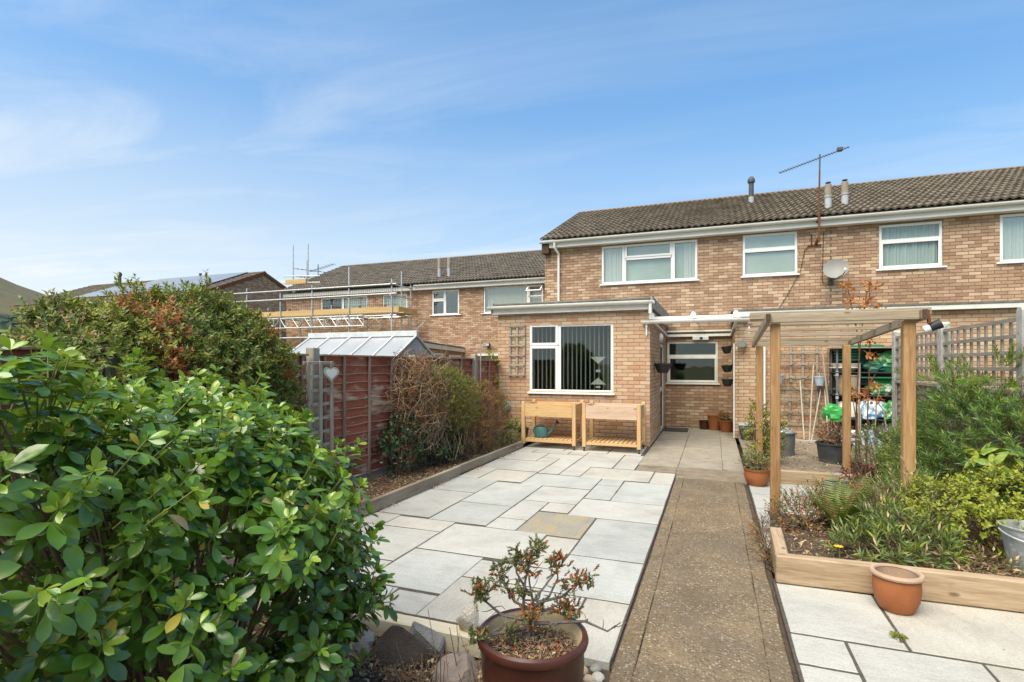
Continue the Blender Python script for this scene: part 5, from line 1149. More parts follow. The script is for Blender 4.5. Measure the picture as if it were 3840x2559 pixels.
m_ = MB(); m_.add([(-4.02, 10.18, .04), (-3.62, 10.18, .04), (-3.62, 10.42, .04), (-4.02, 10.42, .04), (-4.05, 10.15, .29), (-3.59, 10.15, .29), (-3.59, 10.45, .29), (-4.05, 10.45, .29), (-4.03, 10.17, .29), (-3.61, 10.17, .29), (-3.61, 10.43, .29), (-4.03, 10.43, .29), (-4.02, 10.18, .24), (-3.62, 10.18, .24), (-3.62, 10.42, .24), (-4.02, 10.42, .24)], [(3, 2, 1, 0), (0, 1, 5, 4), (1, 2, 6, 5), (2, 3, 7, 6), (3, 0, 4, 7), (4, 5, 9, 8), (5, 6, 10, 9), (6, 7, 11, 10), (7, 4, 8, 11), (8, 9, 13, 12), (9, 10, 14, 13), (10, 11, 15, 14), (11, 8, 12, 15)]); m_.build('trough_body', 'black_plastic', tr_)
m_ = MB(); m_.box(-4.02, -3.62, 10.18, 10.42, .2, .245); m_.build('compost', 'soil', tr_)
pot('plant_pot', 'dull grey-green pot at the foot of the brown shrub', -4.02, 9.75, .05, .15, .12, .22, 'grey_bin')
# porch
m_ = MB(); m_.box(-1.13, -0.58, 13.2, 13.9, -.006, .012, .004); tag(m_.build('doormat', 'doormat', None, loc=(-.85, 13.55, 0)), 'dark doormat on the porch paving by the side door', 'doormat')
pot('plant_pot', 'large terracotta pot in the porch corner at the back', .02, 13.95, -.008, .17, .13, .36, 'terracotta', 'terracotta pots in the porch')
pot('plant_pot', 'terracotta pot with dry plant at the front of the porch corner', .28, 13.62, -.008, .18, .12, .28, 'terracotta', 'terracotta pots in the porch')
pot('plant_pot', 'small dark brown pot left of the terracotta pots in the porch', -.22, 14.0, -.008, .12, .10, .22, 'glazed_brown', 'terracotta pots in the porch')
def wall_pot(label, x, y, z, r, h, side, grp, tilt=0):
    t = thing('wall_basket', label, 'hanging pot', (x, y, z), grp); T = Matrix.Translation((x, y, z)) @ Matrix.Rotation(tilt, 4, 'Y')
    m_ = MB(); m_.lathe([(r * .55, 0), (r * .8, h * .35), (r * .98, h * .85), (r * 1.06, h * .86), (r * 1.06, h), (r * .9, h), (r * .86, h * .8), (0, h * .75)], (0, 0, 0), 18, T); m_.build('basket', 'black_plastic', t, smooth=True)
    m_ = MB(); m_.tube([T @ Vector((-side * r * .9, 0, h)), T @ Vector((-side * r * 1.05, 0, h + .1)), T @ Vector((-side * r * 1.2, 0, h - .02))], .006, 5); m_.build('hanger', 'rust', t)
    segs_mesh('dry_stems', [T @ Vector((rnd.uniform(-.5, .5) * r, rnd.uniform(-.5, .5) * r, h * .8)) for _ in range(14)], [T @ Vector((rnd.uniform(-1.1, 1.1) * r, rnd.uniform(-1, 1) * r, h * rnd.uniform(.9, 1.5))) for _ in range(14)], .004, .002, 'twig_brown', t)
    return t
g_b = 'dark wall pots in the porch'
wall_pot('dark round wall basket with dead plants beside the side door', -.98, 11.35, 1.42, .17, .20, 1, g_b)
wall_pot('topmost dark wall pot on the right porch wall', .30, 13.35, 1.85, .115, .17, -1, g_b, R(-8)); wall_pot('middle dark wall pot on the right porch wall', .30, 13.1, 1.42, .125, .16, -1, g_b, R(-6)); wall_pot('lowest dark wall pot on the right porch wall', .29, 12.9, 1.10, .125, .17, -1, g_b)
BH = thing('bulkhead_lamp', 'pale round bulkhead lamp high on the wall above the side door', 'lamp', (-1.14, 12.55, 2.2))
m_ = MB(); m_.lathe([(.11, 0), (.11, .03), (.09, .06), (.05, .085), (0, .09)], (0, 0, 0), 20, Matrix.Translation((-1.152, 12.45, 2.20)) @ Matrix.Rotation(R(90), 4, 'Y')); m_.build('lamp_cover', 'upvc_old', BH, smooth=True)
ML = thing('motion_light', 'grey angular motion-sensor light on the wing wall corner', 'lamp', (.55, YR - .1, 2.0))
m_ = MB(); m_.prism([(.43, 2.03), (.50, 2.10), (.62, 2.12), (.635, 1.99), (.60, 1.965), (.50, 1.97)], 'y', YR - .2, YR - .10); m_.build('lamp_body', 'lamp_grey', ML, rec=True)
m_ = MB(); m_.box(.60, .66, YR - .12, YR - .008, 1.99, 2.08, .01); m_.build('mount', 'lamp_grey', ML)
m_ = MB(); m_.lathe([(0, -.04), (.022, -.03), (.024, 0)], (.46, YR - .15, 1.965), 12); m_.build('sensor', 'upvc', ML, smooth=True)

# ------------------------------------------------------------------ things against the wing wall
VT = thing('wall_trellis', 'large grey square trellis with bare climber stems on the wing wall', 'trellis', (1.65, 12.4, .3))
for x in (1.50, 1.72, 1.98): m_ = MB(); m_.bar((x, 12.40, 2.0), (x + .0, 12.40, .33 if x != 1.50 else 1.22), .04, .02, (0, 1, 0)); m_.build('upright', 'grey_z', VT)
m_ = MB(); m_.bar((1.485, 12.40, .95), (1.475, 12.40, .36), .04, .02, (0, 1, 0)); m_.build('upright', 'grey_z', VT)
m_ = MB(); m_.bar((1.26, 12.40, 2.0), (1.26, 12.40, .33), .04, .02, (0, 1, 0)); m_.build('upright', 'grey_z', VT)
for z, xb in ((1.84, 2.02), (1.60, 1.95), (1.335, 1.95), (1.10, 2.35), (.85, 1.95), (.60, 1.95), (.36, 2.0)): m_ = MB(); m_.box(1.18, xb, 12.372, 12.388, z - .02, z + .02, .003); m_.build('rail', 'grey_x', VT)
A_, B_ = [], []
for k in range(40):
    p = np.array([rnd.uniform(1.3, 2.0), 12.36, rnd.uniform(.5, 1.9)]); d = np.array([rnd.uniform(-.3, .3), rnd.uniform(-.02, .02), rnd.uniform(-.35, .05)]); A_.append(p); B_.append(p + d)
segs_mesh('climber_stems', A_, B_, .005, .003, 'twig_brown', VT)
def tool(name, label, pts, r, mt, extra=None):
    t = thing(name, label, 'garden tool', pts[0]); m_ = MB(); m_.tube(pts, r, 8); m_.build('handle', mt, t, smooth=True)
    if extra: m_ = MB(); extra(m_); m_.build('head', 'cane_grey', t)
    return t
gz0 = .10
tool('broom', 'upright pole broom with wide head leaning on the trellis', [(1.62, 11.5, gz0 + .06), (1.66, 12.3, 1.27)], .014, 'cane_grey', lambda m_: (m_.box(1.40, 1.86, 11.42, 11.50, gz0 + .0, gz0 + .055, .006)))
tool('rake', 'wooden-handled tool leaning right behind the blue pot', [(1.70, 11.45, gz0), (1.80, 11.9, .9), (1.90, 12.3, 1.58)], .012, 'cane_grey')
tool('hoe', 'thin wooden handle crossing towards the shelves', [(1.72, 11.4, gz0), (2.03, 12.3, 1.08)], .012, 'cane_grey')
tool('garden_cane', 'pale cane leaning beside the green pot', [(1.93, 10.9, gz0), (2.10, 12.3, 1.1)], .012, 'cane_grey'); tool('garden_cane', 'second leaning cane close to the shelf upright', [(2.12, 11.9, .5), (2.06, 12.3, 1.9)], .018, 'grey_z')
def small_pot(label, x, y, z):
    t = thing('hanging_pot', label, 'pot', (x, y, z), 'pale blue hanging pots'); m_ = MB(); m_.lathe([(.075, 0), (.112, .165), (.122, .165), (.124, .185), (.108, .185), (.10, .12)], (x, y, z), 20); m_.build('pot_body', 'pot_blue', t, smooth=True)
    m_ = MB(); m_.tube([(x, y + .05, z + .18), (x, y + .08, z + .26), (x, 12.37, z + .24)], .004, 5); m_.build('hook', 'galv', t)
small_pot('pale blue hanging pot in front of the leaning tools', 2.0, 12.22, 1.17); small_pot('pale blue hanging pot half hidden by the front pergola post', 1.24, 12.22, 1.20)
BN = pot('lidded_bin', 'dark grey tub with a domed lid behind the front pergola post', 1.06, 9.85, .10, .205, .185, .38, 'grey_bin', soil=None)
m_ = MB(); m_.lathe([(.19, .37), (.17, .41), (.09, .44), (.03, .445), (.03, .47), (0, .475)], (1.06, 9.85, .10), 22); m_.build('lid', 'galv_bucket', BN, smooth=True)
pot('plant_pot', 'big dark green pot with dead brown stems in front of the shelves', 1.72, 9.35, .10, .24, .20, .30, 'black_pot', soil='soil')
pot('plant_pot', 'small dark pot at the wing wall corner', .62, 11.6, .10, .14, .11, .2, 'black_pot')
tb = thing('water_box', 'grey-green square box with pale lid at the wing wall corner', 'box', (.62, 12.0, 0)); m_ = MB(); m_.box(.50, .74, 11.9, 12.25, .0, .33, .01); m_.build('box_body', 'grey_bin', tb); m_ = MB(); m_.box(.48, .76, 11.88, 12.27, .332, .36, .006); m_.build('lid', 'collar_grey', tb)

SH = thing('storage_shelves', 'open grey-framed storage shelves crowded with garden supplies', 'shelves', (2.8, 12.0, 0))
sx0, sx1, sy0, sy1 = 2.20, 3.36, 11.80, 12.36
for x in (sx0 + .03, sx1):
    for y in (sy0 + .03, sy1): m_ = MB(); m_.tube([(x, y, .1), (x, y, 1.92)], .018, 8); m_.build('upright', 'grey_bin', SH)
for z in (.55, 1.0, 1.44): m_ = MB(); m_.box(sx0, sx1, sy0, sy1, z - .012, z + .012, .003); m_.build('shelf', 'black_plastic', SH)
m_ = MB(); m_.box(sx0 - .06, sx1 + .12, sy0 - .08, sy1 + .03, 1.90, 1.925, .004); m_.build('roof_board', 'grey_x', SH)
m_ = MB(); m_.box(sx0, sx1, sy1 + .02, sy1 + .03, .1, 1.9); m_.build('back_sheet', 'room_dark', SH)
for z in (1.42, .98, .53):
    m_ = MB(); m_.lathe([(.028, -.05), (.028, .05)], (sx0 + .03, sy0 + .03, z), 10); m_.build('joint', 'collar_grey', SH, smooth=True)
def lay(name, label, cat, prof, x, y, z, mt, sx=1, sy=1, rot=None, grp='supplies on the storage shelves'):
    t = MB(); T = Matrix.Translation((x, y, z)) @ (rot or Matrix.Identity(4)); t.lathe(prof, (0, 0, 0), 22, T, sx, sy); return tag(t.build(name, mt, None, smooth=True, loc=(x, y, z)), label, cat, grp)
tray = [(.10, 0), (.16, .05), (.175, .055), (.15, .05), (.09, .01), (0, .01)]
lay('saucer', 'stack of dark green plant saucers on the top shelf', 'saucer', [(.13, 0), (.2, .03), (.2, .045), (.15, .045), (.21, .085), (.21, .10), (.16, .1), (.22, .14), (.22, .155), (.16, .155), (.23, .2), (.23, .215), (0, .2)], 2.46, 12.05, 1.66, 'plastic_dkgreen', 1.1, .9)
lay('washing_bowl', 'white plastic bowl stack on the top shelf under the saucers', 'bowl', [(.12, 0), (.2, .07), (.24, .075), (.24, .09), (.19, .09), (.2, .12), (.24, .15), (.245, .165), (.2, .165), (0, .15)], 2.40, 12.0, 1.454, 'plastic_cream', 1.1, .9)
lay('green_tray', 'large green tray leaning upright on the top shelf', 'tray', [(0, 0), (.17, 0), (.2, .03), (.21, .03), (.18, -.01), (0, -.012)], 2.80, 12.15, 1.68, 'plastic_dkgreen', rot=Matrix.Rotation(R(62), 4, 'X') @ Matrix.Rotation(R(25), 4, 'Y'))
lay('plant_tray', 'deep green planter tray on the right of the top shelf', 'tray', [(.17, 0), (.22, .10), (.235, .10), (.235, .12), (.2, .12), (.16, .03), (0, .03)], 3.15, 12.05, 1.454, 'plastic_green', 1.15, .9)
def bag(name, label, x, y, z, w, d, h, mt, seed):
    r_ = random.Random(seed); bm = bmesh.new(); bmesh.ops.create_icosphere(bm, subdivisions=3, radius=1)
    for v in bm.verts:
        n_ = v.co.normalized(); q = 1 + .16 * math.sin(n_.x * 6 + seed) * math.cos(n_.z * 5 + seed) + .09 * math.sin(n_.x * 15 + n_.y * 9) + r_.uniform(-.06, .06)
        p = Vector([math.copysign(abs(c) ** .62, c) for c in n_]) * q; v.co = (p.x * w / 2, p.y * d / 2, max(-h / 2, p.z * h / 2 * (1.1 - .25 * abs(n_.x))))
    me = bpy.data.meshes.new(name); bm.to_mesh(me); bm.free(); me.materials.append(M[mt]); o = bpy.data.objects.new(name, me)
    for p in me.polygons: p.use_smooth = False
    reg(o, None, (x, y, z + h / 2)); return tag(o, label, 'bag', 'supplies on the storage shelves')
bag('compost_bag', 'green and white compost bag in the tray at the top right', 3.14, 12.02, 1.56, .48, .3, .27, 'bag_green', 1)
lay('storage_tub', 'tan plastic tub on the middle shelf', 'tub', [(.13, 0), (.20, .36), (.215, .36), (.215, .38), (.19, .38), (.12, .04), (0, .04)], 2.44, 12.0, 1.014, 'tub_tan', 1.1, .85)
t = MB(); t.box(2.62, 3.30, 11.85, 11.95, 1.33, 1.36, .005, Matrix.Translation((0, 0, 0))); tag(t.build('plank_of_plastic', 'plastic_green', None, loc=(2.95, 11.9, 1.33)), 'thin long green plastic strip lying across the middle shelf', 'plastic strip', 'supplies on the storage shelves')
lay('plant_pot', 'small terracotta pots lying on the middle shelf', 'pot', [(.04, 0), (.07, .11), (.08, .11), (.08, .13), (.065, .13)], 2.72, 11.95, 1.014, 'terracotta')
bag('compost_bag', 'bright green folded bag hanging off the lower shelf', 2.16, 11.74, .50, .40, .30, .30, 'bag_leafgreen', 2)
lay('water_container', 'white rounded plastic container on the lower shelf', 'container', [(.13, 0), (.16, .03), (.165, .25), (.13, .31), (.05, .33), (.05, .36), (0, .36)], 2.42, 11.95, .562, 'plastic_cream', 1.05, .9)
bag('compost_bag', 'blue and white compost bag in the middle of the lower shelf', 2.80, 11.92, .56, .46, .32, .36, 'bag_blue', 3)
bag('compost_bag', 'crumpled green bag at the right of the lower shelf', 3.16, 11.92, .56, .40, .32, .34, 'bag_green', 4)
bag('compost_bag', 'white and green sack at the back of the middle shelf', 3.02, 12.08, 1.014, .50, .28, .30, 'bag_green', 7)
lay('plant_tray', 'black seed tray stack on the middle shelf behind the sapling', 'tray', [(.15, 0), (.17, .05), (.18, .05), (.15, .05), (.17, .10), (.18, .10), (0, .09)], 2.80, 12.1, 1.20, 'black_pot', 1.4, .8)
lay('saucer', 'single pale plant saucer on top of the shelf roof', 'saucer', [(.10, 0), (.14, .03), (.15, .03), (.1, .01), (0, .01)], 3.30, 12.1, 1.93, 'plastic_cream')
lay('garden_hose', 'coil of green hose lying on the shelf roof', 'hose', [(.16, 0), (.20, .0), (.21, .03), (.18, .05), (.15, .03)], 2.75, 12.05, 1.928, 'plastic_green', 1.5, .7)
bag('compost_bag', 'dark green sack slumped on the top shelf beside the tray', 2.86, 12.0, 1.454, .34, .3, .2, 'plastic_dkgreen', 9)
cb_ = thing('cardboard_box', 'white printed carton on the ground under the shelves', 'box', (2.52, 11.7, .1)); m_ = MB(); m_.box(2.28, 2.62, 11.5, 11.85, .1, .34, .004); m_.build('carton', 'card_white', cb_); m_ = MB(); m_.box(2.66, 2.9, 11.45, 11.8, .1, .36, .004); m_.build('carton', 'card_blue', cb_)
m_ = MB(); m_.box(2.285, 2.5, 11.496, 11.499, .14, .17); m_.box(2.40, 2.58, 11.496, 11.499, .24, .275); m_.build('print_band', 'ink_navy', cb_)
KT = lay('kettle_barbecue', 'dark round barbecue lid behind the light green bush', 'barbecue', [(.03, 0), (.16, .04), (.24, .13), (.255, .20), (.25, .22), (.2, .25), (0, .26)], 2.55, 9.6, .38, 'black_pot', grp=None)
for (p, lab) in (([(2.55, 10.6, .1), (2.56, 10.55, .95), (2.62, 10.5, 1.22), (2.72, 10.5, 1.26), (2.80, 10.5, 1.15), (2.84, 10.5, .7)], 'bent grey hoop of plastic pipe in front of the shelves at the right'), ([(2.28, 10.3, .1), (2.28, 10.3, .85), (2.36, 10.3, 1.0), (2.5, 10.3, 1.0), (2.60, 10.3, .85), (2.66, 10.3, .4)], 'lower grey plant hoop beside the orange-leaved sapling')):
    m_ = MB(); m_.tube(p, .011, 8); tag(m_.build('plant_hoop', 'cane_grey', None, smooth=True, loc=p[0]), lab, 'plant support')
m_ = MB(); m_.tube([(2.18, 10.0, .1), (2.20, 10.0, 1.62)], .015, 8); tag(m_.build('garden_cane', 'cane_grey', None, loc=(2.18, 10, .1)), 'thick pale stake standing in front of the shelves', 'stake')

# ------------------------------------------------------------------ loose pots, bucket, rocks
pot('plant_pot', 'small terracotta pot with silvery plant beside the back sleeper', .535, 7.72, 0, .15, .105, .225, 'terracotta', prof=[(.10, 0), (.135, .05), (.158, .12), (.155, .19), (.165, .20), (.168, .225), (.15, .225), (.145, .19), (.13, .1)])
pot('plant_pot', 'grey bowl pot with mauve flower behind the fern', 1.42, 7.55, 0, .14, .12, .15, 'grey_bin')
pot('plant_pot', 'dark pot holding the burgundy-leaved plant by the right rear post', 1.60, 7.45, 0, .10, .09, .14, 'black_pot')
TX, TY = 1.115, 4.13
TP = thing('terracotta_pot', 'large empty orange terracotta pot standing on pale slabs against the front sleeper', 'pot', (1.115, 4.13, 0))
m_ = MB(); m_.lathe([(0.0000,0.0000), (0.0851,0.0000), (0.0999,0.0148), (0.1243,0.0740), (0.1347,0.1480), (0.1317,0.2109), (0.1273,0.2220)], (TX, TY, 0), 36); m_.build('pot_body', 'terracotta', TP, smooth=True)
m_ = MB(); m_.lathe([(0.1273,0.2183), (0.1458,0.2257), (0.1502,0.2383), (0.1443,0.2501), (0.1243,0.2516), (0.1169,0.2405)], (TX, TY, 0), 36); m_.build('rim', 'terracotta_pale', TP, smooth=True)
m_ = MB(); m_.lathe([(0.1199,0.2464), (0.1243,0.1628), (0.1147,0.0740), (0.0888,0.0296), (0.0000,0.0259)], (TX, TY, 0), 36); m_.build('inside', 'terracotta_pale', TP, smooth=True)
m_ = MB(); m_.lathe([(0.1110,0.0740), (0.0518,0.0851), (0.0000,0.0777)], (TX, TY, 0), 24); m_.build('old_compost', 'soil', TP, smooth=True)
BK = thing('bucket', 'galvanised metal bucket standing in the raised bed at the right edge', 'bucket', (2.02, 4.75, .13))
m_ = MB(); m_.lathe([(.115, 0), (.118, .012), (.165, .31), (.173, .315), (.175, .325), (.165, .328), (.16, .31), (.118, .04), (0, .035)], (2.09, 4.80, .13), 32); m_.build('pail', 'galv_bucket', BK, smooth=True)
m_ = MB(); m_.tube([(2.09 + .18 * math.cos(R(a)), 4.80 + .185 * math.sin(R(a)), .425 - .05 * math.sin(R(-a)) * (1 if a < 0 else 0)) for a in range(-180, 1, 12)], .006, 6); m_.build('handle', 'galv', BK, smooth=True)
m_ = MB(); m_.lathe([(.148, .25), (.07, .262), (0, .25)], (2.09, 4.80, .13), 24); m_.build('old_compost', 'soil', BK, smooth=True)
# foreground pot
FP = thing('glazed_pot', 'large brown glazed pot with dying juniper in the foreground', 'pot', (-.775, 2.27, -.12))
px_, py_, PZ = -.765, 2.275, .085
m_ = MB(); m_.lathe([(.0, -.20), (.155, -.20), (.185, -.13), (.222, .05), (.232, .17), (.231, .258), (.238, .268), (.247, .272), (.252, .288), (.247, .304), (.234, .312), (.223, .305)], (px_, py_, PZ), 48); m_.build('pot_body', 'glazed_brown', FP, smooth=True)
m_ = MB(); m_.lathe([(.225, .304), (.216, .28), (.212, .21), (.19, .13)], (px_, py_, PZ), 48); m_.build('inside', 'pot_liner', FP, smooth=True)
m_ = MB(); n = 30; V = [(px_, py_, .235 + PZ)]; F = []
for j in range(1, 9):
    for i in range(n):
        a = 2 * math.pi * i / n; r = .214 * j / 8; V.append((px_ + r * math.cos(a), py_ + r * math.sin(a), .235 + PZ - .02 * (j / 8) ** 2 + rnd.uniform(-.008, .008)))
for i in range(n): F.append((0, 1 + i, 1 + (i + 1) % n))
for j in range(7):
    for i in range(n): a = 1 + j * n; F.append((a + i, a + n + i, a + n + (i + 1) % n, a + (i + 1) % n))
m_.add(V, F); m_.build('compost', 'soil', FP, smooth=True)
def rock(label, x, y, z, s, mt, seed, cat='rock', name='rock', grp='rocks edging the front bed', cuts=7, rot=0):
    r_ = random.Random(seed); bm = bmesh.new(); bmesh.ops.create_icosphere(bm, subdivisions=3, radius=1)
    pl = [(Vector((r_.gauss(0, 1), r_.gauss(0, 1), r_.gauss(0, .8))).normalized(), r_.uniform(.55, .85)) for _ in range(cuts)]
    for v in bm.verts:
        p = v.co.copy()
        for n_, d in pl:
            e = p.dot(n_) - d
            if e > 0: p -= n_ * e * .93
        p *= 1 + r_.uniform(-.015, .015); v.co = Matrix.Rotation(rot, 3, 'Z') @ Vector((p.x * s[0], p.y * s[1], p.z * s[2]))
    me = bpy.data.meshes.new(name); bm.to_mesh(me); bm.free(); me.materials.append(M[mt]); o = bpy.data.objects.new(name, me)
    me.polygons.foreach_set('use_smooth', [True] * len(me.polygons)); me.set_sharp_from_angle(angle=R(25))
    reg(o, None, (x, y, z)); return tag(o, label, cat, grp)
def rockpoly(label, pts, mt):                                # a split block from its corner points
    bm = bmesh.new(); [bm.verts.new(p) for p in pts]; bmesh.ops.convex_hull(bm, input=bm.verts); bmesh.ops.delete(bm, geom=[v for v in bm.verts if not v.link_faces], context='VERTS')
    bmesh.ops.bevel(bm, geom=list(bm.edges), offset=.008, segments=1, affect='EDGES'); bmesh.ops.triangulate(bm, faces=bm.faces); bmesh.ops.subdivide_edges(bm, edges=[e for e in bm.edges if e.calc_length() > .04], cuts=2, use_grid_fill=True)
    for v in bm.verts: v.co += Vector((nz(v.co.x * 6, v.co.y * 6), nz(v.co.y * 6, v.co.z * 6), nz(v.co.z * 6, v.co.x * 6))) * .0035
    c = sum((v.co for v in bm.verts), Vector()) / len(bm.verts); c.z = -.1
    for v in bm.verts: v.co -= c
    me = bpy.data.meshes.new('rock'); bm.to_mesh(me); bm.free(); me.materials.append(M[mt]); o = bpy.data.objects.new('rock', me); reg(o, None, c)
    return tag(o, label, 'rock', 'rocks edging the front bed')
# ------------------------------------------------------------------ rocks and pebbles
rockpoly('dark brown triangular rock leaning in front of the pale timber edging', [(-1.94, 2.56, -.17), (-1.66, 2.50, -.17), (-1.49, 2.66, -.16), (-1.60, 2.82, -.16), (-1.90, 2.80, -.16), (-1.79, 2.70, .055), (-1.74, 2.72, .05), (-1.55, 2.70, -.045), (-1.88, 2.64, -.06)], 'stone_dark')
rockpoly('grey slate-like rock tucked behind the dark triangular rock', [(-1.78, 2.78, -.16), (-1.46, 2.74, -.16), (-1.50, 2.83, -.02), (-1.72, 2.82, .04), (-1.66, 2.75, .03), (-1.48, 2.72, -.05)], 'stone_grey')
rock('broad pinkish rock beside the brown glazed pot', -1.30, 2.60, -.10, (.17, .15, .12), 'stone_pink', 5)
rock('pale rounded rock under the shrub next to the timber edging', -2.05, 2.72, -.09, (.14, .11, .09), 'stone_grey', 8)
rock('brownish rock behind the dark triangular rock at left', -1.98, 2.62, -.12, (.13, .10, .10), 'stone_pink', 12)
rock('small upright brown rock half hidden by shrub leaves', -2.22, 2.76, -.05, (.07, .06, .12), 'stone_dark', 14)
rock('cream and orange quartz stone standing on the timber edging', -1.385, 2.90, .062, (.07, .06, .115), 'stone_quartz', 21, cuts=9)
for k, (x, y, z, r, mt, lab) in enumerate([(-.655, 2.73, -.005, .045, 'pebble_tan', 'large tan pebble nearest the pot beside the path'), (-.585, 2.80, -.02, .036, 'pebble_grey', 'grey flat pebble touching the slab corner'), (-.555, 2.71, -.012, .040, 'pebble_pale', 'pale round pebble against the path edge'), (-.60, 2.69, -.018, .034, 'pebble_tan', 'small tan pebble in the middle of the group'), (-.565, 2.63, -.018, .038, 'pebble_pale', 'pale pebble lowest of the group by the path'), (-.635, 2.64, -.022, .033, 'pebble_pale', 'small pale pebble lowest beside the pot'), (-1.07, 2.36, -.095, .032, 'pebble_pale', 'pale pebble left of the brown pot'), (-1.02, 2.50, -.10, .028, 'pebble_grey', 'grey pebble left of the brown pot')]):
    rock(lab, x, y, z, (r, r * .85, r * .62), mt, 40 + k, 'pebble', 'pebble', 'pebbles round the brown pot', cuts=2, rot=k)

# ------------------------------------------------------------------ plants
def ell_points(ells, n, g, shell=(0.86, 1.0), zmin=-9, up=-.35):
    """points and outward normals on the union of ellipsoids"""
    P = []; N = []; w = np.array([e[1][0] * e[1][1] + e[1][0] * e[1][2] + e[1][1] * e[1][2] for e in ells]); w = w / w.sum()
    while sum(len(p) for p in P) < n:
        m = n; idx = g.choice(len(ells), m, p=w); d = unit(g.normal(size=(m, 3))); C = np.array([e[0] for e in ells])[idx]; S = np.array([e[1] for e in ells])[idx]
        lump = 1 + .10 * np.sin(d[:, 0] * 7 + idx) * np.cos(d[:, 1] * 6 - idx * 2) + .07 * np.sin(d[:, 2] * 11 + d[:, 0] * 5)
        q = C + d * S * (g.uniform(*shell, size=m) * lump)[:, None]; nn = unit(d / S); ok = (nn[:, 2] > up) & (q[:, 2] > zmin)
        for j, e in enumerate(ells):
            ins = (((q - np.array(e[0])) / np.array(e[1])) ** 2).sum(1) < .70; ok &= ~(ins & (idx != j))
        P.append(q[ok]); N.append(nn[ok])
    return np.concatenate(P)[:n], np.concatenate(N)[:n]
def perp(d, g):
    r = g.normal(size=d.shape); r -= (r * d).sum(1, keepdims=True) * d; return unit(r)
def split_leaves(name, tpls, o, Rm, sc, mi, mats, parent, budget=300, prefer=None):
    """the leaves that show largest become parts of their own, the rest one mass"""
    o = np.asarray(o); v = np.array([pxsize(p) for p in o]) * (prefer if prefer is not None else 1.0)
    order = np.argsort(-v); pick = order[:budget]; rest = order[budget:]
    ms = [mkmesh('leaf', tpls[0], tpls[1], m_, smooth=True) for m_ in mats]
    for i in pick:
        ob = bpy.data.objects.new('leaf', ms[mi[i]]); reg(ob, parent, Vector(o[i]))
        ob.rotation_euler = Matrix(Rm[i].tolist()).to_euler(); s = sc[i]; ob.scale = (s, s, s) if np.isscalar(s) or np.ndim(s) == 0 else tuple(s)
    if len(rest): stuff(scatter(name, tpls, o[rest], Rm[rest], np.asarray(sc)[rest], mats, np.asarray(mi)[rest], parent))
def shoot_leaves(P, D, L, k, g, leaf, ang0, ang1, sizevar=.25, start=.15, end=1.0, flat=False, curve=0.0):
    """k leaves spiralling up every shoot; returns origins, axes, normals, sizes, position along shoot"""
    n = len(P); A = perp(D, g); B = np.cross(D, A); O = []; X = []; N = []; S = []; Tt = []
    ph = g.uniform(0, 6.28, n)
    for i in range(k):
        t = start + (end - start) * i / max(1, k - 1); th = ph + (i * math.pi if flat else i * 2.4) + g.normal(0, .25, n)
        side = A * np.cos(th)[:, None] + B * np.sin(th)[:, None]
        an = np.radians(ang0 + (ang1 - ang0) * t + g.normal(0, 9, n))[:, None]
        o = P + D * (L * t)[:, None]; o[:, 2] -= curve * (L * t) ** 2
        O.append(o); X.append(D * np.cos(an) + side * np.sin(an)); N.append(D * np.sin(an) - side * np.cos(an)); S.append(leaf * (1 + g.uniform(-sizevar, sizevar, n))); Tt.append(np.full(n, t))
    return np.concatenate(O), np.concatenate(X), np.concatenate(N), np.concatenate(S), np.concatenate(Tt)
def stems_to(name, base, tips, mt, parent, g, r=.008, bend=.1):
    """branches from around the base out to some of the tips"""
    A = []; B = []; r0 = []; r1 = []
    for t in tips:
        p = np.array(base) + g.normal(0, .05, 3) * np.array([1, 1, .2]); q = np.array(t); prev = p; n = 5
        for i in range(1, n + 1):
            f = i / n; c = p * (1 - f) + q * f; c = c + np.array([0, 0, bend * math.sin(f * math.pi)]) + g.normal(0, .012, 3); A.append(prev); B.append(c); r0.append(r * (1.1 - .75 * (i - 1) / n)); r1.append(r * (1.1 - .75 * i / n)); prev = c
    return segs_mesh(name, A, B, np.array(r0), np.array(r1), mt, parent, n=5)

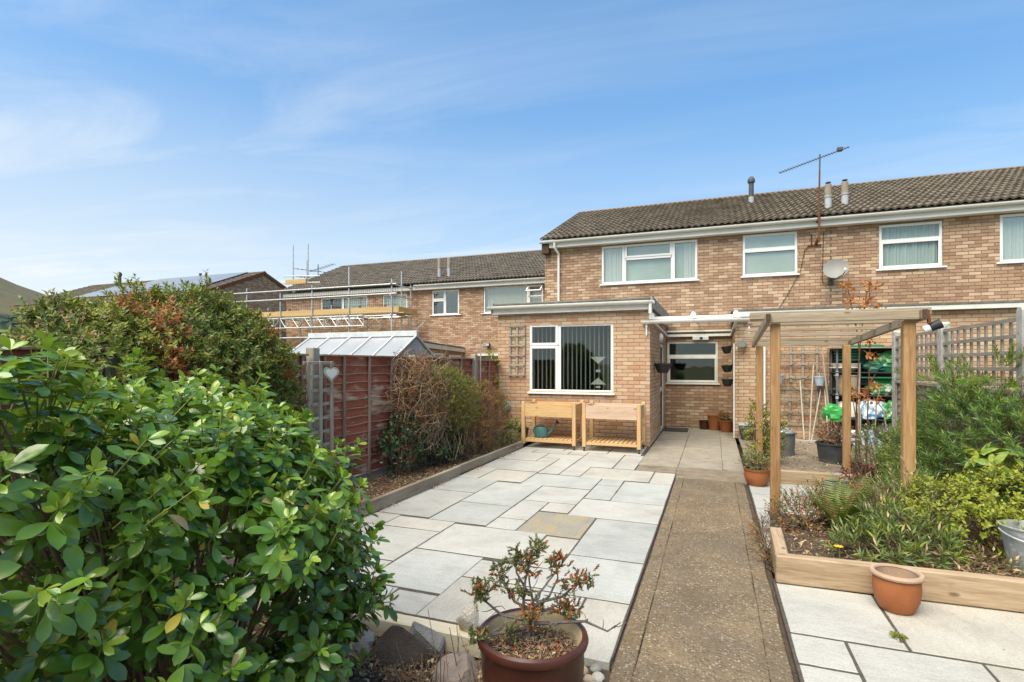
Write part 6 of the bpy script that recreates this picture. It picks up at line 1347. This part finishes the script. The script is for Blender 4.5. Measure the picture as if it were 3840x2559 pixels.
# --- the big glossy shrub in the foreground
g = np.random.default_rng(3)
CH = thing('choisya_shrub', 'large glossy green shrub filling the left foreground', 'shrub', (-1.9, 1.3, -.13))
EL = [((-1.97, 1.62, .68), (.52, .60, .66)), ((-2.08, .92, .86), (.55, .46, .74)), ((-1.76, 1.80, .46), (.26, .26, .40)), ((-2.45, 1.9, .78), (.66, .56, .68)), ((-1.90, 1.22, .50), (.42, .46, .50))]
P1, N1 = ell_points(EL, 680, g, (.86, 1.06), .10, -.55)
D1 = unit(N1 * .75 + np.array([0, 0, .75]) + g.normal(0, .22, N1.shape)); L1 = g.uniform(.08, .17, len(P1))
tall = g.random(len(P1)) < .12; L1[tall] += g.uniform(.05, .15, tall.sum())
O_, X_, Nn, S_, MI = [], [], [], [], []
for node, (t, an, sz) in enumerate([(0.05, 98, 1.0), (.38, 82, 1.05), (.70, 62, .95), (.98, 36, .62)]):
    A = perp(D1, g); A = A if node % 2 == 0 else np.cross(D1, A)
    for sg in (1, -1, .0):
        if sg == 0.0:
            if node < 3: continue
            side = perp(D1, g)
        else: side = A * sg
        ar = np.radians(an + g.normal(0, 10, len(P1)))[:, None]
        p = D1 * np.cos(ar) + side * np.sin(ar); nn = D1 * np.sin(ar) - side * np.cos(ar); lat = np.cross(p, nn)
        o = P1 + D1 * (L1 * t)[:, None]; pet = .016 if node < 3 else .004
        for rot, s in ((0, 1.0), (48, .82), (-48, .82)):
            rr = math.radians(rot); x = p * math.cos(rr) + lat * math.sin(rr); x = unit(x + np.array([0, 0, -.12]) + g.normal(0, .10, x.shape)); keep = g.random(len(P1)) < (.96 if node < 3 else .85)
            O_.append((o + p * pet)[keep]); X_.append(x[keep]); Nn.append(unit(nn + g.normal(0, .18, nn.shape))[keep]); S_.append((.080 * s * sz * g.uniform(.55, 1.35, len(P1)))[keep])
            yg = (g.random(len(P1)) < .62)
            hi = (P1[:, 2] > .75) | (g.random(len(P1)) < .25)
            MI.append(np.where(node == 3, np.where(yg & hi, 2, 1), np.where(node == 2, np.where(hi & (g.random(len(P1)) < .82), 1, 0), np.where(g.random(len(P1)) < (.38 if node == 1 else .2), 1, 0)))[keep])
O_, X_, Nn, S_, MI = map(np.concatenate, (O_, X_, Nn, S_, MI)); MI[g.random(len(MI)) < .010] = 3; MI[g.random(len(MI)) < .006] = 4
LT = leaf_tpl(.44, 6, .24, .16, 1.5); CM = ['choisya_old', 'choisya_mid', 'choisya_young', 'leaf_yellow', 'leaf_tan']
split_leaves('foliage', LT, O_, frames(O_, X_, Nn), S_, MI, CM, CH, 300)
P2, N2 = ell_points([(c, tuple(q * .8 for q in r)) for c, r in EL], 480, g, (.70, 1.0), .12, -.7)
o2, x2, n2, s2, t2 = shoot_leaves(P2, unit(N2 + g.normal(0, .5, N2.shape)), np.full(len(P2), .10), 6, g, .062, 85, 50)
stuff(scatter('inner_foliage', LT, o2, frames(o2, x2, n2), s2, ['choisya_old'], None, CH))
segs_mesh('shoots', P1 - D1 * .10, P1 + D1 * L1[:, None], .0035, .0022, 'stem_green', CH, n=4)
ti = g.choice(len(P1), 130, replace=False); stems_to('branches', (-1.9, 1.45, -.12), P1[ti] - D1[ti] * .09, 'twig_brown', CH, g, .011, .05)
stems_to('main_stems', (-1.85, 1.55, -.13), [(-1.65, 1.75, .25), (-1.9, 1.2, .5), (-2.2, 1.6, .6), (-1.75, 1.85, .3), (-1.55, 1.6, .15)], 'twig_brown', CH, g, .024, .02)

# --- tall small-leaved hedge leaning over the red fence
g = np.random.default_rng(5)
HG = thing('hedge_shrub', 'tall bushy small-leaved evergreen with rust-coloured dead patches over the fence', 'shrub', (-4.9, 3.4, 0))
EL = [((-4.42, 3.45, 1.36), (.62, .80, .90)), ((-4.36, 4.02, 1.20), (.40, .48, .80)), ((-4.52, 2.72, 1.32), (.58, .58, .74)), ((-4.25, 3.65, 1.68), (.36, .46, .42)), ((-4.05, 3.2, .8), (.42, .8, .7))]
P1, N1 = ell_points(EL, 6500, g, (.84, 1.03), .15, -.6); D1 = unit(N1 + np.array([0, 0, .30]) + g.normal(0, .42, N1.shape)); L1 = g.uniform(.05, .12, len(P1)); L1[g.random(len(L1)) < .03] *= 1.8
o, x, nn, s, t = shoot_leaves(P1, D1, L1, 12, g, .042, 72, 42)
C = np.tile(P1, (12, 1)); mi = np.where(g.random(len(o)) < .50 + .5 * np.sin(C[:, 0] * 5 + C[:, 1] * 4 + C[:, 2] * 6) * .5, 1, 0)
for c, r in (((-4.30, 2.90, 2.06), .12), ((-4.24, 3.06, 2.00), .13), ((-4.12, 3.02, 1.80), .12), ((-4.03, 2.98, 1.62), .11), ((-3.95, 2.95, 1.45), .08), ((-4.0, 3.95, 1.9), .09), ((-3.97, 4.1, 1.55), .08)):
    dd = np.linalg.norm(C - np.array(c), axis=1); mi = np.where((dd < r * 1.25) & (g.random(len(o)) < .85), 2, mi)
mi = np.where((mi < 2) & (g.random(len(o)) < .035), 2, mi)
split_leaves('foliage', tri_leaf(.40), o, frames(o, x, nn), s, mi, ['hedge_dark', 'hedge_light', 'leaf_rust'], HG, 300)
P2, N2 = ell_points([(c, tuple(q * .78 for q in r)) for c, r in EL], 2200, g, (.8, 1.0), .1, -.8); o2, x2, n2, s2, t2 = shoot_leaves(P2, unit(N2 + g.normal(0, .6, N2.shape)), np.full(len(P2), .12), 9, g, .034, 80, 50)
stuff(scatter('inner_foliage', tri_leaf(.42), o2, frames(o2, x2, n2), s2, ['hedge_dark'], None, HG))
segs_mesh('twigs', P1, P1 + D1 * L1[:, None], .002, .001, 'twig_brown', HG); ti = g.choice(len(P1), 120, replace=False); stems_to('branches', (-4.75, 3.4, .1), P1[ti], 'twig_brown', HG, g, .014, .0)

def bush(name, label, ells, n, k, leaf, tpl, mats, wts, seed, ang=(70, 40), L=(.06, .12), base=None, cat='shrub', zmin=.1, twig='twig_brown', droop=.0, budget=300, group=None, upw=.4, stems=40, inner=True, shell=(.80, 1.03), flat=False, curve=0.0, up=-.5):
    g = np.random.default_rng(seed); b = base or (ells[0][0][0], ells[0][0][1], zmin); t_ = thing(name, label, cat, b, group)
    P, N = ell_points(ells, n, g, shell, zmin, up); D = unit(N + np.array([0, 0, upw]) + g.normal(0, .35, N.shape)); Ls = g.uniform(*L, len(P))
    o, x, nn, s, tt = shoot_leaves(P, D, Ls, k, g, leaf, *ang, flat=flat, curve=curve); mi = g.choice(len(mats), len(o), p=wts)
    if budget: split_leaves('foliage', tpl, o, frames(o, x, nn), s, mi, mats, t_, budget)
    else: stuff(scatter('foliage', tpl, o, frames(o, x, nn), s, mats, mi, t_))
    segs_mesh('twigs', P, P + D * Ls[:, None], .0022, .0012, twig, t_)
    ti = g.choice(len(P), min(stems, len(P)), replace=False); stems_to('branches', b, P[ti], twig, t_, g, .007, .0)
    return t_
# --- dead climber, green-gold shrub, russet shrub along the red fence
g = np.random.default_rng(9)
DC = thing('dead_climber', 'tangle of dead tan climber stems over the red fence', 'climber', (-4.1, 6.8, .1))
A, B, r0, r1 = [], [], [], []
for k in range(420):
    th = g.uniform(0, 6.28); p = np.array([-4.0 + .26 * math.cos(th) * g.uniform(.3, 1.1), 6.78 + .55 * math.sin(th) * g.uniform(.2, 1.1), g.uniform(.15, 1.70)]); d = unit(g.normal(size=3)) * np.array([.6, 1, .9]); rr = g.uniform(.0025, .006)
    for i in range(9):
        q = p + d * .065; c = np.array([-4.0, 6.78, 1.15]); off = (q - c) / np.array([.34, .62, .72]); rad = np.linalg.norm(off)
        if rad > 1: d = unit(d - off / rad * .7 + g.normal(0, .3, 3))
        d = unit(d + g.normal(0, .33, 3) + np.array([0, 0, -.06])); A.append(p); B.append(q); r0.append(rr); r1.append(rr * .93); rr *= .93; p = q
segs_mesh('stems', A, B, np.array(r0), np.array(r1), ['twig_tan', 'twig_brown'], DC, n=4, mi=np.repeat(g.choice(2, 420, p=[.6, .4]), 9))
P, N = ell_points([((-4.02, 6.78, 1.05), (.30, .55, .75))], 800, g, (.7, 1.0), .15, -.8); o, x, nn, s, t = shoot_leaves(P, unit(g.normal(size=P.shape)), np.full(len(P), .08), 5, g, .032, 80, 60); mi = np.where((o[:, 2] < .75) & (g.random(len(o)) < .75), 1, 0)
stuff(scatter('leaves', tri_leaf(.5), o, frames(o, x, nn), s, ['leaf_brown', 'ivy', 'leaf_rust'], np.where((mi == 0) & (g.random(len(mi)) < .45), 2, mi), DC))
bush('ivy_mound', 'dark ivy growing low beneath the dead climber', [((-4.05, 6.35, .45), (.22, .35, .42)), ((-3.95, 7.3, .35), (.25, .5, .35))], 420, 7, .045, tri_leaf(.75), ['ivy', 'hedge_dark'], [.8, .2], 13, budget=150)
bush('golden_shrub', 'yellow-green shrub between the dead climber and the russet shrub', [((-4.0, 7.75, .92), (.36, .58, .58)), ((-3.95, 7.3, 1.15), (.3, .35, .4))], 1500, 9, .030, tri_leaf(.38), ['hedge_light', 'lime', 'leaf_brown', 'hedge_dark'], [.42, .20, .2, .18], 14)
bush('russet_shrub', 'russet brown drying shrub beside the extension corner', [((-3.92, 8.75, .68), (.36, .72, .58)), ((-3.85, 8.2, .45), (.3, .4, .4))], 1900, 9, .026, tri_leaf(.38), ['leaf_rust', 'leaf_brown', 'hedge_light', 'burgundy'], [.42, .33, .20, .05], 15)
A = []; B = []
for k in range(60):
    p = np.array([g.uniform(-4.0, -3.6), g.uniform(7.0, 8.6), g.uniform(.08, .3)]); A.append(p); B.append(p + np.array([g.uniform(-.15, .15), g.uniform(-.25, .25), g.uniform(.1, .55)]))
tag(segs_mesh('bare_stems', A, B, .005, .002, 'twig_tan', None, loc=(-3.8, 7.8, .1)), 'bare tan stems sticking up at the foot of the shrubs', 'stems', kind='stuff')
bush('corner_climber', 'thin green-yellow climber on the extension corner beside the fence', [((-4.38, 10.35, 1.35), (.07, .16, .50))], 110, 6, .05, tri_leaf(.6), ['lime', 'hedge_light'], [.5, .5], 16, budget=0, stems=12, base=(-4.38, 10.3, .1))
bush('trough_plant', 'leafy plant in the black trough', [((-3.85, 10.3, .30), (.15, .1, .10))], 30, 6, .06, tri_leaf(.5), ['sage_dark', 'hedge_light'], [.7, .3], 17, budget=0, zmin=.24)
bush('edging_weeds', 'dry grassy weeds by the foot of the left planter table', [((-3.62, 9.5, .1), (.12, .45, .16))], 130, 6, .07, tri_leaf(.10), ['lime', 'leaf_tan', 'sage'], [.4, .35, .25], 18, ang=(35, 20), budget=0, zmin=.05)

# --- right side plants
NL = tri_leaf(.17, .05)
bush('feathery_bush', 'large feathery dark green bush spilling over the right bed', [((2.48, 6.55, .62), (.36, .80, .56)), ((2.55, 5.85, .62), (.30, .45, .45)), ((2.62, 7.5, .75), (.22, .5, .58)), ((2.15, 6.2, .40), (.26, .42, .32))], 640, 46, .060, NL, ['needle_green', 'needle_dark', 'lime'], [.52, .42, .06], 21, ang=(66, 40), L=(.20, .40), upw=.45, flat=False, curve=.5, base=(2.4, 6.6, .1), stems=90)
bush('fence_spray', 'loose feathery green sprays reaching across the trellis', [((2.62, 6.35, 1.48), (.14, .5, .12)), ((2.5, 7.6, 1.35), (.2, .4, .12))], 40, 50, .065, NL, ['needle_green', 'lime'], [.75, .25], 22, ang=(55, 35), L=(.2, .38), upw=.5, curve=.7, budget=150, base=(2.6, 6.5, .2), stems=30)
bush('light_shrub', 'light green upright bush left of the front right pergola post', [((2.05, 7.05, .50), (.26, .38, .42)), ((1.95, 6.7, .32), (.18, .28, .26))], 560, 12, .036, tri_leaf(.3), ['lime', 'needle_green', 'sage'], [.30, .50, .20], 23, upw=.8, base=(2.05, 7.1, .1))
bush('white_flower_plant', 'grey-green plant dotted with tiny white flowers by the rear post', [((1.98, 8.0, .42), (.24, .42, .36))], 420, 10, .034, tri_leaf(.22), ['sage', 'sage_dark', 'petal_white', 'burgundy'], [.50, .38, .09, .03], 24, upw=.7)
bush('lime_shrub', 'bright lime-yellow small-leaved shrub in the raised bed', [((1.78, 5.30, .40), (.34, .24, .20)), ((2.25, 5.45, .46), (.36, .3, .24)), ((2.75, 5.4, .55), (.3, .35, .35)), ((2.0, 5.1, .32), (.3, .2, .14))], 1050, 9, .034, tri_leaf(.62), ['lime', 'hedge_light', 'variegated'], [.74, .16, .10], 25, upw=.6, base=(2.1, 5.35, .1))
bush('sage_perennials', 'narrow-leaved green perennials behind the terracotta pot', [((1.12, 4.66, .17), (.26, .18, .13)), ((1.42, 4.82, .19), (.24, .22, .15)), ((1.35, 5.05, .22), (.22, .22, .18))], 165, 11, .078, tri_leaf(.19), ['sage', 'sage_dark', 'fern_green', 'leaf_tan', 'lime'], [.36, .30, .18, .06, .10], 26, ang=(60, 30), L=(.06, .14), upw=.8, base=(1.2, 4.9, .1))
bush('wispy_perennials', 'tall wispy grey-green stems around the front right pergola post', [((1.52, 5.35, .28), (.24, .30, .26)), ((1.30, 5.55, .25), (.18, .2, .16))], 170, 12, .05, tri_leaf(.13), ['sage', 'sage_dark', 'leaf_tan'], [.55, .25, .20], 27, ang=(50, 25), L=(.14, .28), upw=1.2, budget=150, base=(1.5, 5.4, .1))
bush('brown_perennials', 'browning wispy plant at the foot of the front left post', [((.74, 5.45, .20), (.18, .26, .14)), ((.95, 5.65, .22), (.16, .2, .14)), ((1.2, 5.6, .28), (.14, .16, .16))], 340, 9, .036, tri_leaf(.3), ['leaf_brown', 'sage_dark', 'leaf_orange', 'sage', 'leaf_rust'], [.30, .22, .14, .18, .16], 28, ang=(65, 35), L=(.08, .18), upw=.6, budget=150, base=(.75, 5.4, .1))
bush('spotted_laurel', 'broad pale-spotted leaves rising from the lime shrub', [((2.30, 5.70, .74), (.14, .14, .08))], 6, 6, .145, leaf_tpl(.42, 4, .15, .35, .9), ['variegated', 'lime'], [.75, .25], 29, ang=(85, 60), L=(.05, .1), base=(2.28, 5.75, .1), stems=7, budget=42)
bush('bed_weeds', 'low green and dry weeds on the soil near the bucket', [((1.72, 4.7, .14), (.25, .2, .08)), ((2.3, 4.95, .14), (.3, .3, .08))], 90, 6, .05, tri_leaf(.3), ['lime', 'leaf_tan', 'sage', 'leaf_brown'], [.3, .3, .2, .2], 30, ang=(60, 40), budget=0)
bush('path_weeds', 'russet weeds between the path and the side sleeper', [((.41, 4.95, 0.0), (.03, .35, .07)), ((.43, 5.45, .02), (.05, .2, .09))], 90, 6, .04, tri_leaf(.18), ['leaf_brown', 'leaf_rust', 'hedge_light'], [.45, .30, .25], 31, ang=(55, 30), budget=0, zmin=-.1, base=(.42, 5.0, -.1))
bush('burgundy_plant', 'burgundy-leaved plant in the dark pot by the rear right post', [((1.62, 7.45, .24), (.12, .12, .10))], 70, 7, .045, tri_leaf(.35), ['burgundy'], [1.0], 32, budget=0, zmin=.12, base=(1.6, 7.45, .14))
bush('silver_plant', 'silvery small-leaved plant in the small terracotta pot', [((.535, 7.72, .28), (.15, .15, .10))], 170, 7, .026, tri_leaf(.35), ['sage', 'leaf_tan', 'hedge_light'], [.65, .15, .2], 33, budget=0, zmin=.2, base=(.535, 7.72, .2))
bush('corner_climber', 'yellow-green climber rising behind the small terracotta pot', [((.62, 8.65, .55), (.13, .15, .50)), ((.85, 8.9, .5), (.1, .15, .4))], 300, 7, .04, tri_leaf(.55), ['lime', 'hedge_light', 'leaf_brown'], [.42, .42, .16], 34, budget=150, base=(.65, 8.6, .1))
bush('dead_pot_plant', 'dead brown stems in the big dark green pot', [((1.72, 9.35, .50), (.20, .20, .16))], 150, 6, .045, tri_leaf(.25), ['leaf_rust', 'leaf_brown', 'leaf_tan'], [.4, .4, .2], 35, budget=0, zmin=.36, base=(1.72, 9.35, .36))
bush('orange_fern', 'dead orange-brown foliage at the right edge of the bed', [((2.72, 5.75, 1.02), (.10, .12, .08)), ((2.70, 6.0, 1.42), (.06, .08, .05))], 45, 12, .045, NL, ['leaf_orange'], [1.0], 36, budget=0, base=(2.72, 5.75, .2), stems=6)
bush('porch_plant', 'dry reddish plant in the front porch pot', [((.28, 13.62, .32), (.13, .13, .08))], 40, 5, .05, tri_leaf(.4), ['leaf_rust', 'sage_dark'], [.7, .3], 37, budget=0, zmin=.22, base=(.28, 13.62, .24))
# --- fern
g = np.random.default_rng(44)
FN = thing('fern', 'arching yellow-green fern in the raised bed under the pergola', 'fern', (1.05, 5.35, .12))
O, X, N, S, MI_ = [], [], [], [], []; A, B = [], []
for k in range(15):
    az = g.uniform(0, 6.28); le = g.uniform(.38, .66); el = R(g.uniform(62, 86)); p = np.array([1.04, 5.35, .13]); d = np.array([math.cos(az) * math.cos(el), math.sin(az) * math.cos(el), math.sin(el)]); n = 24; dry = k % 5 == 0
    for i in range(n):
        t = i / n; q = p + d * le / n; A.append(p); B.append(q); d = unit(d + np.array([math.cos(az) * .022, math.sin(az) * .022, -.05 * t * t])); sd_ = unit(np.cross(d, np.array([0, 0, 1.0])))
        if t > .12:
            for sg in (1, -1): O.append(p); X.append(unit(sd_ * sg + d * .45 + np.array([0, 0, -.12]))); N.append(np.cross(sd_, d)); S.append(.115 * math.sin(math.pi * min(1, t * .86 + .14)) ** .8 + .008); MI_.append(1 if dry else 0)
        p = q
O, X, N, S = map(np.array, (O, X, N, S)); fr = leaf_tpl(.13, 4, .1, .15, .7)
split_leaves('pinnae', fr, O, frames(O, X, N), S, np.array(MI_), ['fern_green', 'leaf_brown'], FN, 300); segs_mesh('stalks', A, B, .0028, .0022, 'stem_green', FN)
# --- flowers
def flower(label, x, y, z, mt, r, tilt=0):
    t = thing('flower', label, 'flower', (x, y, z)); m_ = MB()
    for k in range(9):
        a = k * 2 * math.pi / 9; c, s = math.cos(a), math.sin(a); u = Vector((c, s, .25)); w = Vector((-s, c, 0))
        m_.add([Vector((x, y, z)) + u * r * .2 - w * r * .12, Vector((x, y, z)) + u * r * .75 - w * r * .22, Vector((x, y, z)) + u * r, Vector((x, y, z)) + u * r * .75 + w * r * .22, Vector((x, y, z)) + u * r * .2 + w * r * .12], [(0, 1, 2, 3, 4)])
    m_.build('petals', mt, t); m_ = MB(); m_.tube([(x, y, z - .2), (x + .01, y, z)], .003, 5); m_.build('stalk', 'stem_green', t)
flower('single orange-yellow daisy in the raised bed behind the front sleeper', .86, 4.52, .25, 'petal_yellow', .036); flower('mauve flower in the grey bowl pot behind the fern', 1.40, 7.50, .24, 'petal_mauve', .06)
# --- sapling with orange dead leaves
g = np.random.default_rng(50)
SP = thing('sapling', 'thin sapling with clusters of orange dead leaves rising above the pergola', 'tree', (2.05, 9.55, .1))
tips = []; m_ = MB()
for path in ([(2.05, 9.55, .1), (2.06, 9.55, 1.0), (2.10, 9.55, 1.8), (2.16, 9.55, 2.45), (2.20, 9.55, 2.72)], [(2.10, 9.55, 1.8), (2.04, 9.5, 2.2), (1.98, 9.5, 2.52), (1.92, 9.5, 2.84)], [(2.16, 9.55, 2.45), (2.22, 9.5, 2.62), (2.22, 9.5, 2.86)], [(2.04, 9.5, 2.2), (1.95, 9.5, 2.42)], [(2.14, 9.55, 2.3), (2.3, 9.55, 2.42), (2.38, 9.55, 2.50)], [(2.2, 9.6, .1), (2.22, 9.6, .9), (2.24, 9.6, 1.5), (2.25, 9.6, 2.0)], [(2.1, 9.5, .1), (2.05, 9.5, .7), (1.98, 9.5, 1.2)], [(2.24, 9.6, 1.3), (2.32, 9.6, 1.45)]):
    m_.tube(path, [.013 - .0085 * i / (len(path) - 1) for i in range(len(path))], 6); tips.append(path)
m_.build('trunk', 'rust', SP, smooth=True)
O, X, N, S = [], [], [], []
for c, r, k in (((1.92, 9.5, 2.82), .07, 34), ((1.97, 9.5, 2.60), .08, 40), ((2.21, 9.52, 2.82), .06, 26), ((2.18, 9.52, 2.55), .09, 46), ((2.36, 9.55, 2.48), .06, 24), ((1.94, 9.5, 2.42), .06, 22), ((2.12, 9.55, 2.38), .08, 26), ((2.33, 9.5, 2.78), .04, 12), ((2.25, 9.6, 1.98), .06, 26), ((2.26, 9.6, 1.75), .06, 22), ((1.98, 9.5, 1.2), .09, 34), ((2.30, 9.6, 1.25), .09, 40), ((2.12, 9.5, 1.08), .08, 30), ((2.34, 9.6, 1.05), .07, 18)):
    O.append(np.array(c) + g.normal(0, r * .62, (k, 3))); X.append(unit(g.normal(size=(k, 3)) + np.array([0, 0, -.5]))); N.append(g.normal(size=(k, 3))); S.append(g.uniform(.045, .075, k))
O, X, N, S = map(np.concatenate, (O, X, N, S)); split_leaves('crown', leaf_tpl(.5, 3, .5, .5, .9), O, frames(O, X, N), S, np.zeros(len(O), int), ['leaf_orange'], SP, 300)
# --- dying juniper in the foreground pot
g = np.random.default_rng(60)
JN = thing('juniper', 'half-dead juniper with twisted bare branches in the brown pot', 'shrub', (-.78, 2.3, .25))
jb = Vector((px_ - .03, py_ + .02, .24 + PZ)); tufts = []; m_ = MB()
def jpt(u, w, z): return (jb.x + u * .935 - w * .355, jb.y + u * .355 + w * .935, z + PZ)
for path, gr in (([(0, 0, .24), (.015, .01, .33), (.03, .02, .40), (.01, .03, .50), (.0, .02, .60)], 1), ([(.03, .02, .38), (-.06, .02, .42), (-.11, .03, .50), (-.14, .03, .56)], 0), ([(.0, .01, .34), (-.12, .0, .37), (-.19, -.02, .44), (-.20, -.03, .52)], 0), ([(.03, .02, .40), (.10, .03, .44), (.14, .02, .53), (.13, .02, .62)], 1), ([(.06, .02, .42), (.16, .05, .43), (.22, .05, .48), (.27, .05, .50)], 1), ([(.02, .0, .33), (.14, -.01, .34), (.26, -.02, .35), (.36, -.03, .31), (.42, -.03, .35)], 2), ([(.02, .0, .36), (.1, .04, .38), (.16, .05, .40), (.17, .04, .36)], 1), ([(.0, .0, .31), (-.16, -.06, .31), (-.25, -.09, .30)], 0), ([(-.02, .01, .40), (-.01, .02, .52), (.02, .03, .62), (.05, .03, .68)], 0), ([(.01, .02, .45), (-.05, .03, .55), (-.06, .03, .62)], 0)):
    pts = [jpt(*q) for q in path]; n = len(pts); m_.tube(pts, [.0095 * (1 - .75 * i / (n - 1)) if path[0][2] < .35 else .007 * (1 - .7 * i / (n - 1)) for i in range(n)], 6)
    if gr != 2: tufts += [(Vector(pts[-1]), gr), (Vector(pts[-1]).lerp(Vector(pts[-2]), .5), gr)]
    for i in range(1, n):
        for q in range(3):
            a = Vector(pts[i - 1]).lerp(Vector(pts[i]), rnd.random()); b = a + Vector((rnd.uniform(-.07, .07), rnd.uniform(-.05, .05), rnd.uniform(-.03, .07))); m_.tube([a, a.lerp(b, .5) + Vector((rnd.uniform(-.01, .01),) * 3), b], [.003, .002, .0012], 4, False)
            if gr != 2 and rnd.random() < .14: tufts.append((b, gr))
m_.build('branches', 'twig_grey', JN, smooth=True)
O, D, mi = [], [], []
for c, gr in tufts:
    for q in range(16): O.append(np.array(c) + g.normal(0, .017, 3)); D.append(unit(g.normal(size=3) + np.array([0, 0, .55]))); mi.append(1 if (gr == 1 and g.random() < .5) or g.random() < .12 else 0)
O, D, mi = np.array(O), np.array(D), np.array(mi); o, x, nn, s, t = shoot_leaves(O, D, np.full(len(O), .036), 12, g, .0185, 36, 20); 
split_leaves('foliage', tri_leaf(.42, .3), o, frames(o, x, nn), s, np.tile(mi, 12), ['juniper_green', 'leaf_rust'], JN, 0 + 150)
# --- litter: dry leaves, straws and twigs on the beds
def litter(name, label, x0, x1, y0, y1, zf, n, nst, seed, mats=('leaf_brown', 'leaf_tan', 'leaf_rust'), w=(.45, .40, .15), size=(.02, .05), mask=None, straw=('twig_tan',), parent=None, sl=(.04, .16)):
    g = np.random.default_rng(seed); t_ = parent or thing(name, label, 'leaf litter', ((x0 + x1) / 2, (y0 + y1) / 2, 0))
    if not parent: t_['kind'] = 'stuff'
    P = np.stack([g.uniform(x0, x1, n), g.uniform(y0, y1, n), np.zeros(n)], 1)
    if mask: P = P[[mask(p[0], p[1]) for p in P]]
    P[:, 2] = [zf(p[0], p[1]) for p in P]; P[:, 2] += g.uniform(.004, .035, len(P)); k = len(P)
    x = unit(g.normal(size=(k, 3)) * np.array([1, 1, .35])); nn = unit(np.array([0, 0, 1.0]) + g.normal(0, .5, (k, 3)))
    stuff(scatter('dry_leaves', leaf_tpl(.5, 3, .7, .45, .9), P, frames(P, x, nn), g.uniform(*size, k), list(mats), g.choice(len(mats), k, p=w), t_))
    Q = np.stack([g.uniform(x0, x1, nst), g.uniform(y0, y1, nst), np.zeros(nst)], 1)
    if mask: Q = Q[[mask(p[0], p[1]) for p in Q]]
    Q[:, 2] = [zf(p[0], p[1]) for p in Q]; Q[:, 2] += g.uniform(.003, .04, len(Q)); d = unit(g.normal(size=Q.shape) * np.array([1, 1, .22])) * g.uniform(*sl, (len(Q), 1)); mid = Q + d * .5 + g.normal(0, .008, Q.shape)
    mi = np.tile(g.choice(len(straw), len(Q)), 2); stuff(segs_mesh('dry_stalks', np.concatenate([Q, mid]), np.concatenate([mid, Q + d]), .0018, .0014, list(straw), t_, mi=mi)); return t_
litter('bed_litter', 'dry brown leaves and stalks covering the left bed', -4.25, -3.5, 4.2, 10.3, lambda x, y: .06 + .02 * nz(x, y, 1.5, 1), 5200, 1400, 70, mats=('leaf_brown', 'leaf_tan', 'leaf_rust', 'sage'), w=(.46, .22, .24, .08), size=(.015, .04))
litter('front_litter', 'dry straw and curled leaves on the bed under the foreground shrub', -2.9, -.62, 1.2, 2.80, lambda x, y: -.13 + .018 * nz(x, y, 1.6, 2), 4200, 1600, 71, size=(.02, .055), mats=('leaf_brown', 'leaf_tan', 'leaf_rust'), w=(.42, .46, .12), mask=lambda x, y: (x - px_) ** 2 + (y - py_) ** 2 > .42 ** 2, straw=('twig_tan', 'twig_brown'))
litter('raised_litter', 'dry leaves and straw on the soil of the raised beds', .55, 2.85, 4.45, 7.8, lambda x, y: .12 + .018 * nz(x, y, 1.6, 3), 5200, 1300, 72, mask=lambda x, y: y < 5.85 or x > 1.82, size=(.015, .045))
litter('edging_litter', 'fallen dry leaves blown against the timber edging', -3.43, -3.33, 3.6, 9.4, lambda x, y: .001, 420, 60, 73, size=(.012, .032), mask=lambda x, y: math.sin(y * 5.3) > -.1)
litter('gap_litter', 'dry leaf scraps lying in the gap beside the path', .385, .425, 3.9, 7.7, lambda x, y: -.10, 300, 60, 74, size=(.012, .03))
litter('back_litter', 'dry leaves on the sandy ground behind the back sleeper', .55, 2.6, 8.1, 12.2, lambda x, y: .10 + .012 * nz(x, y, 1.3, 5), 900, 260, 75, size=(.015, .04))
litter('pot_litter', 'tangle of dead juniper debris inside the brown pot', px_ - .22, px_ + .22, py_ - .22, py_ + .22, lambda x, y: .225 + PZ, 1300, 1500, 76, mats=('leaf_brown', 'leaf_rust', 'leaf_tan'), w=(.45, .35, .20), size=(.008, .028), mask=lambda x, y: (x - px_) ** 2 + (y - py_) ** 2 < .185 ** 2, straw=('twig_brown', 'twig_tan', 'twig_grey'), sl=(.02, .05))
litter('rock_litter', 'dry stalks sticking up between the rocks', -2.1, -1.0, 2.3, 2.8, lambda x, y: -.12, 700, 500, 77, size=(.015, .04), straw=('twig_tan', 'twig_brown'))
A = []; B = []; g = np.random.default_rng(78)
for k in range(26):
    p = np.array([g.uniform(-1.6, -1.0), g.uniform(2.25, 2.7), -.12]); A.append(p); B.append(p + np.array([g.uniform(-.08, .08), g.uniform(-.06, .06), g.uniform(.12, .34)]))
tag(segs_mesh('dead_stalks', A, B, .0035, .002, ['twig_brown', 'twig_tan'], None, loc=(-1.3, 2.5, -.12), mi=g.choice(2, 26)), 'dead upright stalks beside the brown pot', 'stalks', kind='stuff')
bush('joint_weed', 'tiny weed tuft growing in a slab joint', [((1.005, 3.70, 0.0), (.02, .02, .015))], 22, 5, .018, tri_leaf(.4), ['lime'], [1.0], 80, budget=0, zmin=-.01, L=(.01, .03), stems=4, base=(1.005, 3.7, -.01))
m_ = MB(); m_.tube([(-2.45, 2.62, -.1), (-2.30, 2.66, .1), (-2.16, 2.68, .17)], [.006, .004, .003], 5); dl = thing('dead_leaf', 'curled dead leaf on a twig beside the timber edging', 'leaf', (-2.12, 2.62, .0))
m_.build('twig', 'twig_brown', dl); o = np.array([(-2.14, 2.68, .16), (-2.13, 2.67, .10), (-2.15, 2.68, .05)]); x = unit(np.array([(.1, 0, -1), (.25, .1, -1), (-.2, 0, -1.0)])); scatter('blade', leaf_tpl(.55, 4, .6, .4, .9), o, frames(o, x, np.array([(.4, -1, .1)] * 3)), np.array([.11, .12, .10]), ['leaf_brown'], None, dl)
